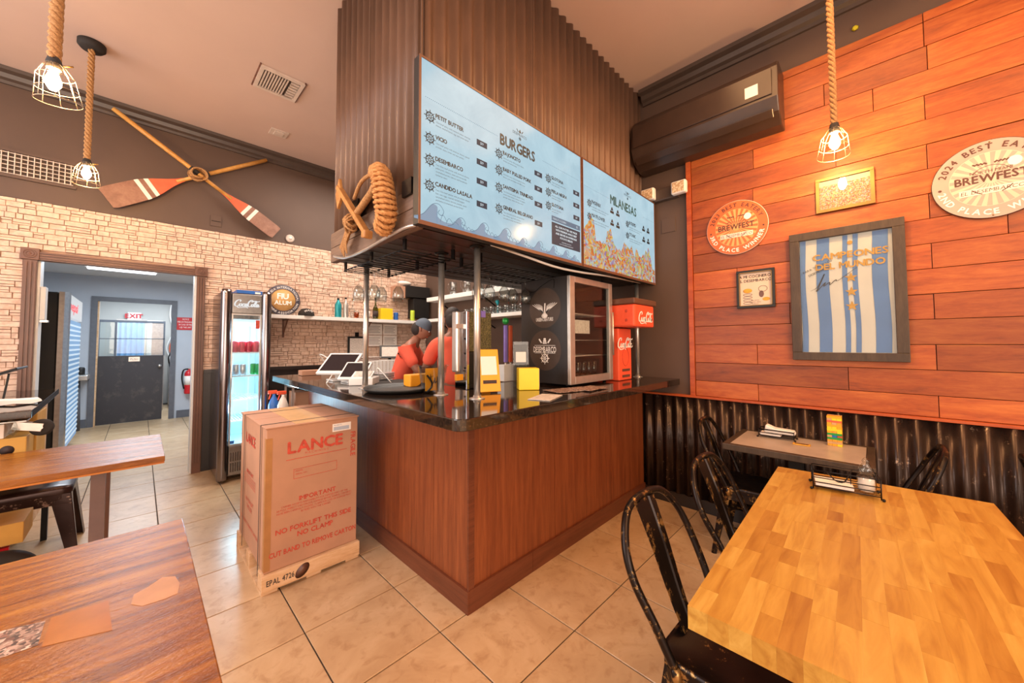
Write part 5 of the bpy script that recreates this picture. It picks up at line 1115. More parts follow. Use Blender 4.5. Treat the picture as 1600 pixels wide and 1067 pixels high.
for z in (0.60, 0.82, 1.065, 1.31):
    b = MB(); b.box(fx0+0.03, fx1-0.03, fy0+0.09, fy0+0.10, z-0.012, z)
    for i in range(14): b.box(fx0+0.035+i*0.027, fx0+0.041+i*0.027, fy0+0.10, fy1-0.05, z-0.006, z)
    b.build('wire_shelf', 'white', tf)
for x in (0.75, 0.90):
    b = MB(); b.box(x, x+0.012, fy1-0.032, fy1-0.021, 0.5, 1.6); b.build('led_strip', 'led', tf)
MB().box(0.60, 0.95, fy0+0.10, fy0+0.13, 1.635, 1.655).build('led_strip', 'led', tf)
MB().box(0.86, 0.895, fy0+0.028, fy0+0.0315, 1.56, 1.65).build('brown_sticker', 'dark_red_print', tf); MB().box(0.665, 0.70, fy0+0.028, fy0+0.0315, 0.38, 0.41).build('blue_sticker', 'blue', tf)
def can(x, y, z, m, label, grp):
    t = thing('drink_can', label, 'can', (x, y, z), grp)
    MB().lathe((x, y, z+0.0005), [(0.022, 0), (0.0275, 0.008), (0.0275, 0.108), (0.022, 0.118), (0, 0.116)], 16).build('can', m, t); return t
w_ = ['first', 'second', 'third', 'fourth', 'fifth', 'sixth', 'seventh', 'eighth']
can(0.640, 4.80, 1.31, 'purple', 'mauve can at the left end of the top refrigerator shelf', 'cans on the top refrigerator shelf')
for i in range(5): can(0.715+0.058*i-0.01, 4.80, 1.31, 'red_can', '%s red can from the left on the top refrigerator shelf' % w_[i], 'cans on the top refrigerator shelf')
for i in range(4): can(0.735+0.058*i, 4.88, 1.31, 'red_can', 'red can in the back row of the top refrigerator shelf', 'back row of red cans')
for i in range(3): can(0.655+0.06*i, 4.80, 1.065, 'silver_can', '%s silver can from the left on the second refrigerator shelf' % w_[i], 'cans on the second refrigerator shelf')
can(0.92, 4.80, 1.065, 'green', 'green can at the right end of the second refrigerator shelf', 'cans on the second refrigerator shelf')
can(0.88, 4.87, 1.065, 'green', 'green can behind the first green one', 'cans on the second refrigerator shelf')
t = thing('blue_folder_box', 'flat blue box lying on top of the tall refrigerator', 'box', (0.8, 4.95, 1.936)); MB().box(0.70, 0.93, 4.76, 5.10, 1.936, 1.972).build('carton', 'blue', t, 0.003); MB().box(0.86, 0.91, 4.758, 4.7599, 1.94, 1.96).build('white_label', 'paper', t)
lt = bpy.data.lights.new('fridge_lamp', 'POINT'); lt.energy = 16.0; lt.color = (0.72, 0.90, 1.0); lt.shadow_soft_size = 0.1
o = bpy.data.objects.new('fridge_lamp', lt); C.objects.link(o); o.location = (0.77, 4.72+0.12, 1.5)
l2 = bpy.data.lights.new('fridge_lamp', 'POINT'); l2.energy = 16.0; l2.color = (0.45, 0.80, 1.0); l2.shadow_soft_size = 0.06  # blue light added low in the refrigerator to tint the bar front
o = bpy.data.objects.new('fridge_lamp', l2); C.objects.link(o); o.location = (0.74, 4.76, 0.72)

# under the far end of the bar: rack, carton, spray bottles
t = thing('under_counter_rack', 'small steel framed rack under the far end of the bar top', 'rack', (1.3, 4.5, 0))
b = MB()
for x in (1.14, 1.44):
    for y in (4.36, 4.64): b = MB().beam((x, y, 0.0), (x, y, 0.93), 0.018, 0.018); b.build('leg', 'steel', t)
MB().box(1.13, 1.45, 4.35, 4.65, 0.932, 0.962).build('top_shelf', 'steel', t, 0.003); MB().box(1.13, 1.45, 4.35, 4.65, 0.38, 0.40).build('lower_shelf', 'steel', t, 0.003)
t = thing('carton', 'brown carton inside the small rack under the bar', 'box', (1.3, 4.5, 0.401)); MB().box(1.17, 1.43, 4.38, 4.62, 0.401, 0.88).build('carton', 'card', t, 0.004)
t = thing('red_cloth', 'crumpled red cloth on top of the small rack', 'cloth', (1.25, 4.5, 0.963)); MB().ball((1.22, 4.5, 0.983), 0.02, 4, 3, 1).ball((1.32, 4.46, 0.98), 0.016, 4, 3, 1).build('cloth', 'red', t)
bx_ = thing('low_cabinet', 'dark low cabinet under the far end of the bar', 'cabinet', (1.05, 4.45, 0)); MB().box(0.92, 1.12, 4.30, 4.60, 0.0, 0.64).build('body', 'black_panel', bx_, 0.004)
def spray(x, y, z, m, label):
    t = thing('spray_bottle', label, 'bottle', (x, y, z), 'spray bottles')
    MB().lathe((x, y, z), [(0.045, 0), (0.05, 0.02), (0.05, 0.12), (0.03, 0.18), (0.014, 0.21), (0.014, 0.23)], 18).build('body', m, t)
    MB().box(x-0.055, x+0.03, y-0.012, y+0.012, z+0.232, z+0.27).build('trigger_head', 'orange_red', t, 0.008); MB().beam((x-0.03, y, z+0.232), (x-0.045, y, z+0.18), 0.012, 0.01).build('trigger', 'orange_red', t)
spray(1.055, 4.38, 0.641, 'disk_white', 'white spray bottle with orange trigger under the bar end'); spray(1.0, 4.50, 0.641, 'blue', 'blue spray bottle behind the white one')

# ------------------------------------------------------------------ things on the plank wall (reading direction -y)
XW = XR-0.0245; UW, VW = (0, -1, 0), (0, 0, 1)
def pw_(y, z, lift=0.0): return Vector((XW-lift, y, z))
def slab(mb, y0, y1, z0, z1, d0, d1): return mb.box(XW-d1, XW-d0, min(y0, y1), max(y0, y1), z0, z1)
jf = thing('framed_jersey', 'large dark framed blue and white striped football jersey', 'frame', (XW, 0.12, 1.27))
y0, y1, z0, z1, fw = 0.408, -0.164, 1.275, 2.175, 0.055
b = MB(); slab(b, y0, y1, z0, z0+fw, 0, 0.035); slab(b, y0, y1, z1-fw, z1, 0, 0.035); slab(b, y0, y0-fw, z0+fw, z1-fw, 0, 0.035); slab(b, y1, y1+fw, z0+fw, z1-fw, 0, 0.035); b.build('frame', 'walnut', jf, 0.003)
iy0, iy1, iz0, iz1 = y0-fw, y1+fw, z0+fw, z1-fw; W_ = iy0-iy1
b = MB(); slab(b, iy0, iy1, iz0, iz1, 0.0, 0.006); b.build('white_cloth', 'stripe_white', jf)
for a, c_ in ((0.0, 0.07), (0.20, 0.345), (0.49, 0.545), (0.60, 0.655), (0.80, 0.955)):
    mb = MB(); n = 30
    pts = [(XW-0.0085-0.0012*math.sin(i*0.9+a*20), z) for i, z in enumerate([iz0+0.002+(iz1-iz0-0.004)*k/n for k in range(n+1)])]
    ya, yb_ = iy0-W_*a, iy0-W_*c_
    mb.add([(x, ya-0.004*math.sin(i*0.25), z) for i, (x, z) in enumerate(pts)]+[(x, yb_-0.004*math.sin(i*0.25), z) for i, (x, z) in enumerate(pts)], [(i, i+1, n+2+i, n+1+i) for i in range(n)], True); mb.build('blue_stripe', 'stripe_blue', jf)
b = MB(); yc = iy0-W_*0.575
text_mb(b, 'CAMPEONES', pw_(yc+0.005, 1.968, 0.0118), UW, VW, 0.042, 'C', bold=0.0018, sx=1.1); text_mb(b, 'DEL MUNDO', pw_(yc+0.005, 1.9, 0.0118), UW, VW, 0.042, 'C', bold=0.0018, sx=1.02)
for zc in (1.83, 1.735, 1.64):
    st = []
    for k in range(10): r = 0.034 if k % 2 == 0 else 0.014; st.append(pw_(yc-math.sin(k*PI/5)*r*-1, zc+math.cos(k*PI/5)*r, 0.0115))
    b.add(st, [tuple(range(10))])
b.ball(pw_(yc, 2.065, 0.011), 0.014, 0.05, 1, 1); b.build('gold_lettering', 'gold_print', jf, fix=False)
b = MB(); strokes(b, [[(0, 0), (1.2, 0.8), (2.4, 3.5), (1.5, 1.0), (1.0, -0.2), (2.5, 1.6), (2.2, 0.8), (3.2, 1.6), (3.2, 1.0), (4.2, 2.0), (4.6, 1.8), (7.5, 4.2)]], pw_(iy0-0.055, 1.76, 0.012), UW, VW, 0.032, 0.12)
text_mb(b, 'PARA TODOS LOS', pw_(iy0-0.02, 1.885, 0.012), (0, -1, 0.45), (0, 0.45, 1), 0.014, 'L'); text_mb(b, 'DESEMBARCO', pw_(iy0-0.05, 1.86, 0.012), (0, -1, 0.45), (0, 0.45, 1), 0.014, 'L'); b.build('signature', 'print_dark', jf, fix=False)
b = MB(); slab(b, iy0-.001, iy1+.001, iz0+.001, iz1-.001, 0.022, 0.024); b.build('glass', 'pane', jf)

def award(yc, zc, r, ry, m_out, m_in, m_ray, yr, place, name_, label, hand):
    t = thing('award_plaque', label, 'plaque', (XW, yc, zc-r))
    def D(mb, k, lift, n=64): mb.add([pw_(yc+ry*k*math.cos(a*2*PI/n), zc+r*k*math.sin(a*2*PI/n), lift) for a in range(n)], [tuple(range(n))])
    mb = MB(); n = 64; mb.prism([(XW-0.004, yc+ry*math.cos(a*2*PI/n), zc+r*math.sin(a*2*PI/n)) for a in range(n)], (-0.008, 0, 0)); mb.build('disc', m_out, t)
    mb = MB(); mb.tube([pw_(yc+ry*math.cos(a*2*PI/n), zc+r*math.sin(a*2*PI/n), 0.009) for a in range(n)], 0.003, 5, True); mb.build('dark_rim', 'print_dark' if m_out == 'disk_grey' else 'disk_white', t)
    mb = MB(); mb.box(XW-0.0039, XW, yc-0.03, yc+0.03, zc-0.03, zc+0.03); mb.build('standoff', 'black', t)
    mb = MB(); D(mb, 0.70, 0.0125); mb.build('inner_disc', m_in, t, fix=False)
    mb = MB()
    for a in range(24):
        a0 = a*PI/12; a1 = a0+PI/24
        mb.add([pw_(yc+ry*0.12*math.cos(a0), zc+r*0.12*math.sin(a0), 0.0128), pw_(yc+ry*0.69*math.cos(a0), zc+r*0.69*math.sin(a0), 0.0128), pw_(yc+ry*0.69*math.cos(a1), zc+r*0.69*math.sin(a1), 0.0128), pw_(yc+ry*0.12*math.cos(a1), zc+r*0.12*math.sin(a1), 0.0128)], [(0, 1, 2, 3)])
    mb.build('rays', m_ray, t, fix=False)
    mb = MB(); k = r/0.215; c_ = pw_(yc, zc)
    arc_text(mb, yr+' BEST EATERY', c_, UW, VW, r*0.78, 0.03*k, 90, True, 0.0012, 1.9, 0.0135)
    text_mb(mb, 'BREWFEST', pw_(yc, zc-0.012*k, 0.0138), UW, VW, 0.042*k, 'C', bold=0.0018, sx=0.88); text_mb(mb, 'NORTH MIAMI', pw_(yc, zc+0.036*k, 0.0138), UW, VW, 0.017*k, 'C', sx=0.95)
    mb.tube([pw_(yc+0.075*k*math.cos(a), zc+0.075*k*math.sin(a), 0.0135) for a in [math.radians(30+i*12) for i in range(11)]], 0.0012, 4)
    mb.tube([pw_(yc+0.085*k*math.cos(a), zc+0.085*k*math.sin(a), 0.0135) for a in [math.radians(215+i*8) for i in range(5)]], 0.003, 4); mb.tube([pw_(yc+0.085*k*math.cos(a), zc+0.085*k*math.sin(a), 0.0135) for a in [math.radians(293+i*8) for i in range(5)]], 0.003, 4)
    for s_ in (-1, 1):
        for i in range(4): mb.beam(pw_(yc+s_*(0.012+0.013*i)*k, zc+0.085*k, 0.0135), pw_(yc+s_*(0.024+0.013*i)*k, zc+0.094*k, 0.0135), 0.008*k, 0.0004, (1, 0, 0))
        mb.ball(pw_(yc+s_*ry*0.86, zc-0.02*k, 0.0135), 0.007*k, 0.05, 1, 1, 8, 6)
    text_mb(mb, hand, pw_(yc, zc-0.072*k, 0.0146), UW, VW, 0.02*k, 'C', shear=0.15); mb.build('dark_lettering', 'award_ink', t, fix=False)
    mb = MB(); mb.box(XW-0.0142, XW-0.0128, yc-0.115*k, yc+0.115*k, zc-0.08*k, zc-0.044*k); mb.build('name_strip', 'disk_white', t, 0.0)
    mb = MB(); arc_text(mb, place+' PLACE WINNER', c_, UW, VW, r*0.78, 0.03*k, -90, False, 0.0012, 1.7, 0.0135); mb.ball(pw_(yc-0.08*k, zc+0.075*k, 0.0135), 0.026*k, 0.03, 1, 1); mb.build('white_lettering', 'print_white', t, fix=False)
    for s_ in (-1, 1): MB().ball(pw_(yc, zc+s_*r*0.95, 0.012), 0.004).build('screw', 'gold', t)
award(0.745, 2.315, 0.212, 0.212, 'disk_orange', 'disk_peach', 'disk_orange', '2023', '3RD', 'a', 'orange round award plaque, 3rd place, left of the pictures', 'EL DESEMBARCO')
award(-0.50, 2.31, 0.218, 0.218, 'disk_grey', 'disk_light', 'disk_grey', '2024', '2ND', 'b', 'large greyish round award plaque, 2nd place, at the right', 'EL DESEMBARCO')
def picture(y0, y1, z0, z1, fw, m, label):
    t = thing('picture_frame', label, 'frame', (XW, (y0+y1)/2, z0)); b = MB()
    slab(b, y0, y1, z0, z0+fw, 0, 0.02); slab(b, y0, y1, z1-fw, z1, 0, 0.02); slab(b, y0, y0-fw, z0+fw, z1-fw, 0, 0.02); slab(b, y1, y1+fw, z0+fw, z1-fw, 0, 0.02); b.build('frame', m, t, 0.002)
    b = MB(); slab(b, y0-fw*.8, y0-fw, z0+fw, z1-fw, 0.012, 0.021); slab(b, y1+fw*.8, y1+fw, z0+fw, z1-fw, 0.012, 0.021); slab(b, y0-fw, y1+fw, z0+fw*.8, z0+fw, 0.012, 0.021); slab(b, y0-fw, y1+fw, z1-fw, z1-fw*.8, 0.012, 0.021); b.build('gold_lip', 'gold', t)
    return t, y0-fw, y1+fw, z0+fw, z1-fw
t, a0, a1, c0, c1 = picture(0.752, 0.503, 1.665, 1.96, 0.022, 'black_matte', 'small black and gold frame with a cartoon drawing')
b = MB(); slab(b, a0, a1, c0, c1, 0.0, 0.006); b.build('drawing', 'disk_light', t)
b = MB(); text_mb(b, 'A MI COCINERO', pw_(0.63, 1.90, 0.0065), UW, VW, 0.02, 'C', bold=0.0006); text_mb(b, 'EL DESEMBARCO', pw_(0.63, 1.868, 0.0065), UW, VW, 0.02, 'C', bold=0.0006)
for k in range(4): b.tube([pw_(0.68+0.03*math.cos(a*PI/8), 1.77-0.022*k+0.008*math.sin(a*PI/8), 0.0068) for a in range(16)], 0.0013, 4, True)
b.tube([pw_(0.58+0.028*math.cos(a*PI/8), 1.81+0.022*math.sin(a*PI/8), 0.0068) for a in range(16)], 0.0013, 4, True)
for k in range(3): text_mb(b, ['SALUDOS', 'BUENOS AIRES', 'AMIGOS'][k], pw_(0.63, 1.72-0.014*k, 0.0065), UW, VW, 0.008, 'C')
b.build('ink', 'print_dark', t, fix=False)
b = MB(); b.ball(pw_(0.68, 1.80, 0.0068), 0.03, 0.03, 1, 0.6); b.ball(pw_(0.56, 1.73, 0.0068), 0.02, 0.03, 1.2, 0.7); b.build('yellow_ink', 'gold_print', t)
b = MB(); b.ball(pw_(0.59, 1.77, 0.0069), 0.016, 0.03, 1, 1.6); b.build('wine_ink', 'trim_brown', t)
t, a0, a1, c0, c1 = picture(0.253, -0.042, 2.297, 2.537, 0.02, 'gold', 'wide gold framed crowd photograph above the jersey')
b = MB(); slab(b, a0, a1, c0, c1-0.035, 0.0, 0.006); b.build('photograph', 'crowd', t); b = MB(); slab(b, a0, a1, c1-0.035, c1, 0.0, 0.006); b.build('pale_margin', 'disk_light', t)
b = MB(); slab(b, a0, a1, c0, c1, 0.009, 0.011); b.build('glass', 'pane', t)

# wall air conditioner, emergency lamps
ac = thing('air_conditioner', 'dark painted wall air conditioner with a pale sticker', 'air conditioner', (3.2, 0.95, 2.96))
MB().prism([(XR-0.0005, 1.50, 2.97), (XR-0.0005, 1.50, 3.40), (3.12, 1.50, 3.40), (3.07, 1.50, 3.34), (3.06, 1.50, 3.12), (3.10, 1.50, 3.03), (3.20, 1.50, 2.97)], (0, -1.085, 0)).build('case', 'brown_black', ac, 0.008)
MB().beam((3.095, 1.47, 3.022), (3.095, 0.45, 3.022), 0.012, 0.06, (1, 0, -1)).build('louvre', 'brown_black', ac, 0.003); MB().box(3.052, 3.059, 0.45, 1.48, 3.14, 3.33).build('front_panel', 'brown_black', ac, 0.003)
MB().box(3.049, 3.0515, 0.53, 0.61, 3.17, 3.25).build('sticker', 'paper', ac)
el = thing('emergency_lamps', 'twin-head emergency lamps below the wall air conditioner', 'emergency light', (3.3, 1.28, 2.7))
MB().box(3.28, XR-0.0005, 1.18, 1.44, 2.69, 2.80).build('housing', 'dark_trim', el, 0.008)
for y, z in ((1.43, 2.755), (1.155, 2.745)):
    MB().box(3.22, 3.278, y-0.062, y+0.062, z-0.055, z+0.055).build('head', 'white', el, 0.012); MB().box(3.216, 3.2195, y-0.05, y+0.05, z-0.044, z+0.044).build('lens', 'lens', el, 0.001)
MB().lathe((XR-0.006, 0.02, 3.52), [(0.02, 0), (0.012, 0.012)], 6, (-1, 0, 0)).build('hook_plate', 'green_spot', wr)

# ------------------------------------------------------------------ upper left wall: grille, oars, bell, switch
vg = thing('wall_grille', 'long white louvred grille on the dark upper wall', 'vent', (-1.2, YL-0.03, 2.9))
b = MB()
for i in range(42): b.beam((-1.93+i*0.035, YL-0.030, 2.88), (-1.93+i*0.035, YL-0.030, 3.07), 0.006, 0.012)
b.build('upright_bars', 'vent_white', vg)
b = MB()
for k in range(6): b.beam((-1.95, YL-0.026, 2.885+k*0.036), (-0.48, YL-0.026, 2.885+k*0.036), 0.010, 0.006)
b.build('cross_bars', 'vent_white', vg)
MB().box(-1.95, -0.48, YL-0.0165, YL-0.0125, 2.87, 3.08).build('back_plate', 'vent_dark', vg)
for a in ((-1.97, -0.46, 3.075, 3.10), (-1.97, -0.46, 2.85, 2.875)): MB().box(a[0], a[1], YL-0.035, YL-0.0125, a[2], a[3]).build('rim', 'dark_wall', vg)
def oar(p0, p1, ydep, label, bw=0.125, blen=0.66):
    p0 = Vector(p0); p1 = Vector(p1); d = (p1-p0).normalized(); n_ = Vector((-d.z, 0, d.x)); L_ = (p1-p0).length
    t = thing('wooden_oar', label, 'oar', (p0.x, ydep, p0.z), 'crossed oars'); Q = lambda s_, w, dy=0: Vector((p0.x+d.x*s_+n_.x*w, ydep+dy, p0.z+d.z*s_+n_.z*w))
    MB().tube([Q(blen*0.9, 0), Q(L_*0.6, 0), Q(L_*0.78, 0), Q(L_, 0)], [0.017, 0.021, 0.023, 0.021], 12).build('shaft', 'oar_wood', t)
    MB().tube([Q(L_*0.535, 0), Q(L_*0.585, 0)], 0.0245, 12).build('leather_collar', 'rubber', t)
    prof = [(0.0, 0.9), (0.012, 1.0), (0.22, 1.0), (0.30, 0.97), (0.36, 0.88), (0.42, 0.74), (0.48, 0.56), (0.54, 0.38), (0.60, 0.25), (0.66, 0.18)]
    def wd(s_):
        for (a, x), (b_, y_) in zip(prof[:-1], prof[1:]):
            if a <= s_ <= b_: return (x+(y_-x)*(s_-a)/(b_-a))*bw
        return prof[-1][1]*bw
    def seg(nm, a, b_, m):
        k = 8; ss = [a+(b_-a)*i/k for i in range(k+1)]
        up = [Q(s_, wd(s_), -0.006) for s_ in ss]; lo = [Q(s_, -wd(s_), -0.006) for s_ in ss][::-1]; MB().prism(up+lo, (0, 0.012, 0)).build(nm, m, t)
    blen = blen
    seg('blade_tip', 0, 0.28, 'oar_dark'); seg('white_band', 0.2805, 0.315, 'stripe_white'); seg('dark_band', 0.3155, 0.355, 'oar_dark'); seg('white_band', 0.3555, 0.39, 'stripe_white'); seg('coral_shoulder', 0.3905, 0.66, 'oar_red')
    return t
oar((-0.27, 0, 2.81), (1.03, 0, 3.655), YL-0.075, 'oar with its broad blade at the lower left, shaft rising right', 0.105, 0.66)
oar((1.14, 0, 2.76), (-0.245, 0, 3.69), YL-0.12, 'oar with its blade at the lower right, shaft rising left', 0.085, 0.60)
t = thing('oar_lashing', 'rope knot binding the crossed oars together', 'rope', (0.40, YL-0.1, 3.25))
for k in range(10): MB().tube([(0.395+(0.055+0.004*k)*math.cos(a*PI/8)*0.9, YL-0.15+0.09*math.sin(a*PI/8+k*0.6)*0.5+0.03, 3.25+(0.045+0.003*k)*math.sin(a*PI/8)) for a in range(16)], 0.006, 5, True).build('rope_turn', 'rope', t)
t = thing('round_detector', 'small cream round detector on the dark wall by the canopy', 'detector', (1.315, YL-0.013, 2.75)); MB().lathe((1.315, YL-0.0125, 2.75), [(0.05, 0), (0.048, 0.02), (0.03, 0.028)], 24, (0, -1, 0)).build('base', 'vent_white', t); MB().ball((1.315, YL-0.045, 2.75), 0.02).build('sensor', 'white', t)
t = thing('blank_plate', 'dark painted square cover plate under the crossed oars', 'cover plate', (0.57, YL-0.0125, 2.79)); MB().box(0.52, 0.62, YL-0.02, YL-0.0125, 2.74, 2.86).build('plate', 'dark_wall', t, 0.002); MB().box(0.53, 0.61, YL-0.023, YL-0.0205, 2.795, 2.80).build('slot', 'black', t)
t = thing('ceiling_vent', 'white louvred ceiling vent with rusty edges', 'vent', (0.83, 3.8, ZC-0.002))
b = MB(); b.box(0.66, 1.0, 3.63, 3.66, ZC-0.02, ZC-0.001); b.box(0.66, 1.0, 3.94, 3.97, ZC-0.02, ZC-0.001); b.box(0.66, 0.69, 3.66, 3.94, ZC-0.02, ZC-0.001); b.box(0.97, 1.0, 3.66, 3.94, ZC-0.02, ZC-0.001); b.build('rim', 'vent_white', t)
MB().box(0.69, 0.97, 3.66, 3.94, ZC-0.006, ZC-0.001).build('dark_recess', 'vent_dark', t)
for k in range(9): MB().box(0.70+k*0.021, 0.71+k*0.021, 3.67, 3.93, ZC-0.022, ZC-0.008).build('louvre', 'vent_white', t)
for k in range(6): MB().box(0.90, 0.965, 3.68+k*0.042, 3.70+k*0.042, ZC-0.022, ZC-0.008).build('louvre', 'vent_white', t)
MB().box(0.995, 1.01, 3.62, 3.98, ZC-0.012, ZC-0.001).build('rust_edge', 'rust', t); MB().box(0.65, 0.66, 3.62, 3.98, ZC-0.012, ZC-0.001).build('rust_edge', 'rust', t)
t = thing('small_ceiling_plate', 'small white access plate on the ceiling near the canopy', 'cover plate', (1.04, 4.7, ZC-0.002)); MB().box(0.95, 1.12, 4.63, 4.78, ZC-0.010, ZC-0.001).build('plate', 'vent_white', t, 0.002); MB().box(0.99, 1.08, 4.66, 4.75, ZC-0.018, ZC-0.0105).build('inner_plate', 'vent_white', t, 0.002)

# ------------------------------------------------------------------ rope pendants
def pendant(x, y, zb, label, s=1.0, thick=0.022, tilt=(0, 0), lit=True):
    t = thing('rope_pendant', label, 'lamp', (x, y, ZC)); 
    MB().lathe((x, y, ZC-0.001), [(0.078, 0), (0.078, -0.035), (0.062, -0.055), (0, -0.055)], 28).build('canopy', 'rubber', t)
    zt = zb+0.105*s; top = ZC-0.056; n = int((top-zt)/0.006)
    for st in range(3):
        pts = []
        for i in range(n+1):
            z = top+(zt-top)*i/n; a = -z*2*PI/0.10+st*2*PI/3; pts.append((x+math.cos(a)*thick*0.5, y+math.sin(a)*thick*0.5, z))
        MB().tube(pts, thick*0.46, 6).build('rope_strand', 'rope', t)
    MB().lathe((x, y, zt-0.045*s), [(0.024*s, 0), (0.026*s, 0.03*s), (0.02*s, 0.055*s)], 16).build('socket', 'rubber', t)
    R = Matrix.Rotation(tilt[0], 3, 'X')@Matrix.Rotation(tilt[1], 3, 'Y'); c = Vector((x, y, zt-0.02*s))
    cg = MB(); prof = [(0.024, 0.0), (0.036, -0.012), (0.060, -0.055), (0.068, -0.115), (0.076, -0.168)]
    for k in range(8):
        a = k*PI/4; cg.tube([c+R@(Vector((math.cos(a)*r, math.sin(a)*r, h))*s) for r, h in prof], 0.0014*s, 5)
    for r, h in (prof[0], prof[2], prof[3], prof[4]): cg.tube([c+R@(Vector((math.cos(a*PI/14)*r, math.sin(a*PI/14)*r, h))*s) for a in range(28)], 0.0016*s, 5, True)
    cg.build('wire_cage', 'cage', t)
    MB().cyl(c+R@Vector((0.028*s, 0, 0)), c+R@Vector((0.06*s, 0, 0.01*s)), 0.004*s, None, 8).build('clamp_screw', 'gold', t)
    MB().lathe((x, y, zt-0.048*s), [(0.012*s, 0), (0.016*s, -0.02*s), (0.026*s, -0.05*s), (0.026*s, -0.07*s), (0.012*s, -0.095*s), (0, -0.1*s)], 18).build('bulb', 'bulb', t)
    return t
pendant(-0.316, 2.679, 2.62, 'nearest rope pendant lamp at the upper left', 1.0, 0.026, (0.12, -0.1))
pendant(-0.33, 4.33, 2.73, 'farther rope pendant lamp in front of the wall grille')
pendant(2.90, 0.125, 2.60, 'rope pendant lamp before the plank wall', 1.0, 0.02, (0.05, 0.05))
pendant(1.30, -1.3, 2.60, 'rope pendant lamp behind the viewer over the dining area')

# ------------------------------------------------------------------ butcher-block table (slightly turned)
bt_ = thing('dining_table', 'large butcher-block dining table with glowing honey top', 'table', (1.69, 0.02, 0))
p00, p10, p11, p01 = Vector((0.972, -0.375, 0)), Vector((2.425, -0.33, 0)), Vector((2.362, 0.370, 0)), Vector((0.968, 0.345, 0))
def bil(s_, t_): return p00*(1-s_)*(1-t_)+p10*s_*(1-t_)+p11*s_*t_+p01*(1-s_)*t_
cols = 16; r5 = random.Random(11)
for i in range(cols):
    t0, t1 = i/cols, (i+1)/cols; j = 0.0; segs = []
    while j < 1: L_ = r5.choice([0.07, 0.10, 0.13, 0.17, 0.22, 0.28]); e1 = j+L_; e1 = 1.0 if 1-e1 < 0.05 else e1; segs.append((j, e1)); j = e1
    for a, b_ in segs:
        c4 = [bil(a, t0), bil(b_, t0), bil(b_, t1), bil(a, t1)]; cc = sum(c4, Vector())/4
        c4 = [p+(cc-p).normalized()*0.0002 for p in c4]
        MB().prism([(p.x, p.y, 0.694) for p in c4], (0, 0, 0.056)).build('stave', 'stave', bt_)
for cx_ in (1.25, 2.1):
    MB().box(cx_-0.04, cx_+0.04, -0.04, 0.04, 0.03, 0.67).build('column', 'black', bt_); MB().box(cx_-0.035, cx_+0.035, -0.28, 0.28, 0.0, 0.03).build('foot', 'black', bt_, 0.004); MB().box(cx_-0.16, cx_+0.16, -0.22, 0.22, 0.671, 0.6935).build('top_plate', 'black', bt_)
# small wall table
st_ = thing('wall_table', 'small grey laminate table with brown rim against the corrugated dado', 'table', (2.99, 0.35, 0))
MB().box(2.765, 3.235, 0.045, 0.69, 0.70, 0.7345).build('top', 'marble', st_)
b = MB(); b.box(2.725, 2.7645, 0.005, 0.73, 0.695, 0.735); b.box(3.2355, 3.275, 0.005, 0.73, 0.695, 0.735); b.box(2.765, 3.235, 0.005, 0.0445, 0.695, 0.735); b.box(2.765, 3.235, 0.6905, 0.73, 0.695, 0.735); b.build('rim', 'walnut', st_, 0.004)
MB().box(2.97, 3.05, 0.33, 0.41, 0.03, 0.68).build('column', 'black', st_); MB().box(2.78, 3.24, 0.33, 0.41, 0, 0.03).build('foot', 'black', st_); MB().box(2.9, 3.12, 0.1, 0.64, 0.681, 0.6945).build('top_plate', 'black', st_)

# wire napkin caddy with napkins; glass shaker
def caddy(cx_, cy_, z, ang, label, L_=0.215, W2=0.105, H=0.085):
    t = thing('napkin_caddy', label, 'caddy', (cx_, cy_, z)); t.rotation_euler = (0, 0, ang)
    off = Vector((cx_, cy_, z)); Pp = lambda x, y, h: off+Vector((x, y, h))
    hx, hy = W2/2, L_/2; b = MB()
    for h in (0.016, 0.035, 0.055, H): b.tube([Pp(-hx, -hy, h), Pp(hx, -hy, h), Pp(hx, hy, h), Pp(-hx, hy, h)], 0.0022, 6, True)
    for x, y in ((-hx, -hy), (hx, -hy), (hx, hy), (-hx, hy)): b.tube([Pp(x, y, 0.004), Pp(x, y, H)], 0.0024, 6)
    for k in range(6): b.tube([Pp(-hx+W2*k/5, -hy, 0.016), Pp(-hx+W2*k/5, hy, 0.016)], 0.0016, 5)
    b.tube([Pp(0, -hy*.2, 0.016), Pp(0, -hy*.2, H)], 0.002, 5); b.build('wire_basket', 'black', t)
    for x, y in ((-hx, -hy), (hx, -hy), (hx, hy), (-hx, hy)): MB().ball(Pp(x*1.06, y*1.06, 0.0065), 0.006).build('ball_foot', 'black', t)
    MB().tube(smooth_path([Pp(-hx*.95, hy*.55, H), Pp(-hx*.3, hy*.3, 0.045), Pp(hx*.05, hy*.05, 0.034), Pp(hx*.3, -hy*.1, 0.05), Pp(hx*.95, -hy*.3, H)], 6), 0.0025, 6).build('press_wire', 'black', t); MB().ball(Pp(0.002, hy*.1, 0.036), 0.008, 1.3, 1, 0.6).build('press_weight', 'black', t)
    for k in range(4): MB().box(cx_-hx*.86, cx_+hx*.86, cy_-hy*.25, cy_+hy*.92, z+0.0185+0.004*k, z+0.022+0.004*k).build('napkin', 'paper', t, 0.0008)
    return t
caddy(2.175, 0.105, 0.750, math.radians(8), 'black wire caddy of napkins on the butcher-block table')
sh = thing('glass_shaker', 'glass shaker of salt and rice in the wire caddy', 'shaker', (2.175, 0.035, 0.7685))
MB().lathe((2.175, 0.035, 0.7688), [(0.024, 0), (0.03, 0.007), (0.03, 0.06), (0.021, 0.077), (0.026, 0.082), (0.021, 0.101), (0.009, 0.12), (0.013, 0.127), (0.005, 0.139), (0, 0.14)], 8).build('glass_body', 'clear', sh)
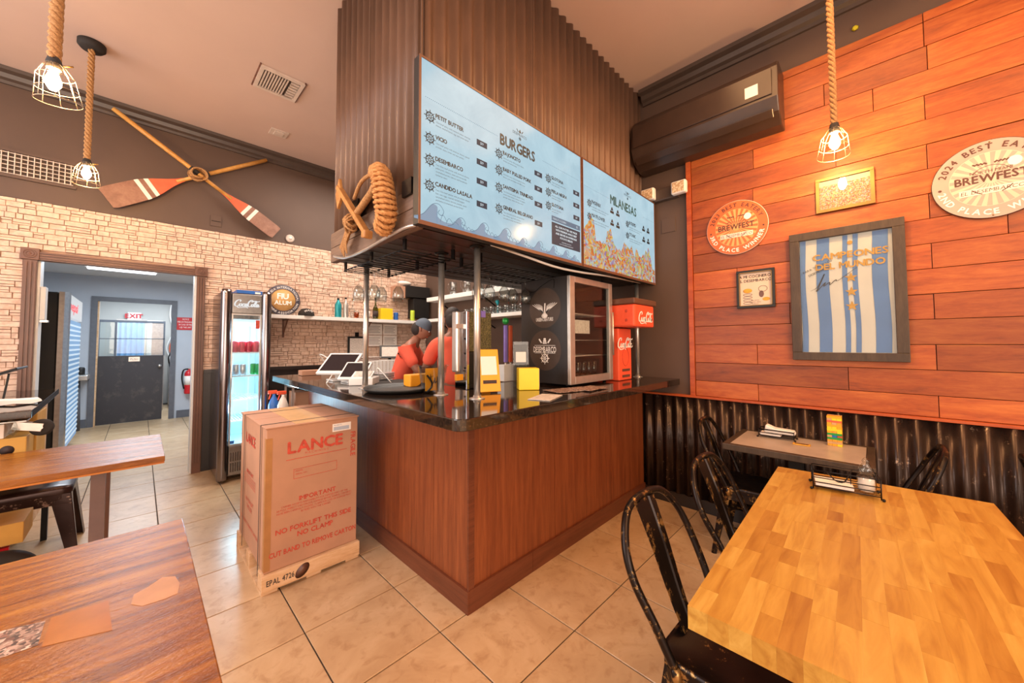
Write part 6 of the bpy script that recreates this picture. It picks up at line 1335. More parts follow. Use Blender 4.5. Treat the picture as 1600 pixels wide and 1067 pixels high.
MB().lathe((2.175, 0.035, 0.7705), [(0.022, 0), (0.0265, 0.006), (0.0265, 0.05), (0, 0.054)], 8).build('rice', 'stripe_white', sh)
c2 = caddy(3.12, 0.49, 0.735, math.radians(0), 'small black wire napkin holder on the wall table', 0.20, 0.085, 0.06)
t = thing('folded_napkins', 'white folded napkins bulging from the small holder', 'napkins', (3.12, 0.47, 0.775)); MB().prism([(3.085, 0.385, 0.772), (3.085, 0.39, 0.800), (3.085, 0.50, 0.805), (3.085, 0.55, 0.825), (3.085, 0.56, 0.772)], (0.07, 0, 0)).build('napkins', 'paper', t, 0.008)
t = thing('sauce_sachet', 'flat gold and black packet on the wall table', 'packet', (3.03, 0.34, 0.7355)); MB().box(3.00, 3.045, 0.30, 0.39, 0.7355, 0.742).build('packet', 'gold_print', t, 0.002); MB().box(3.012, 3.033, 0.31, 0.38, 0.7422, 0.7428).build('dark_panel', 'print_dark', t)
# stacking-block tower
tw_ = thing('stacking_tower', 'tower of coloured wooden stacking blocks on the wall table', 'block tower', (3.17, 0.19, 0.735))
colr = ['gold_print', 'yellow', 'yellow', 'mustard', 'blue', 'oar_red', 'green', 'gold_print', 'yellow', 'mustard', 'card_pale', 'card_pale']; r7 = random.Random(4)
for k in range(14):
    z = 0.7355+k*0.0135
    for i in range(3):
        m_ = r7.choice(['gold_print', 'yellow', 'mustard', 'card_pale', 'card_pale'])
        if k in (4, 11) and i != 2: m_ = 'oar_red'
        if k in (3, 5) and i == 0: m_ = 'green'
        if k in (1, 4, 9) and i == 1: m_ = 'blue'
        if k == 3 and i == 1: m_ = 'oar_red'
        w3 = 0.024; dx = 0.008 if (k == 4 and i == 0) else 0
        if k % 2 == 0: MB().box(3.135+dx, 3.207+dx, 0.153+i*w3+.0005, 0.153+(i+1)*w3-.0005, z, z+0.0132).build('block', m_, tw_)
        else: MB().box(3.135+i*w3+.0005, 3.135+(i+1)*w3-.0005, 0.153-dx, 0.225-dx, z, z+0.0132).build('block', m_, tw_)

# ------------------------------------------------------------------ metal bistro chairs (built facing -y at the origin)
def chair_proto():
    t = thing('metal_chair', 'x', 'chair', (0, 0, 0), 'worn metal bistro chairs')
    def rsq(hw, hd, r, z, n=5):
        out = []
        for cx_, cy_, a in ((hw-r, hd-r, 0), (-hw+r, hd-r, 90), (-hw+r, -hd+r, 180), (hw-r, -hd+r, 270)): out += [(x, y, z) for x, y in rnd_corner(cx_, cy_, r, a, a+90, n)]
        return out
    mb = MB(); rings = [rsq(0.176, 0.176, 0.07, 0.415), rsq(0.180, 0.180, 0.07, 0.44), rsq(0.176, 0.176, 0.068, 0.452), rsq(0.165, 0.165, 0.062, 0.450), rsq(0.155, 0.155, 0.06, 0.4425), rsq(0.05, 0.05, 0.03, 0.437)]
    n = len(rings[0]); vs = [p for r in rings for p in r]
    mb.add(vs, [(i*n+k, i*n+(k+1) % n, (i+1)*n+(k+1) % n, (i+1)*n+k) for i in range(len(rings)-1) for k in range(n)]+[tuple((len(rings)-1)*n+k for k in range(n))], True)
    mb.build('seat', 'gun', t)
    sk_ = MB(); ring = rsq(0.177, 0.177, 0.07, 0.415); low = []
    for x, y, z in ring:
        d = min(abs(x), abs(y)); low.append((x*1.0, y*1.0, 0.415-0.015-0.05*min(1, (d/0.13))**2))
    n = len(ring); sk_.add(ring+low, [(k, (k+1) % n, n+(k+1) % n, n+k) for k in range(n)], True); sk_.build('skirt', 'gun', t)
    for sx in (-1, 1):
        for sy in (-1, 1):
            lg = MB(); k = 8; A = []; B_ = []
            for i in range(k+1):
                f = i/k; z = 0.42*(1-f); cx_ = sx*(0.150+0.055*f); cy_ = sy*(0.150+0.055*f); w_ = 0.052-0.030*f
                A.append([(cx_-sx*w_, cy_+sy*0.004, z), (cx_-sx*w_*.3, cy_+sy*0.012, z), (cx_+sx*0.008, cy_+sy*0.008, z), (cx_+sx*0.012, cy_-sy*w_*.3, z), (cx_+sx*0.004, cy_-sy*w_, z), (cx_-sx*0.006, cy_-sy*0.006, z)])
            vs = [p for r in A for p in r]; lg.add(vs, [(i*6+q, i*6+(q+1) % 6, (i+1)*6+(q+1) % 6, (i+1)*6+q) for i in range(k) for q in range(6)]+[tuple(range(6)), tuple(k*6+q for q in range(6))])
            lg.build('leg', 'gun', t)
    hoop = smooth_path([(-0.184, 0.118, 0.44), (-0.206, 0.165, 0.55), (-0.222, 0.222, 0.66), (-0.200, 0.262, 0.75), (-0.125, 0.293, 0.825), (0, 0.302, 0.842), (0.125, 0.293, 0.825), (0.200, 0.262, 0.75), (0.222, 0.222, 0.66), (0.206, 0.165, 0.55), (0.184, 0.118, 0.44)], 6)
    MB().tube(hoop, 0.013, 10).build('back_hoop', 'gun', t)
    for sx in (-1, 1): MB().tube([(sx*0.184, 0.118, 0.445), (sx*0.180, 0.11, 0.39)], 0.014, 8).build('hoop_socket', 'gun', t)
    sp = MB(); k = 12; F = []
    for i in range(k+1):
        f = i/k; z = 0.448+0.378*f; y = 0.176+0.122*f-0.012*math.sin(PI*f)+(-0.03*(1-f)**4); w_ = 0.042+0.028*f
        F.append([(-w_, y-0.004, z), (-w_*.5, y-0.0045, z), (-w_*.42, y+0.001, z), (w_*.42, y+0.001, z), (w_*.5, y-0.0045, z), (w_, y-0.004, z), (w_, y-0.0015, z), (w_*.4, y+0.0035, z), (-w_*.4, y+0.0035, z), (-w_, y-0.0015, z)])
    vs = [p for r in F for p in r]; sp.add(vs, [(i*10+q, i*10+(q+1) % 10, (i+1)*10+(q+1) % 10, (i+1)*10+q) for i in range(k) for q in range(10)]+[tuple(range(10)), tuple(k*10+q for q in range(10))]); sp.build('back_splat', 'gun', t, 0.0)
    MB().tube([(-0.178, -0.178, 0.19), (-0.178, 0.178, 0.19)], 0.006, 6).build('side_stretcher', 'gun', t); MB().tube([(0.178, -0.178, 0.19), (0.178, 0.178, 0.19)], 0.006, 6).build('side_stretcher', 'gun', t)
    return t
cp0 = chair_proto()
for i, (x, y, a, lb) in enumerate(((1.31, 0.32, -2, 'nearest black metal chair with yellow chipped hoop back'), (1.93, 0.31, -2, 'second black metal chair along the butcher-block table'), (2.93, 0.60, 2, 'black metal chair facing the left end of the wall table'),
        (2.96, 0.05, 180, 'metal chair at the right end of the wall table, hoop lit gold'), (2.98, -0.81, 0, 'metal chair cut off by the right edge of the photo'))):
    c_ = cp0 if i == 0 else copy_tree(cp0); c_.location = (x, y, 0); c_.rotation_euler = (0, 0, math.radians(a)); c_['label'] = lb

# ------------------------------------------------------------------ left tables, bar stool
t1 = thing('mahogany_table', 'glossy dark wood table with a square post, farther of the two', 'table', (-0.4, 3.3, 0))
MB().box(-1.1, 0.118, 2.955, 3.69, 0.718, 0.75).build('top', 'mahog', t1, 0.003); MB().box(-1.098, 0.116, 2.957, 3.688, 0.708, 0.7178).build('edge_band', 'edge_gold', t1)
MB().box(-0.17, -0.115, 3.03, 3.085, 0.0, 0.7075).build('leg', plain('brown_leg_paint', '#6a5654', 0.4), t1); MB().box(-1.05, -0.995, 3.03, 3.085, 0.0, 0.7075).build('leg', 'trim_brown', t1)
MB().box(-0.17, -0.115, 3.56, 3.615, 0.0, 0.7075).build('leg', 'trim_brown', t1)
t2 = thing('mahogany_table', 'nearest glossy dark wood table in the lower left corner', 'table', (-0.4, 1.35, 0))
MB().box(-1.1, 0.128, 0.70, 1.855, 0.718, 0.75).build('top', 'mahog', t2, 0.003); MB().box(-1.098, 0.126, 0.702, 1.853, 0.708, 0.7178).build('edge_band', 'edge_gold', t2)
MB().box(-0.55, -0.45, 1.2, 1.3, 0.03, 0.7075).build('column', 'black', t2); MB().box(-0.8, -0.2, 1.2, 1.3, 0, 0.03).build('foot', 'black', t2)
# metal stool beyond the farther table
ms = thing('metal_stool', 'brown-black metal stool under the farther dark table', 'stool', (-0.47, 4.03, 0))
def rsq2(cx_, cy_, hw, r, z, n=5):
    out = []
    for dx, dy, a in ((hw-r, hw-r, 0), (-hw+r, hw-r, 90), (-hw+r, -hw+r, 180), (hw-r, -hw+r, 270)): out += [(cx_+x, cy_+y, z) for x, y in rnd_corner(dx, dy, r, a, a+90, n)]
    return out
rings = [rsq2(-0.47, 4.04, 0.175, 0.05, 0.405), rsq2(-0.47, 4.04, 0.178, 0.05, 0.44), rsq2(-0.47, 4.04, 0.17, 0.045, 0.452), rsq2(-0.47, 4.04, 0.06, 0.03, 0.447)]
n = len(rings[0]); MB().add([p for r in rings for p in r], [(i*n+k, i*n+(k+1) % n, (i+1)*n+(k+1) % n, (i+1)*n+k) for i in range(3) for k in range(n)]+[tuple(3*n+k for k in range(n))], True).build('seat', 'gun_brown', ms)
for sx in (-1, 1):
    for sy in (-1, 1):
        x0_, y0_ = -0.47+sx*0.16, 4.04+sy*0.16; x1_, y1_ = -0.47+sx*0.205, 4.04+sy*0.205
        lg = MB(); A = []
        for i in range(7):
            f = i/6; z = 0.404*(1-f); cx_ = x0_+(x1_-x0_)*f; cy_ = y0_+(y1_-y0_)*f; w_ = 0.085-0.045*f+0.03*max(0, 1-f*6)
            A.append([(cx_-sx*w_, cy_+sy*0.006, z), (cx_+sx*0.006, cy_+sy*0.010, z), (cx_+sx*0.010, cy_+sy*0.006, z), (cx_+sx*0.006, cy_-sy*w_, z), (cx_-sx*0.004, cy_-sy*0.004, z)])
        lg.add([p for r in A for p in r], [(i*5+q, i*5+(q+1) % 5, (i+1)*5+(q+1) % 5, (i+1)*5+q) for i in range(6) for q in range(5)]+[tuple(range(5)), tuple(30+q for q in range(5))]); lg.build('leg', 'gun_brown', ms)
for sy in (-1, 1): MB().box(-0.60, -0.34, 4.04+sy*0.168-0.004, 4.04+sy*0.168+0.004, 0.34, 0.404).build('apron', 'gun_brown', ms)

# ------------------------------------------------------------------ big printed carton on a pallet
KX0, KX1, KY0, KY1 = 0.515, 1.03, 2.46, 3.17
pl_ = thing('wooden_pallet', 'pale wooden pallet under the big printed carton', 'pallet', (0.78, 2.8, 0))
for i, y in enumerate((KY0-0.01, (KY0+KY1)/2-0.045, KY1-0.08)):
    MB().box(KX0-0.012, KX1+0.01, y, y+0.09, 0.088, 0.108).build('top_plank', 'pallet', pl_, 0.002)
for x in (KX0-0.012, (KX0+KX1)/2-0.04, KX1-0.07):
    for y in (KY0-0.01, (KY0+KY1)/2-0.045, KY1-0.08): MB().box(x, x+0.08, y, y+0.09, 0.0185, 0.0878).build('block', 'pallet', pl_, 0.002)
    MB().box(x, x+0.08, KY0-0.01, KY1+0.01, 0.0, 0.018).build('runner', 'pallet', pl_)
MB().box(KX0-0.014, KX1+0.012, KY0-0.026, KY0-0.0105, 0.02, 0.108).build('side_board', 'pallet', pl_, 0.002)
b = MB(); text_mb(b, 'EPAL 4726', (KX0+0.01, KY0-0.0265, 0.05), U, V, 0.03, 'L', bold=0.001, sx=0.7); b.build('lettering', 'vent_dark', pl_, fix=False); MB().lathe((KX0+0.19, KY0-0.0262, 0.065), [(0.03, 0), (0.0, 0.0006)], 20, (0, -1, 0), 1.5).build('knot', 'trim_brown', pl_)
bxk = thing('printed_carton', 'tall brown carton with red print strapped to a pallet', 'box', (0.77, 2.8, 0.109))
ZK0, ZK1 = 0.109, 0.925
MB().box(KX0, KX1, KY0, KY1, ZK0, ZK1-0.012).build('carton_body', 'card', bxk, 0.004)
MB().box(KX0-0.006, KX1+0.006, KY0-0.006, KY0+0.33, ZK1-0.0118, ZK1-0.004).build('top_flap', 'card', bxk, 0.002); MB().box(KX0-0.006, KX1+0.006, KY0+0.335, KY1+0.006, ZK1-0.0118, ZK1-0.004).build('top_flap', 'card', bxk, 0.002)
MB().box(KX0+0.15, KX0+0.33, KY0+0.01, KY1-0.02, ZK1-0.0038, ZK1-0.003).build('clear_tape', 'card_pale', bxk)
b = MB(); yb0 = KY0+0.10
b.box(KX0-0.0075, KX1+0.0075, yb0, yb0+0.012, ZK1-0.0035, ZK1-0.002); b.box(KX0-0.0085, KX0-0.007, yb0, yb0+0.012, 0.06, ZK1-0.002); b.box(KX1+0.007, KX1+0.0085, yb0, yb0+0.012, 0.06, ZK1-0.002)
b.build('strap', 'vent_dark', bxk)
b = MB(); b.box(KX0-0.0075, KX1+0.0075, KY1-0.15, KY1-0.138, ZK1-0.0035, ZK1-0.002); b.box(KX0-0.0085, KX0-0.007, KY1-0.15, KY1-0.138, 0.06, ZK1-0.002); b.build('strap', 'vent_dark', bxk)
for s_ in (KX0+0.0,): MB().box(s_-0.0015, s_+0.03, KY0-0.0015, KY0+0.03, 0.12, 0.86).build('corner_board', plain('corner_board', '#a87645', 0.7), bxk)
YK = KY0-0.0022; b = MB(); KT = lambda s, x, z, size, **k: text_mb(b, s, (x, YK, z), U, V, size, **k)
xm = (KX0+KX1)/2+0.01
KT('LANCE', xm, 0.755, 0.066, align='C', bold=0.0035, sx=1.06); KT('M A C H I N I N G', xm, 0.735, 0.012, align='C')
b.box(KX0+0.10, KX1-0.07, YK, YK+0.0006, 0.716, 0.719)
for zz in (0.60, 0.655): b.box(KX0+0.14, KX1-0.13, YK, YK+0.0006, zz, zz+0.002)
for xx in (KX0+0.14, KX1-0.132): b.box(xx, xx+0.002, YK, YK+0.0006, 0.60, 0.657)
KT('MODEL', KX0+0.15, 0.64, 0.009); KT('SERIAL NO.', KX0+0.15, 0.622, 0.009)
KT('IMPORTANT', xm+0.01, 0.468, 0.026, align='C', bold=0.0008)
for k, s_ in enumerate(('CARRIER ACCEPTS RESPONSIBILITY FOR SAFE DELIVERY OF THIS', 'ARTICLE. INSPECT CARTON FOR DAMAGE BEFORE SIGNING. CONTENTS', 'HAVE BEEN CAREFULLY PACKED. CLAIMS FOR LOSS OR DAMAGE MUST', 'BE FILED WITH THE CARRIER')): KT(s_, xm, 0.448-0.0165*k, 0.0105, align='C', sx=0.86)
KT('NO FORKLIFT THIS SIDE', xm, 0.305, 0.028, align='C', bold=0.001); KT('NO CLAMP', xm, 0.262, 0.028, align='C', bold=0.001)
KT('CUT BAND TO REMOVE CARTON', xm, 0.185, 0.028, align='C', bold=0.001, sx=0.78)
text_mb(b, 'FRAGILE', (KX1-0.045, YK, 0.82), (0, 0, -1), (1, 0, 0), 0.03, 'L', bold=0.001)
b.build('red_lettering', 'dark_red_print', bxk, fix=False)
b = MB(); XK = KX0-0.0022; SS = lambda s, y, z, size, **k: text_mb(b, s, (XK, y, z), (0, -1, 0), V, size, **k)
SS('LANCE', 2.86, 0.755, 0.06, align='C', bold=0.003); SS('IMPORTANT', 2.86, 0.56, 0.024, align='C', bold=0.0006)
for k in range(4): SS('INSPECT CARTON FOR DAMAGE BEFORE SIGNING', 2.86, 0.54-0.016*k, 0.010, align='C')
SS('NO FORKLIFT', 2.86, 0.38, 0.026, align='C'); SS('THIS SIDE', 2.86, 0.34, 0.026, align='C'); SS('CUT BAND TO REMOVE CARTON', 2.86, 0.23, 0.022, align='C'); b.build('side_lettering', 'dark_red_print', bxk, fix=False)
MB().box(KX1-0.16, KX1-0.045, YK, YK+0.0006, 0.838, 0.888).build('address_label', 'paper', bxk)
b = MB()
for k in range(24): b.box(KX1-0.152+k*0.004, KX1-0.150+k*0.004, YK-0.0006, YK, 0.845, 0.868)
text_mb(b, 'PRIORITY', (KX1-0.152, YK-0.0006, 0.874), U, V, 0.008); b.build('bar_code', 'scr_mid', bxk, fix=False)

# ------------------------------------------------------------------ far left side station
ss = thing('side_station', 'black topped side counter beside the brown door casing', 'counter', (-1.2, 4.4, 0))
MB().prism([(-0.45, 3.68, 0.955), (-0.45, 3.64, 0.955), (-2.4, 3.64, 0.955), (-2.4, 5.25, 0.955), (-0.505, 5.25, 0.955)][1:], (0, 0, 0.045)).build('worktop', 'granite', ss, 0.003)
MB().box(-2.3, -0.80, 3.95, 5.24, 0.02, 0.954).build('cabinet', 'black_panel', ss)
MB().box(-1.25, -0.43, 3.70, 4.30, 0.553, 0.574).build('lower_shelf', 'pallet', ss)
for x, y in ((-1.2, 3.73), (-0.72, 3.73), (-0.45, 4.27)): MB().box(x-0.015, x+0.015, y-0.015, y+0.015, 0.0, 0.5525).build('leg', 'black', ss)
MB().box(-0.60, -0.57, 4.34, 4.37, 0.0, 0.9545).build('leg', 'black', ss)
t = thing('carton', 'yellow cardboard carton with a dark oval mark under the side counter', 'box', (-0.8, 3.85, 0.575)); MB().box(-1.2, -0.475, 3.715, 3.94, 0.575, 0.835).build('carton', 'card_yellow', t, 0.004)
MB().lathe((-0.545, 3.7145, 0.765), [(0.028, 0), (0.0, 0.0006)], 24, (0, -1, 0), 1.0).build('oval_mark', 'print_dark', t)
t = thing('carton', 'taller plain yellow carton standing behind the marked one', 'box', (-0.8, 4.1, 0.575)); MB().box(-1.2, -0.465, 3.95, 4.28, 0.575, 0.945).build('carton', 'card_yellow', t, 0.004)
t = thing('plywood_stand', 'pale plywood stand between carton and door casing', 'shelf', (-0.55, 4.9, 0)); MB().box(-0.795, -0.56, 4.5, 5.2, 0.0, 0.95).build('side_panel', 'pallet', t)
cs = thing('bagged_caster', 'swivel caster wheel wrapped in clear film lying on a white box', 'caster wheel', (-0.55, 3.78, 0.93))
MB().box(-0.85, -0.48, 3.74, 3.86, 0.9225, 0.932).build('mounting_plate', 'steel', cs, 0.002)
MB().lathe((-0.425, 3.77, 0.875), [(0.036, -0.016), (0.050, -0.013), (0.052, 0), (0.050, 0.013), (0.036, 0.016)], 28, (0, 1, 0)).build('wheel', 'rubber', cs)
for y in (3.748, 3.792): MB().beam((-0.535, y, 0.905), (-0.42, y, 0.875), 0.006, 0.05).build('fork', 'steel', cs, 0.002)
MB().cyl((-0.425, 3.742, 0.875), (-0.425, 3.798, 0.875), 0.008).build('axle', 'steel', cs); MB().tube(smooth_path([(-0.54, 3.72, 0.94), (-0.525, 3.71, 0.90), (-0.54, 3.72, 0.85), (-0.515, 3.73, 0.89)], 5), 0.016, 8).build('film_wrap', 'acrylic', cs)
t = thing('white_box', 'white box under the wrapped caster wheel', 'box', (-0.8, 3.8, 0.836)); MB().box(-1.1, -0.56, 3.725, 3.93, 0.836, 0.9215).build('carton', 'paper', t, 0.003)
hw = thing('hand_truck', 'red hand truck with black rubber tyre behind the nearest table', 'hand truck', (-0.62, 3.3, 0))
MB().lathe((-0.50, 3.32, 0.15), [(0.07, -0.035), (0.125, -0.038), (0.149, -0.02), (0.15, 0), (0.149, 0.02), (0.125, 0.038), (0.07, 0.035)], 40, (0, 1, 0)).build('tyre', 'rubber', hw); MB().lathe((-0.50, 3.32, 0.15), [(0.069, -0.02), (0.069, 0.02)], 24, (0, 1, 0)).build('hub', 'steel', hw)
MB().cyl((-0.50, 3.30, 0.15), (-0.50, 3.62, 0.15), 0.01).build('axle', 'steel', hw); MB().box(-1.0, -0.52, 3.40, 3.60, 0.285, 0.30).build('toe_plate', 'red', hw); MB().box(-0.52, -0.48, 3.42, 3.45, 0.15, 0.284).build('upright', 'red', hw); MB().box(-1.0, -0.97, 3.42, 3.58, 0.0, 0.284).build('upright', 'red', hw)
t = thing('flat_carton', 'flat yellow carton lying on the hand truck', 'box', (-0.7, 3.5, 0.301)); MB().box(-1.05, -0.43, 3.40, 3.66, 0.301, 0.415).build('carton', 'card_yellow', t, 0.003)
# things on the side station
t = thing('tilted_tray', 'black framed tray tilted on the side counter', 'tray', (-0.85, 4.6, 1.0)); Rt = Matrix.Rotation(math.radians(-24), 3, 'Y'); MB().obox((-0.83, 4.45, 1.13), (0.5, 0.36, 0.014), Rt).build('rim', 'black', t, 0.004); MB().obox(Vector((-0.83, 4.45, 1.13))+Rt@Vector((0, 0, 0.009)), (0.45, 0.31, 0.003), Rt).build('insert', 'card', t); MB().beam((-0.68, 4.45, 1.001), (-0.66, 4.45, 1.19), 0.01, 0.01).build('leg', 'black', t); MB().beam((-1.0, 4.45, 1.001), (-1.0, 4.45, 1.045), 0.01, 0.01).build('leg', 'black', t)
t = thing('folded_papers', 'folded white papers on the black side counter', 'papers', (-0.6, 4.1, 1.001)); MB().prism([(-0.66, 4.0, 1.001), (-0.66, 4.0, 1.04), (-0.55, 4.0, 1.034), (-0.47, 4.0, 1.034), (-0.455, 4.0, 1.02), (-0.50, 4.0, 1.006), (-0.57, 4.0, 1.014)], (-0.02, 0.14, 0)).build('papers', 'paper', t)
t = thing('orange_tool', 'small orange and steel tool at the left end of the side counter', 'tool', (-0.68, 3.9, 1.001)); MB().box(-0.80, -0.67, 3.85, 3.90, 1.002, 1.03).build('handle', 'oar_red', t, 0.006); MB().box(-0.668, -0.61, 3.845, 3.905, 1.002, 1.036).build('head', 'steel', t, 0.006)
t = thing('switch_box', 'white switch box just inside the brown door casing', 'switch box', (-0.60, 5.34, 1.6))
MB().box(DX0+0.013, DX0+0.045, YL+0.0, YL+0.11, 1.62, 1.92).build('box', 'white_paint', t, 0.004); MB().box(DX0+0.013, DX0+0.06, YL+0.02, YL+0.09, 1.60, 1.619).build('spout', 'steel', t)
# worn stickers on the nearest table
for pts, m_, lb in ((((-0.42, 1.50), (-0.42, 1.32), (-0.139, 1.305), (-0.14, 1.405)), 'leaflet', 'long dark printed strip sticker on the nearest table'),
                    (((-0.132, 1.41), (-0.132, 1.29), (-0.028, 1.25), (-0.04, 1.40)), 'amber_film', 'orange sticker beside the long strip on the nearest table'),
                    (((0.005, 1.385), (0.03, 1.40), (0.06, 1.43), (0.085, 1.41), (0.092, 1.36), (0.085, 1.31), (0.06, 1.305), (0.02, 1.31), (0.0, 1.34)), 'pale_patch', 'pale worn patch near the right edge of the nearest table')):
    t = thing('sticker', lb, 'sticker', (sum(p[0] for p in pts)/len(pts), sum(p[1] for p in pts)/len(pts), 0.7502)); MB().prism([(x, y, 0.7502) for x, y in pts], (0, 0, 0.0005)).build('film', m_, t)

# ------------------------------------------------------------------ people behind the bar
def skin_mesh(name, nodes, edges, m, parent, levels=1, thick=0.0):
    me = bpy.data.meshes.new(name); off = parent.location if parent else Vector()
    if parent and parent.parent: off = off+parent.parent.location
    me.from_pydata([tuple(Vector(p[:3])-off) for p in nodes], [], []) ; 
    bm_ = bmesh.new(); vs = [bm_.verts.new(Vector(p[:3])-off) for p in nodes]
    for a, b_ in edges: bm_.edges.new((vs[a], vs[b_]))
    bm_.to_mesh(me); bm_.free()
    o = bpy.data.objects.new(name, me); C.objects.link(o); o.modifiers.new('skin', 'SKIN')
    sv = me.skin_vertices[0].data
    for i, p in enumerate(nodes):
        r = p[3] if isinstance(p[3], tuple) else (p[3], p[3]); sv[i].radius = (r[0]+thick, r[1]+thick); sv[i].use_root = (i == 0)
    sb = o.modifiers.new('sub', 'SUBSURF'); sb.levels = levels; sb.render_levels = levels
    dg = bpy.context.evaluated_depsgraph_get(); dg.update(); nm = bpy.data.meshes.new_from_object(o.evaluated_get(dg)); bpy.data.objects.remove(o, do_unlink=True)
    for p in nm.polygons: p.use_smooth = True
    nm.materials.clear(); nm.materials.append(M[m]); o2 = bpy.data.objects.new(name, nm); C.objects.link(o2); o2.parent = parent
    return o2
def person(x, y, face, lean, H, label, cap='cap_grey', armL=None, armR=None, headdown=0.15):
    """face: heading angle (deg) of the direction the person looks; lean: forward lean of the torso."""
    t = thing('person', label, 'person', (x, y, 0)); k = H/1.75
    f = Vector((math.cos(math.radians(face)), math.sin(math.radians(face)), 0)); s_ = Vector((-f.y, f.x, 0)); up = Vector((0, 0, 1))
    base = Vector((x, y, 0)); P = lambda a, b_, c_: base+f*a*k+s_*b_*k+up*c_*k
    ld = lambda h, a=0.0: a+lean*max(0, h-0.95)
    pel = P(0, 0, 0.95); N = []; E = []
    def nd(p, r): N.append((p.x, p.y, p.z, r)); return len(N)-1
    r_ = lambda a: a*k
    i0 = nd(pel, (r_(.15), r_(.11))); sp = nd(P(ld(1.12), 0, 1.12), (r_(.135), r_(.10))); ch = nd(P(ld(1.30), 0, 1.30), (r_(.155), r_(.115))); nb = nd(P(ld(1.45), 0, 1.44), (r_(.08), r_(.07))); nk = nd(P(ld(1.5)+.01, 0, 1.50), r_(.052)); hd_ = nd(P(ld(1.58)+.03, 0, 1.57), r_(.06))
    E += [(i0, sp), (sp, ch), (ch, nb), (nb, nk), (nk, hd_)]
    arms = {}
    for sd_, spec in ((1, armL), (-1, armR)):
        sh_ = nd(P(ld(1.40), sd_*0.17, 1.39), r_(.058)); el_, wr_ = spec
        e = nd(P(ld(1.2)+el_[0], sd_*el_[1], el_[2]), r_(.042)); w_ = nd(P(wr_[0], sd_*wr_[1], wr_[2]), r_(.028)); E += [(nb, sh_), (sh_, e), (e, w_)]
        d = (Vector(N[w_][:3])-Vector(N[e][:3])).normalized(); pm = nd(Vector(N[w_][:3])+d*0.05*k, (r_(.034), r_(.02))); E.append((w_, pm)); arms[sd_] = (sh_, e, w_, pm, d)
    for sd_ in (1, -1):
        hp = nd(P(0, sd_*0.09, 0.88), r_(.085)); kn = nd(P(0.02, sd_*0.10, 0.5), r_(.058)); an_ = nd(P(-0.01, sd_*0.11, 0.09), r_(.04)); ft = nd(P(0.13, sd_*0.12, 0.035), r_(.035)); E += [(i0, hp), (hp, kn), (kn, an_), (an_, ft)]
    body = skin_mesh('body', N, E, 'skin', t, 2)
    for sd_, (sh_, e, w_, pm, d) in arms.items():
        c_ = Vector(N[pm][:3]); side = d.cross(up).normalized()
        for j in range(4):
            q = c_+side*(j-1.5)*0.019*k; MB().tube([q-d*0.01*k, q+d*0.035*k, q+d*(0.06-0.006*abs(j-1.5))*k-up*0.012, q+d*(0.075-0.008*abs(j-1.5))*k-up*0.03], [0.009*k, .009*k, .008*k, .006*k], 8).build('finger', 'skin', body)
        MB().tube([c_-d*0.03*k+side*0.02*sd_, c_+side*0.045*sd_*k, c_+d*0.025*k+side*0.055*sd_*k], [0.011*k, .010*k, .008*k], 8).build('thumb', 'skin', body)
    hc = P(ld(1.62)+.055, 0, 1.635); fd_ = (f*math.cos(headdown)-up*math.sin(headdown)).normalized(); ud = (up*math.cos(headdown)+f*math.sin(headdown)).normalized()
    hmb = MB(); m_ = 14; n_ = 20; vs = []
    for i in range(m_+1):
        ph = PI*i/m_
        for q in range(n_):
            a = 2*PI*q/n_; X_ = math.sin(ph)*math.cos(a); Y_ = math.sin(ph)*math.sin(a); Z_ = -math.cos(ph)
            wv_ = 0.074*(1-0.18*max(0, -Z_)); v_ = hc+fd_*(X_*0.094+(0.012 if X_ > 0 and Z_ < 0 else 0))*k+s_*Y_*wv_*k+ud*Z_*0.115*k
            if X_ > 0.8 and abs(Y_) < 0.35 and -0.35 < Z_ < 0.15: v_ += fd_*0.018*k*(0.5-Z_)
            vs.append(v_)
    hmb.add(vs, [(i*n_+q, i*n_+(q+1) % n_, (i+1)*n_+(q+1) % n_, (i+1)*n_+q) for i in range(m_) for q in range(n_)], True)
    head = hmb.build('head', 'skin', t)
    for sd_ in (1, -1):
        MB().ball(hc+fd_*0.084*k+s_*sd_*0.032*k+ud*0.012*k, 0.011*k).build('eye', 'white', head); MB().ball(hc+fd_*0.0945*k+s_*sd_*0.032*k+ud*0.012*k, 0.005*k).build('pupil', 'black_matte', head); MB().ball(hc+s_*sd_*0.074*k-ud*0.005*k, 0.02*k, 0.6, 0.6, 1.3).build('ear', 'skin', head)
    MB().tube([hc+fd_*0.092*k+s_*o_*k-ud*0.055*k for o_ in (-0.022, 0, 0.022)], 0.005*k, 6).build('mouth', 'dark_red_print', head)
    hair = MB(); vs = []
    for i in range(8):
        ph = PI*0.5*i/7
        for q in range(n_):
            a = 2*PI*q/n_; vs.append(hc-fd_*0.008*k+fd_*math.cos(a)*math.cos(ph)*0.103*k+s_*math.sin(a)*math.cos(ph)*0.085*k+ud*(0.015+math.sin(ph)*0.112)*k)
    hair.add(vs, [(i*n_+q, i*n_+(q+1) % n_, (i+1)*n_+(q+1) % n_, (i+1)*n_+q) for i in range(7) for q in range(n_)], True); hair.build('cap_crown', cap, t)
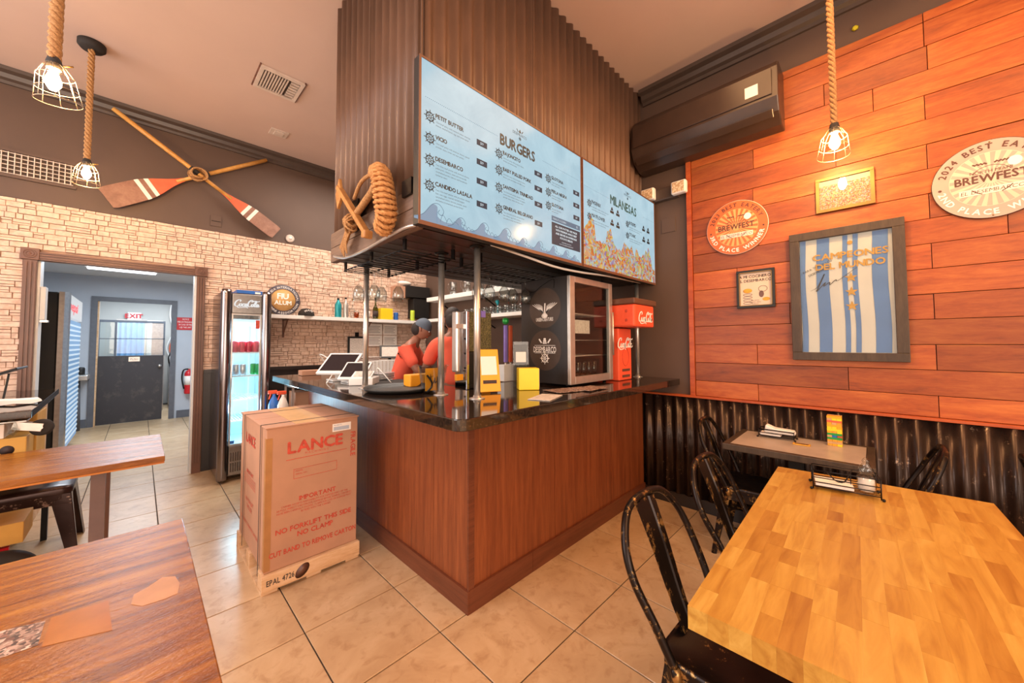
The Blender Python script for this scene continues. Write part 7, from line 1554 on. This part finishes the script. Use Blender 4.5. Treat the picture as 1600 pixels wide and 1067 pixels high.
    MB().ball(hc-fd_*0.045*k-ud*0.02*k, 0.078*k, 1, 1, 1.1).build('hair', 'hair', t)
    # shirt: torso and short sleeves in one mesh
    N2 = []; E2 = []
    def n2(p, r): N2.append((p[0], p[1], p[2], r)); return len(N2)-1
    a0 = n2(P(ld(1.0)*1.0, 0, 0.98), (r_(.165), r_(.125))); a1 = n2(N[sp][:3], (r_(.155), r_(.118))); a2 = n2(N[ch][:3], (r_(.175), r_(.13))); a3 = n2(P(ld(1.44), 0, 1.425), (r_(.10), r_(.085))); E2 += [(a0, a1), (a1, a2), (a2, a3)]
    for sd_, (sh_, e, w_, pm, d) in arms.items():
        b0 = n2(N[sh_][:3], r_(.078)); mid = Vector(N[sh_][:3]).lerp(Vector(N[e][:3]), 0.8); b1 = n2(mid, r_(.066)); E2 += [(a3, b0), (b0, b1)]
    skin_mesh('shirt', N2, E2, 'shirt', t, 2)
    N3 = [(pel.x, pel.y, pel.z, (r_(.162), r_(.122)))]; E3 = []
    for sd_ in (1, -1):
        for j, (a, b_, c_, rr_) in enumerate(((0, sd_*0.09, 0.86, .098), (0.02, sd_*0.10, 0.5, .072), (-0.01, sd_*0.11, 0.12, .06))):
            p = P(a, b_, c_); N3.append((p.x, p.y, p.z, r_(rr_))); E3.append((0 if j == 0 else len(N3)-2, len(N3)-1))
    skin_mesh('trousers', N3, E3, 'trousers', t, 2)
    for sd_ in (1, -1): MB().beam(P(-0.05, sd_*0.115, 0.045), P(0.19, sd_*0.12, 0.04), 0.085*k, 0.085*k, (0, 0, 1)).build('shoe', 'black_matte', t, 0.02)
    return t
person(1.92, 3.63, -45, 0.36, 1.66, 'person in orange-red shirt and grey cap bending over the counter', 'cap_grey', ((0.20, 0.24, 1.17), (0.40, 0.16, 1.10)), ((0.22, 0.25, 1.17), (0.42, 0.14, 1.12)), 0.5)
person(2.04, 2.76, 60, 0.12, 1.74, 'person in orange-red shirt standing with back turned behind the taps', 'hair', ((0.12, 0.26, 1.15), (0.32, 0.20, 1.05)), ((0.12, 0.26, 1.15), (0.32, 0.18, 1.06)), 0.25)
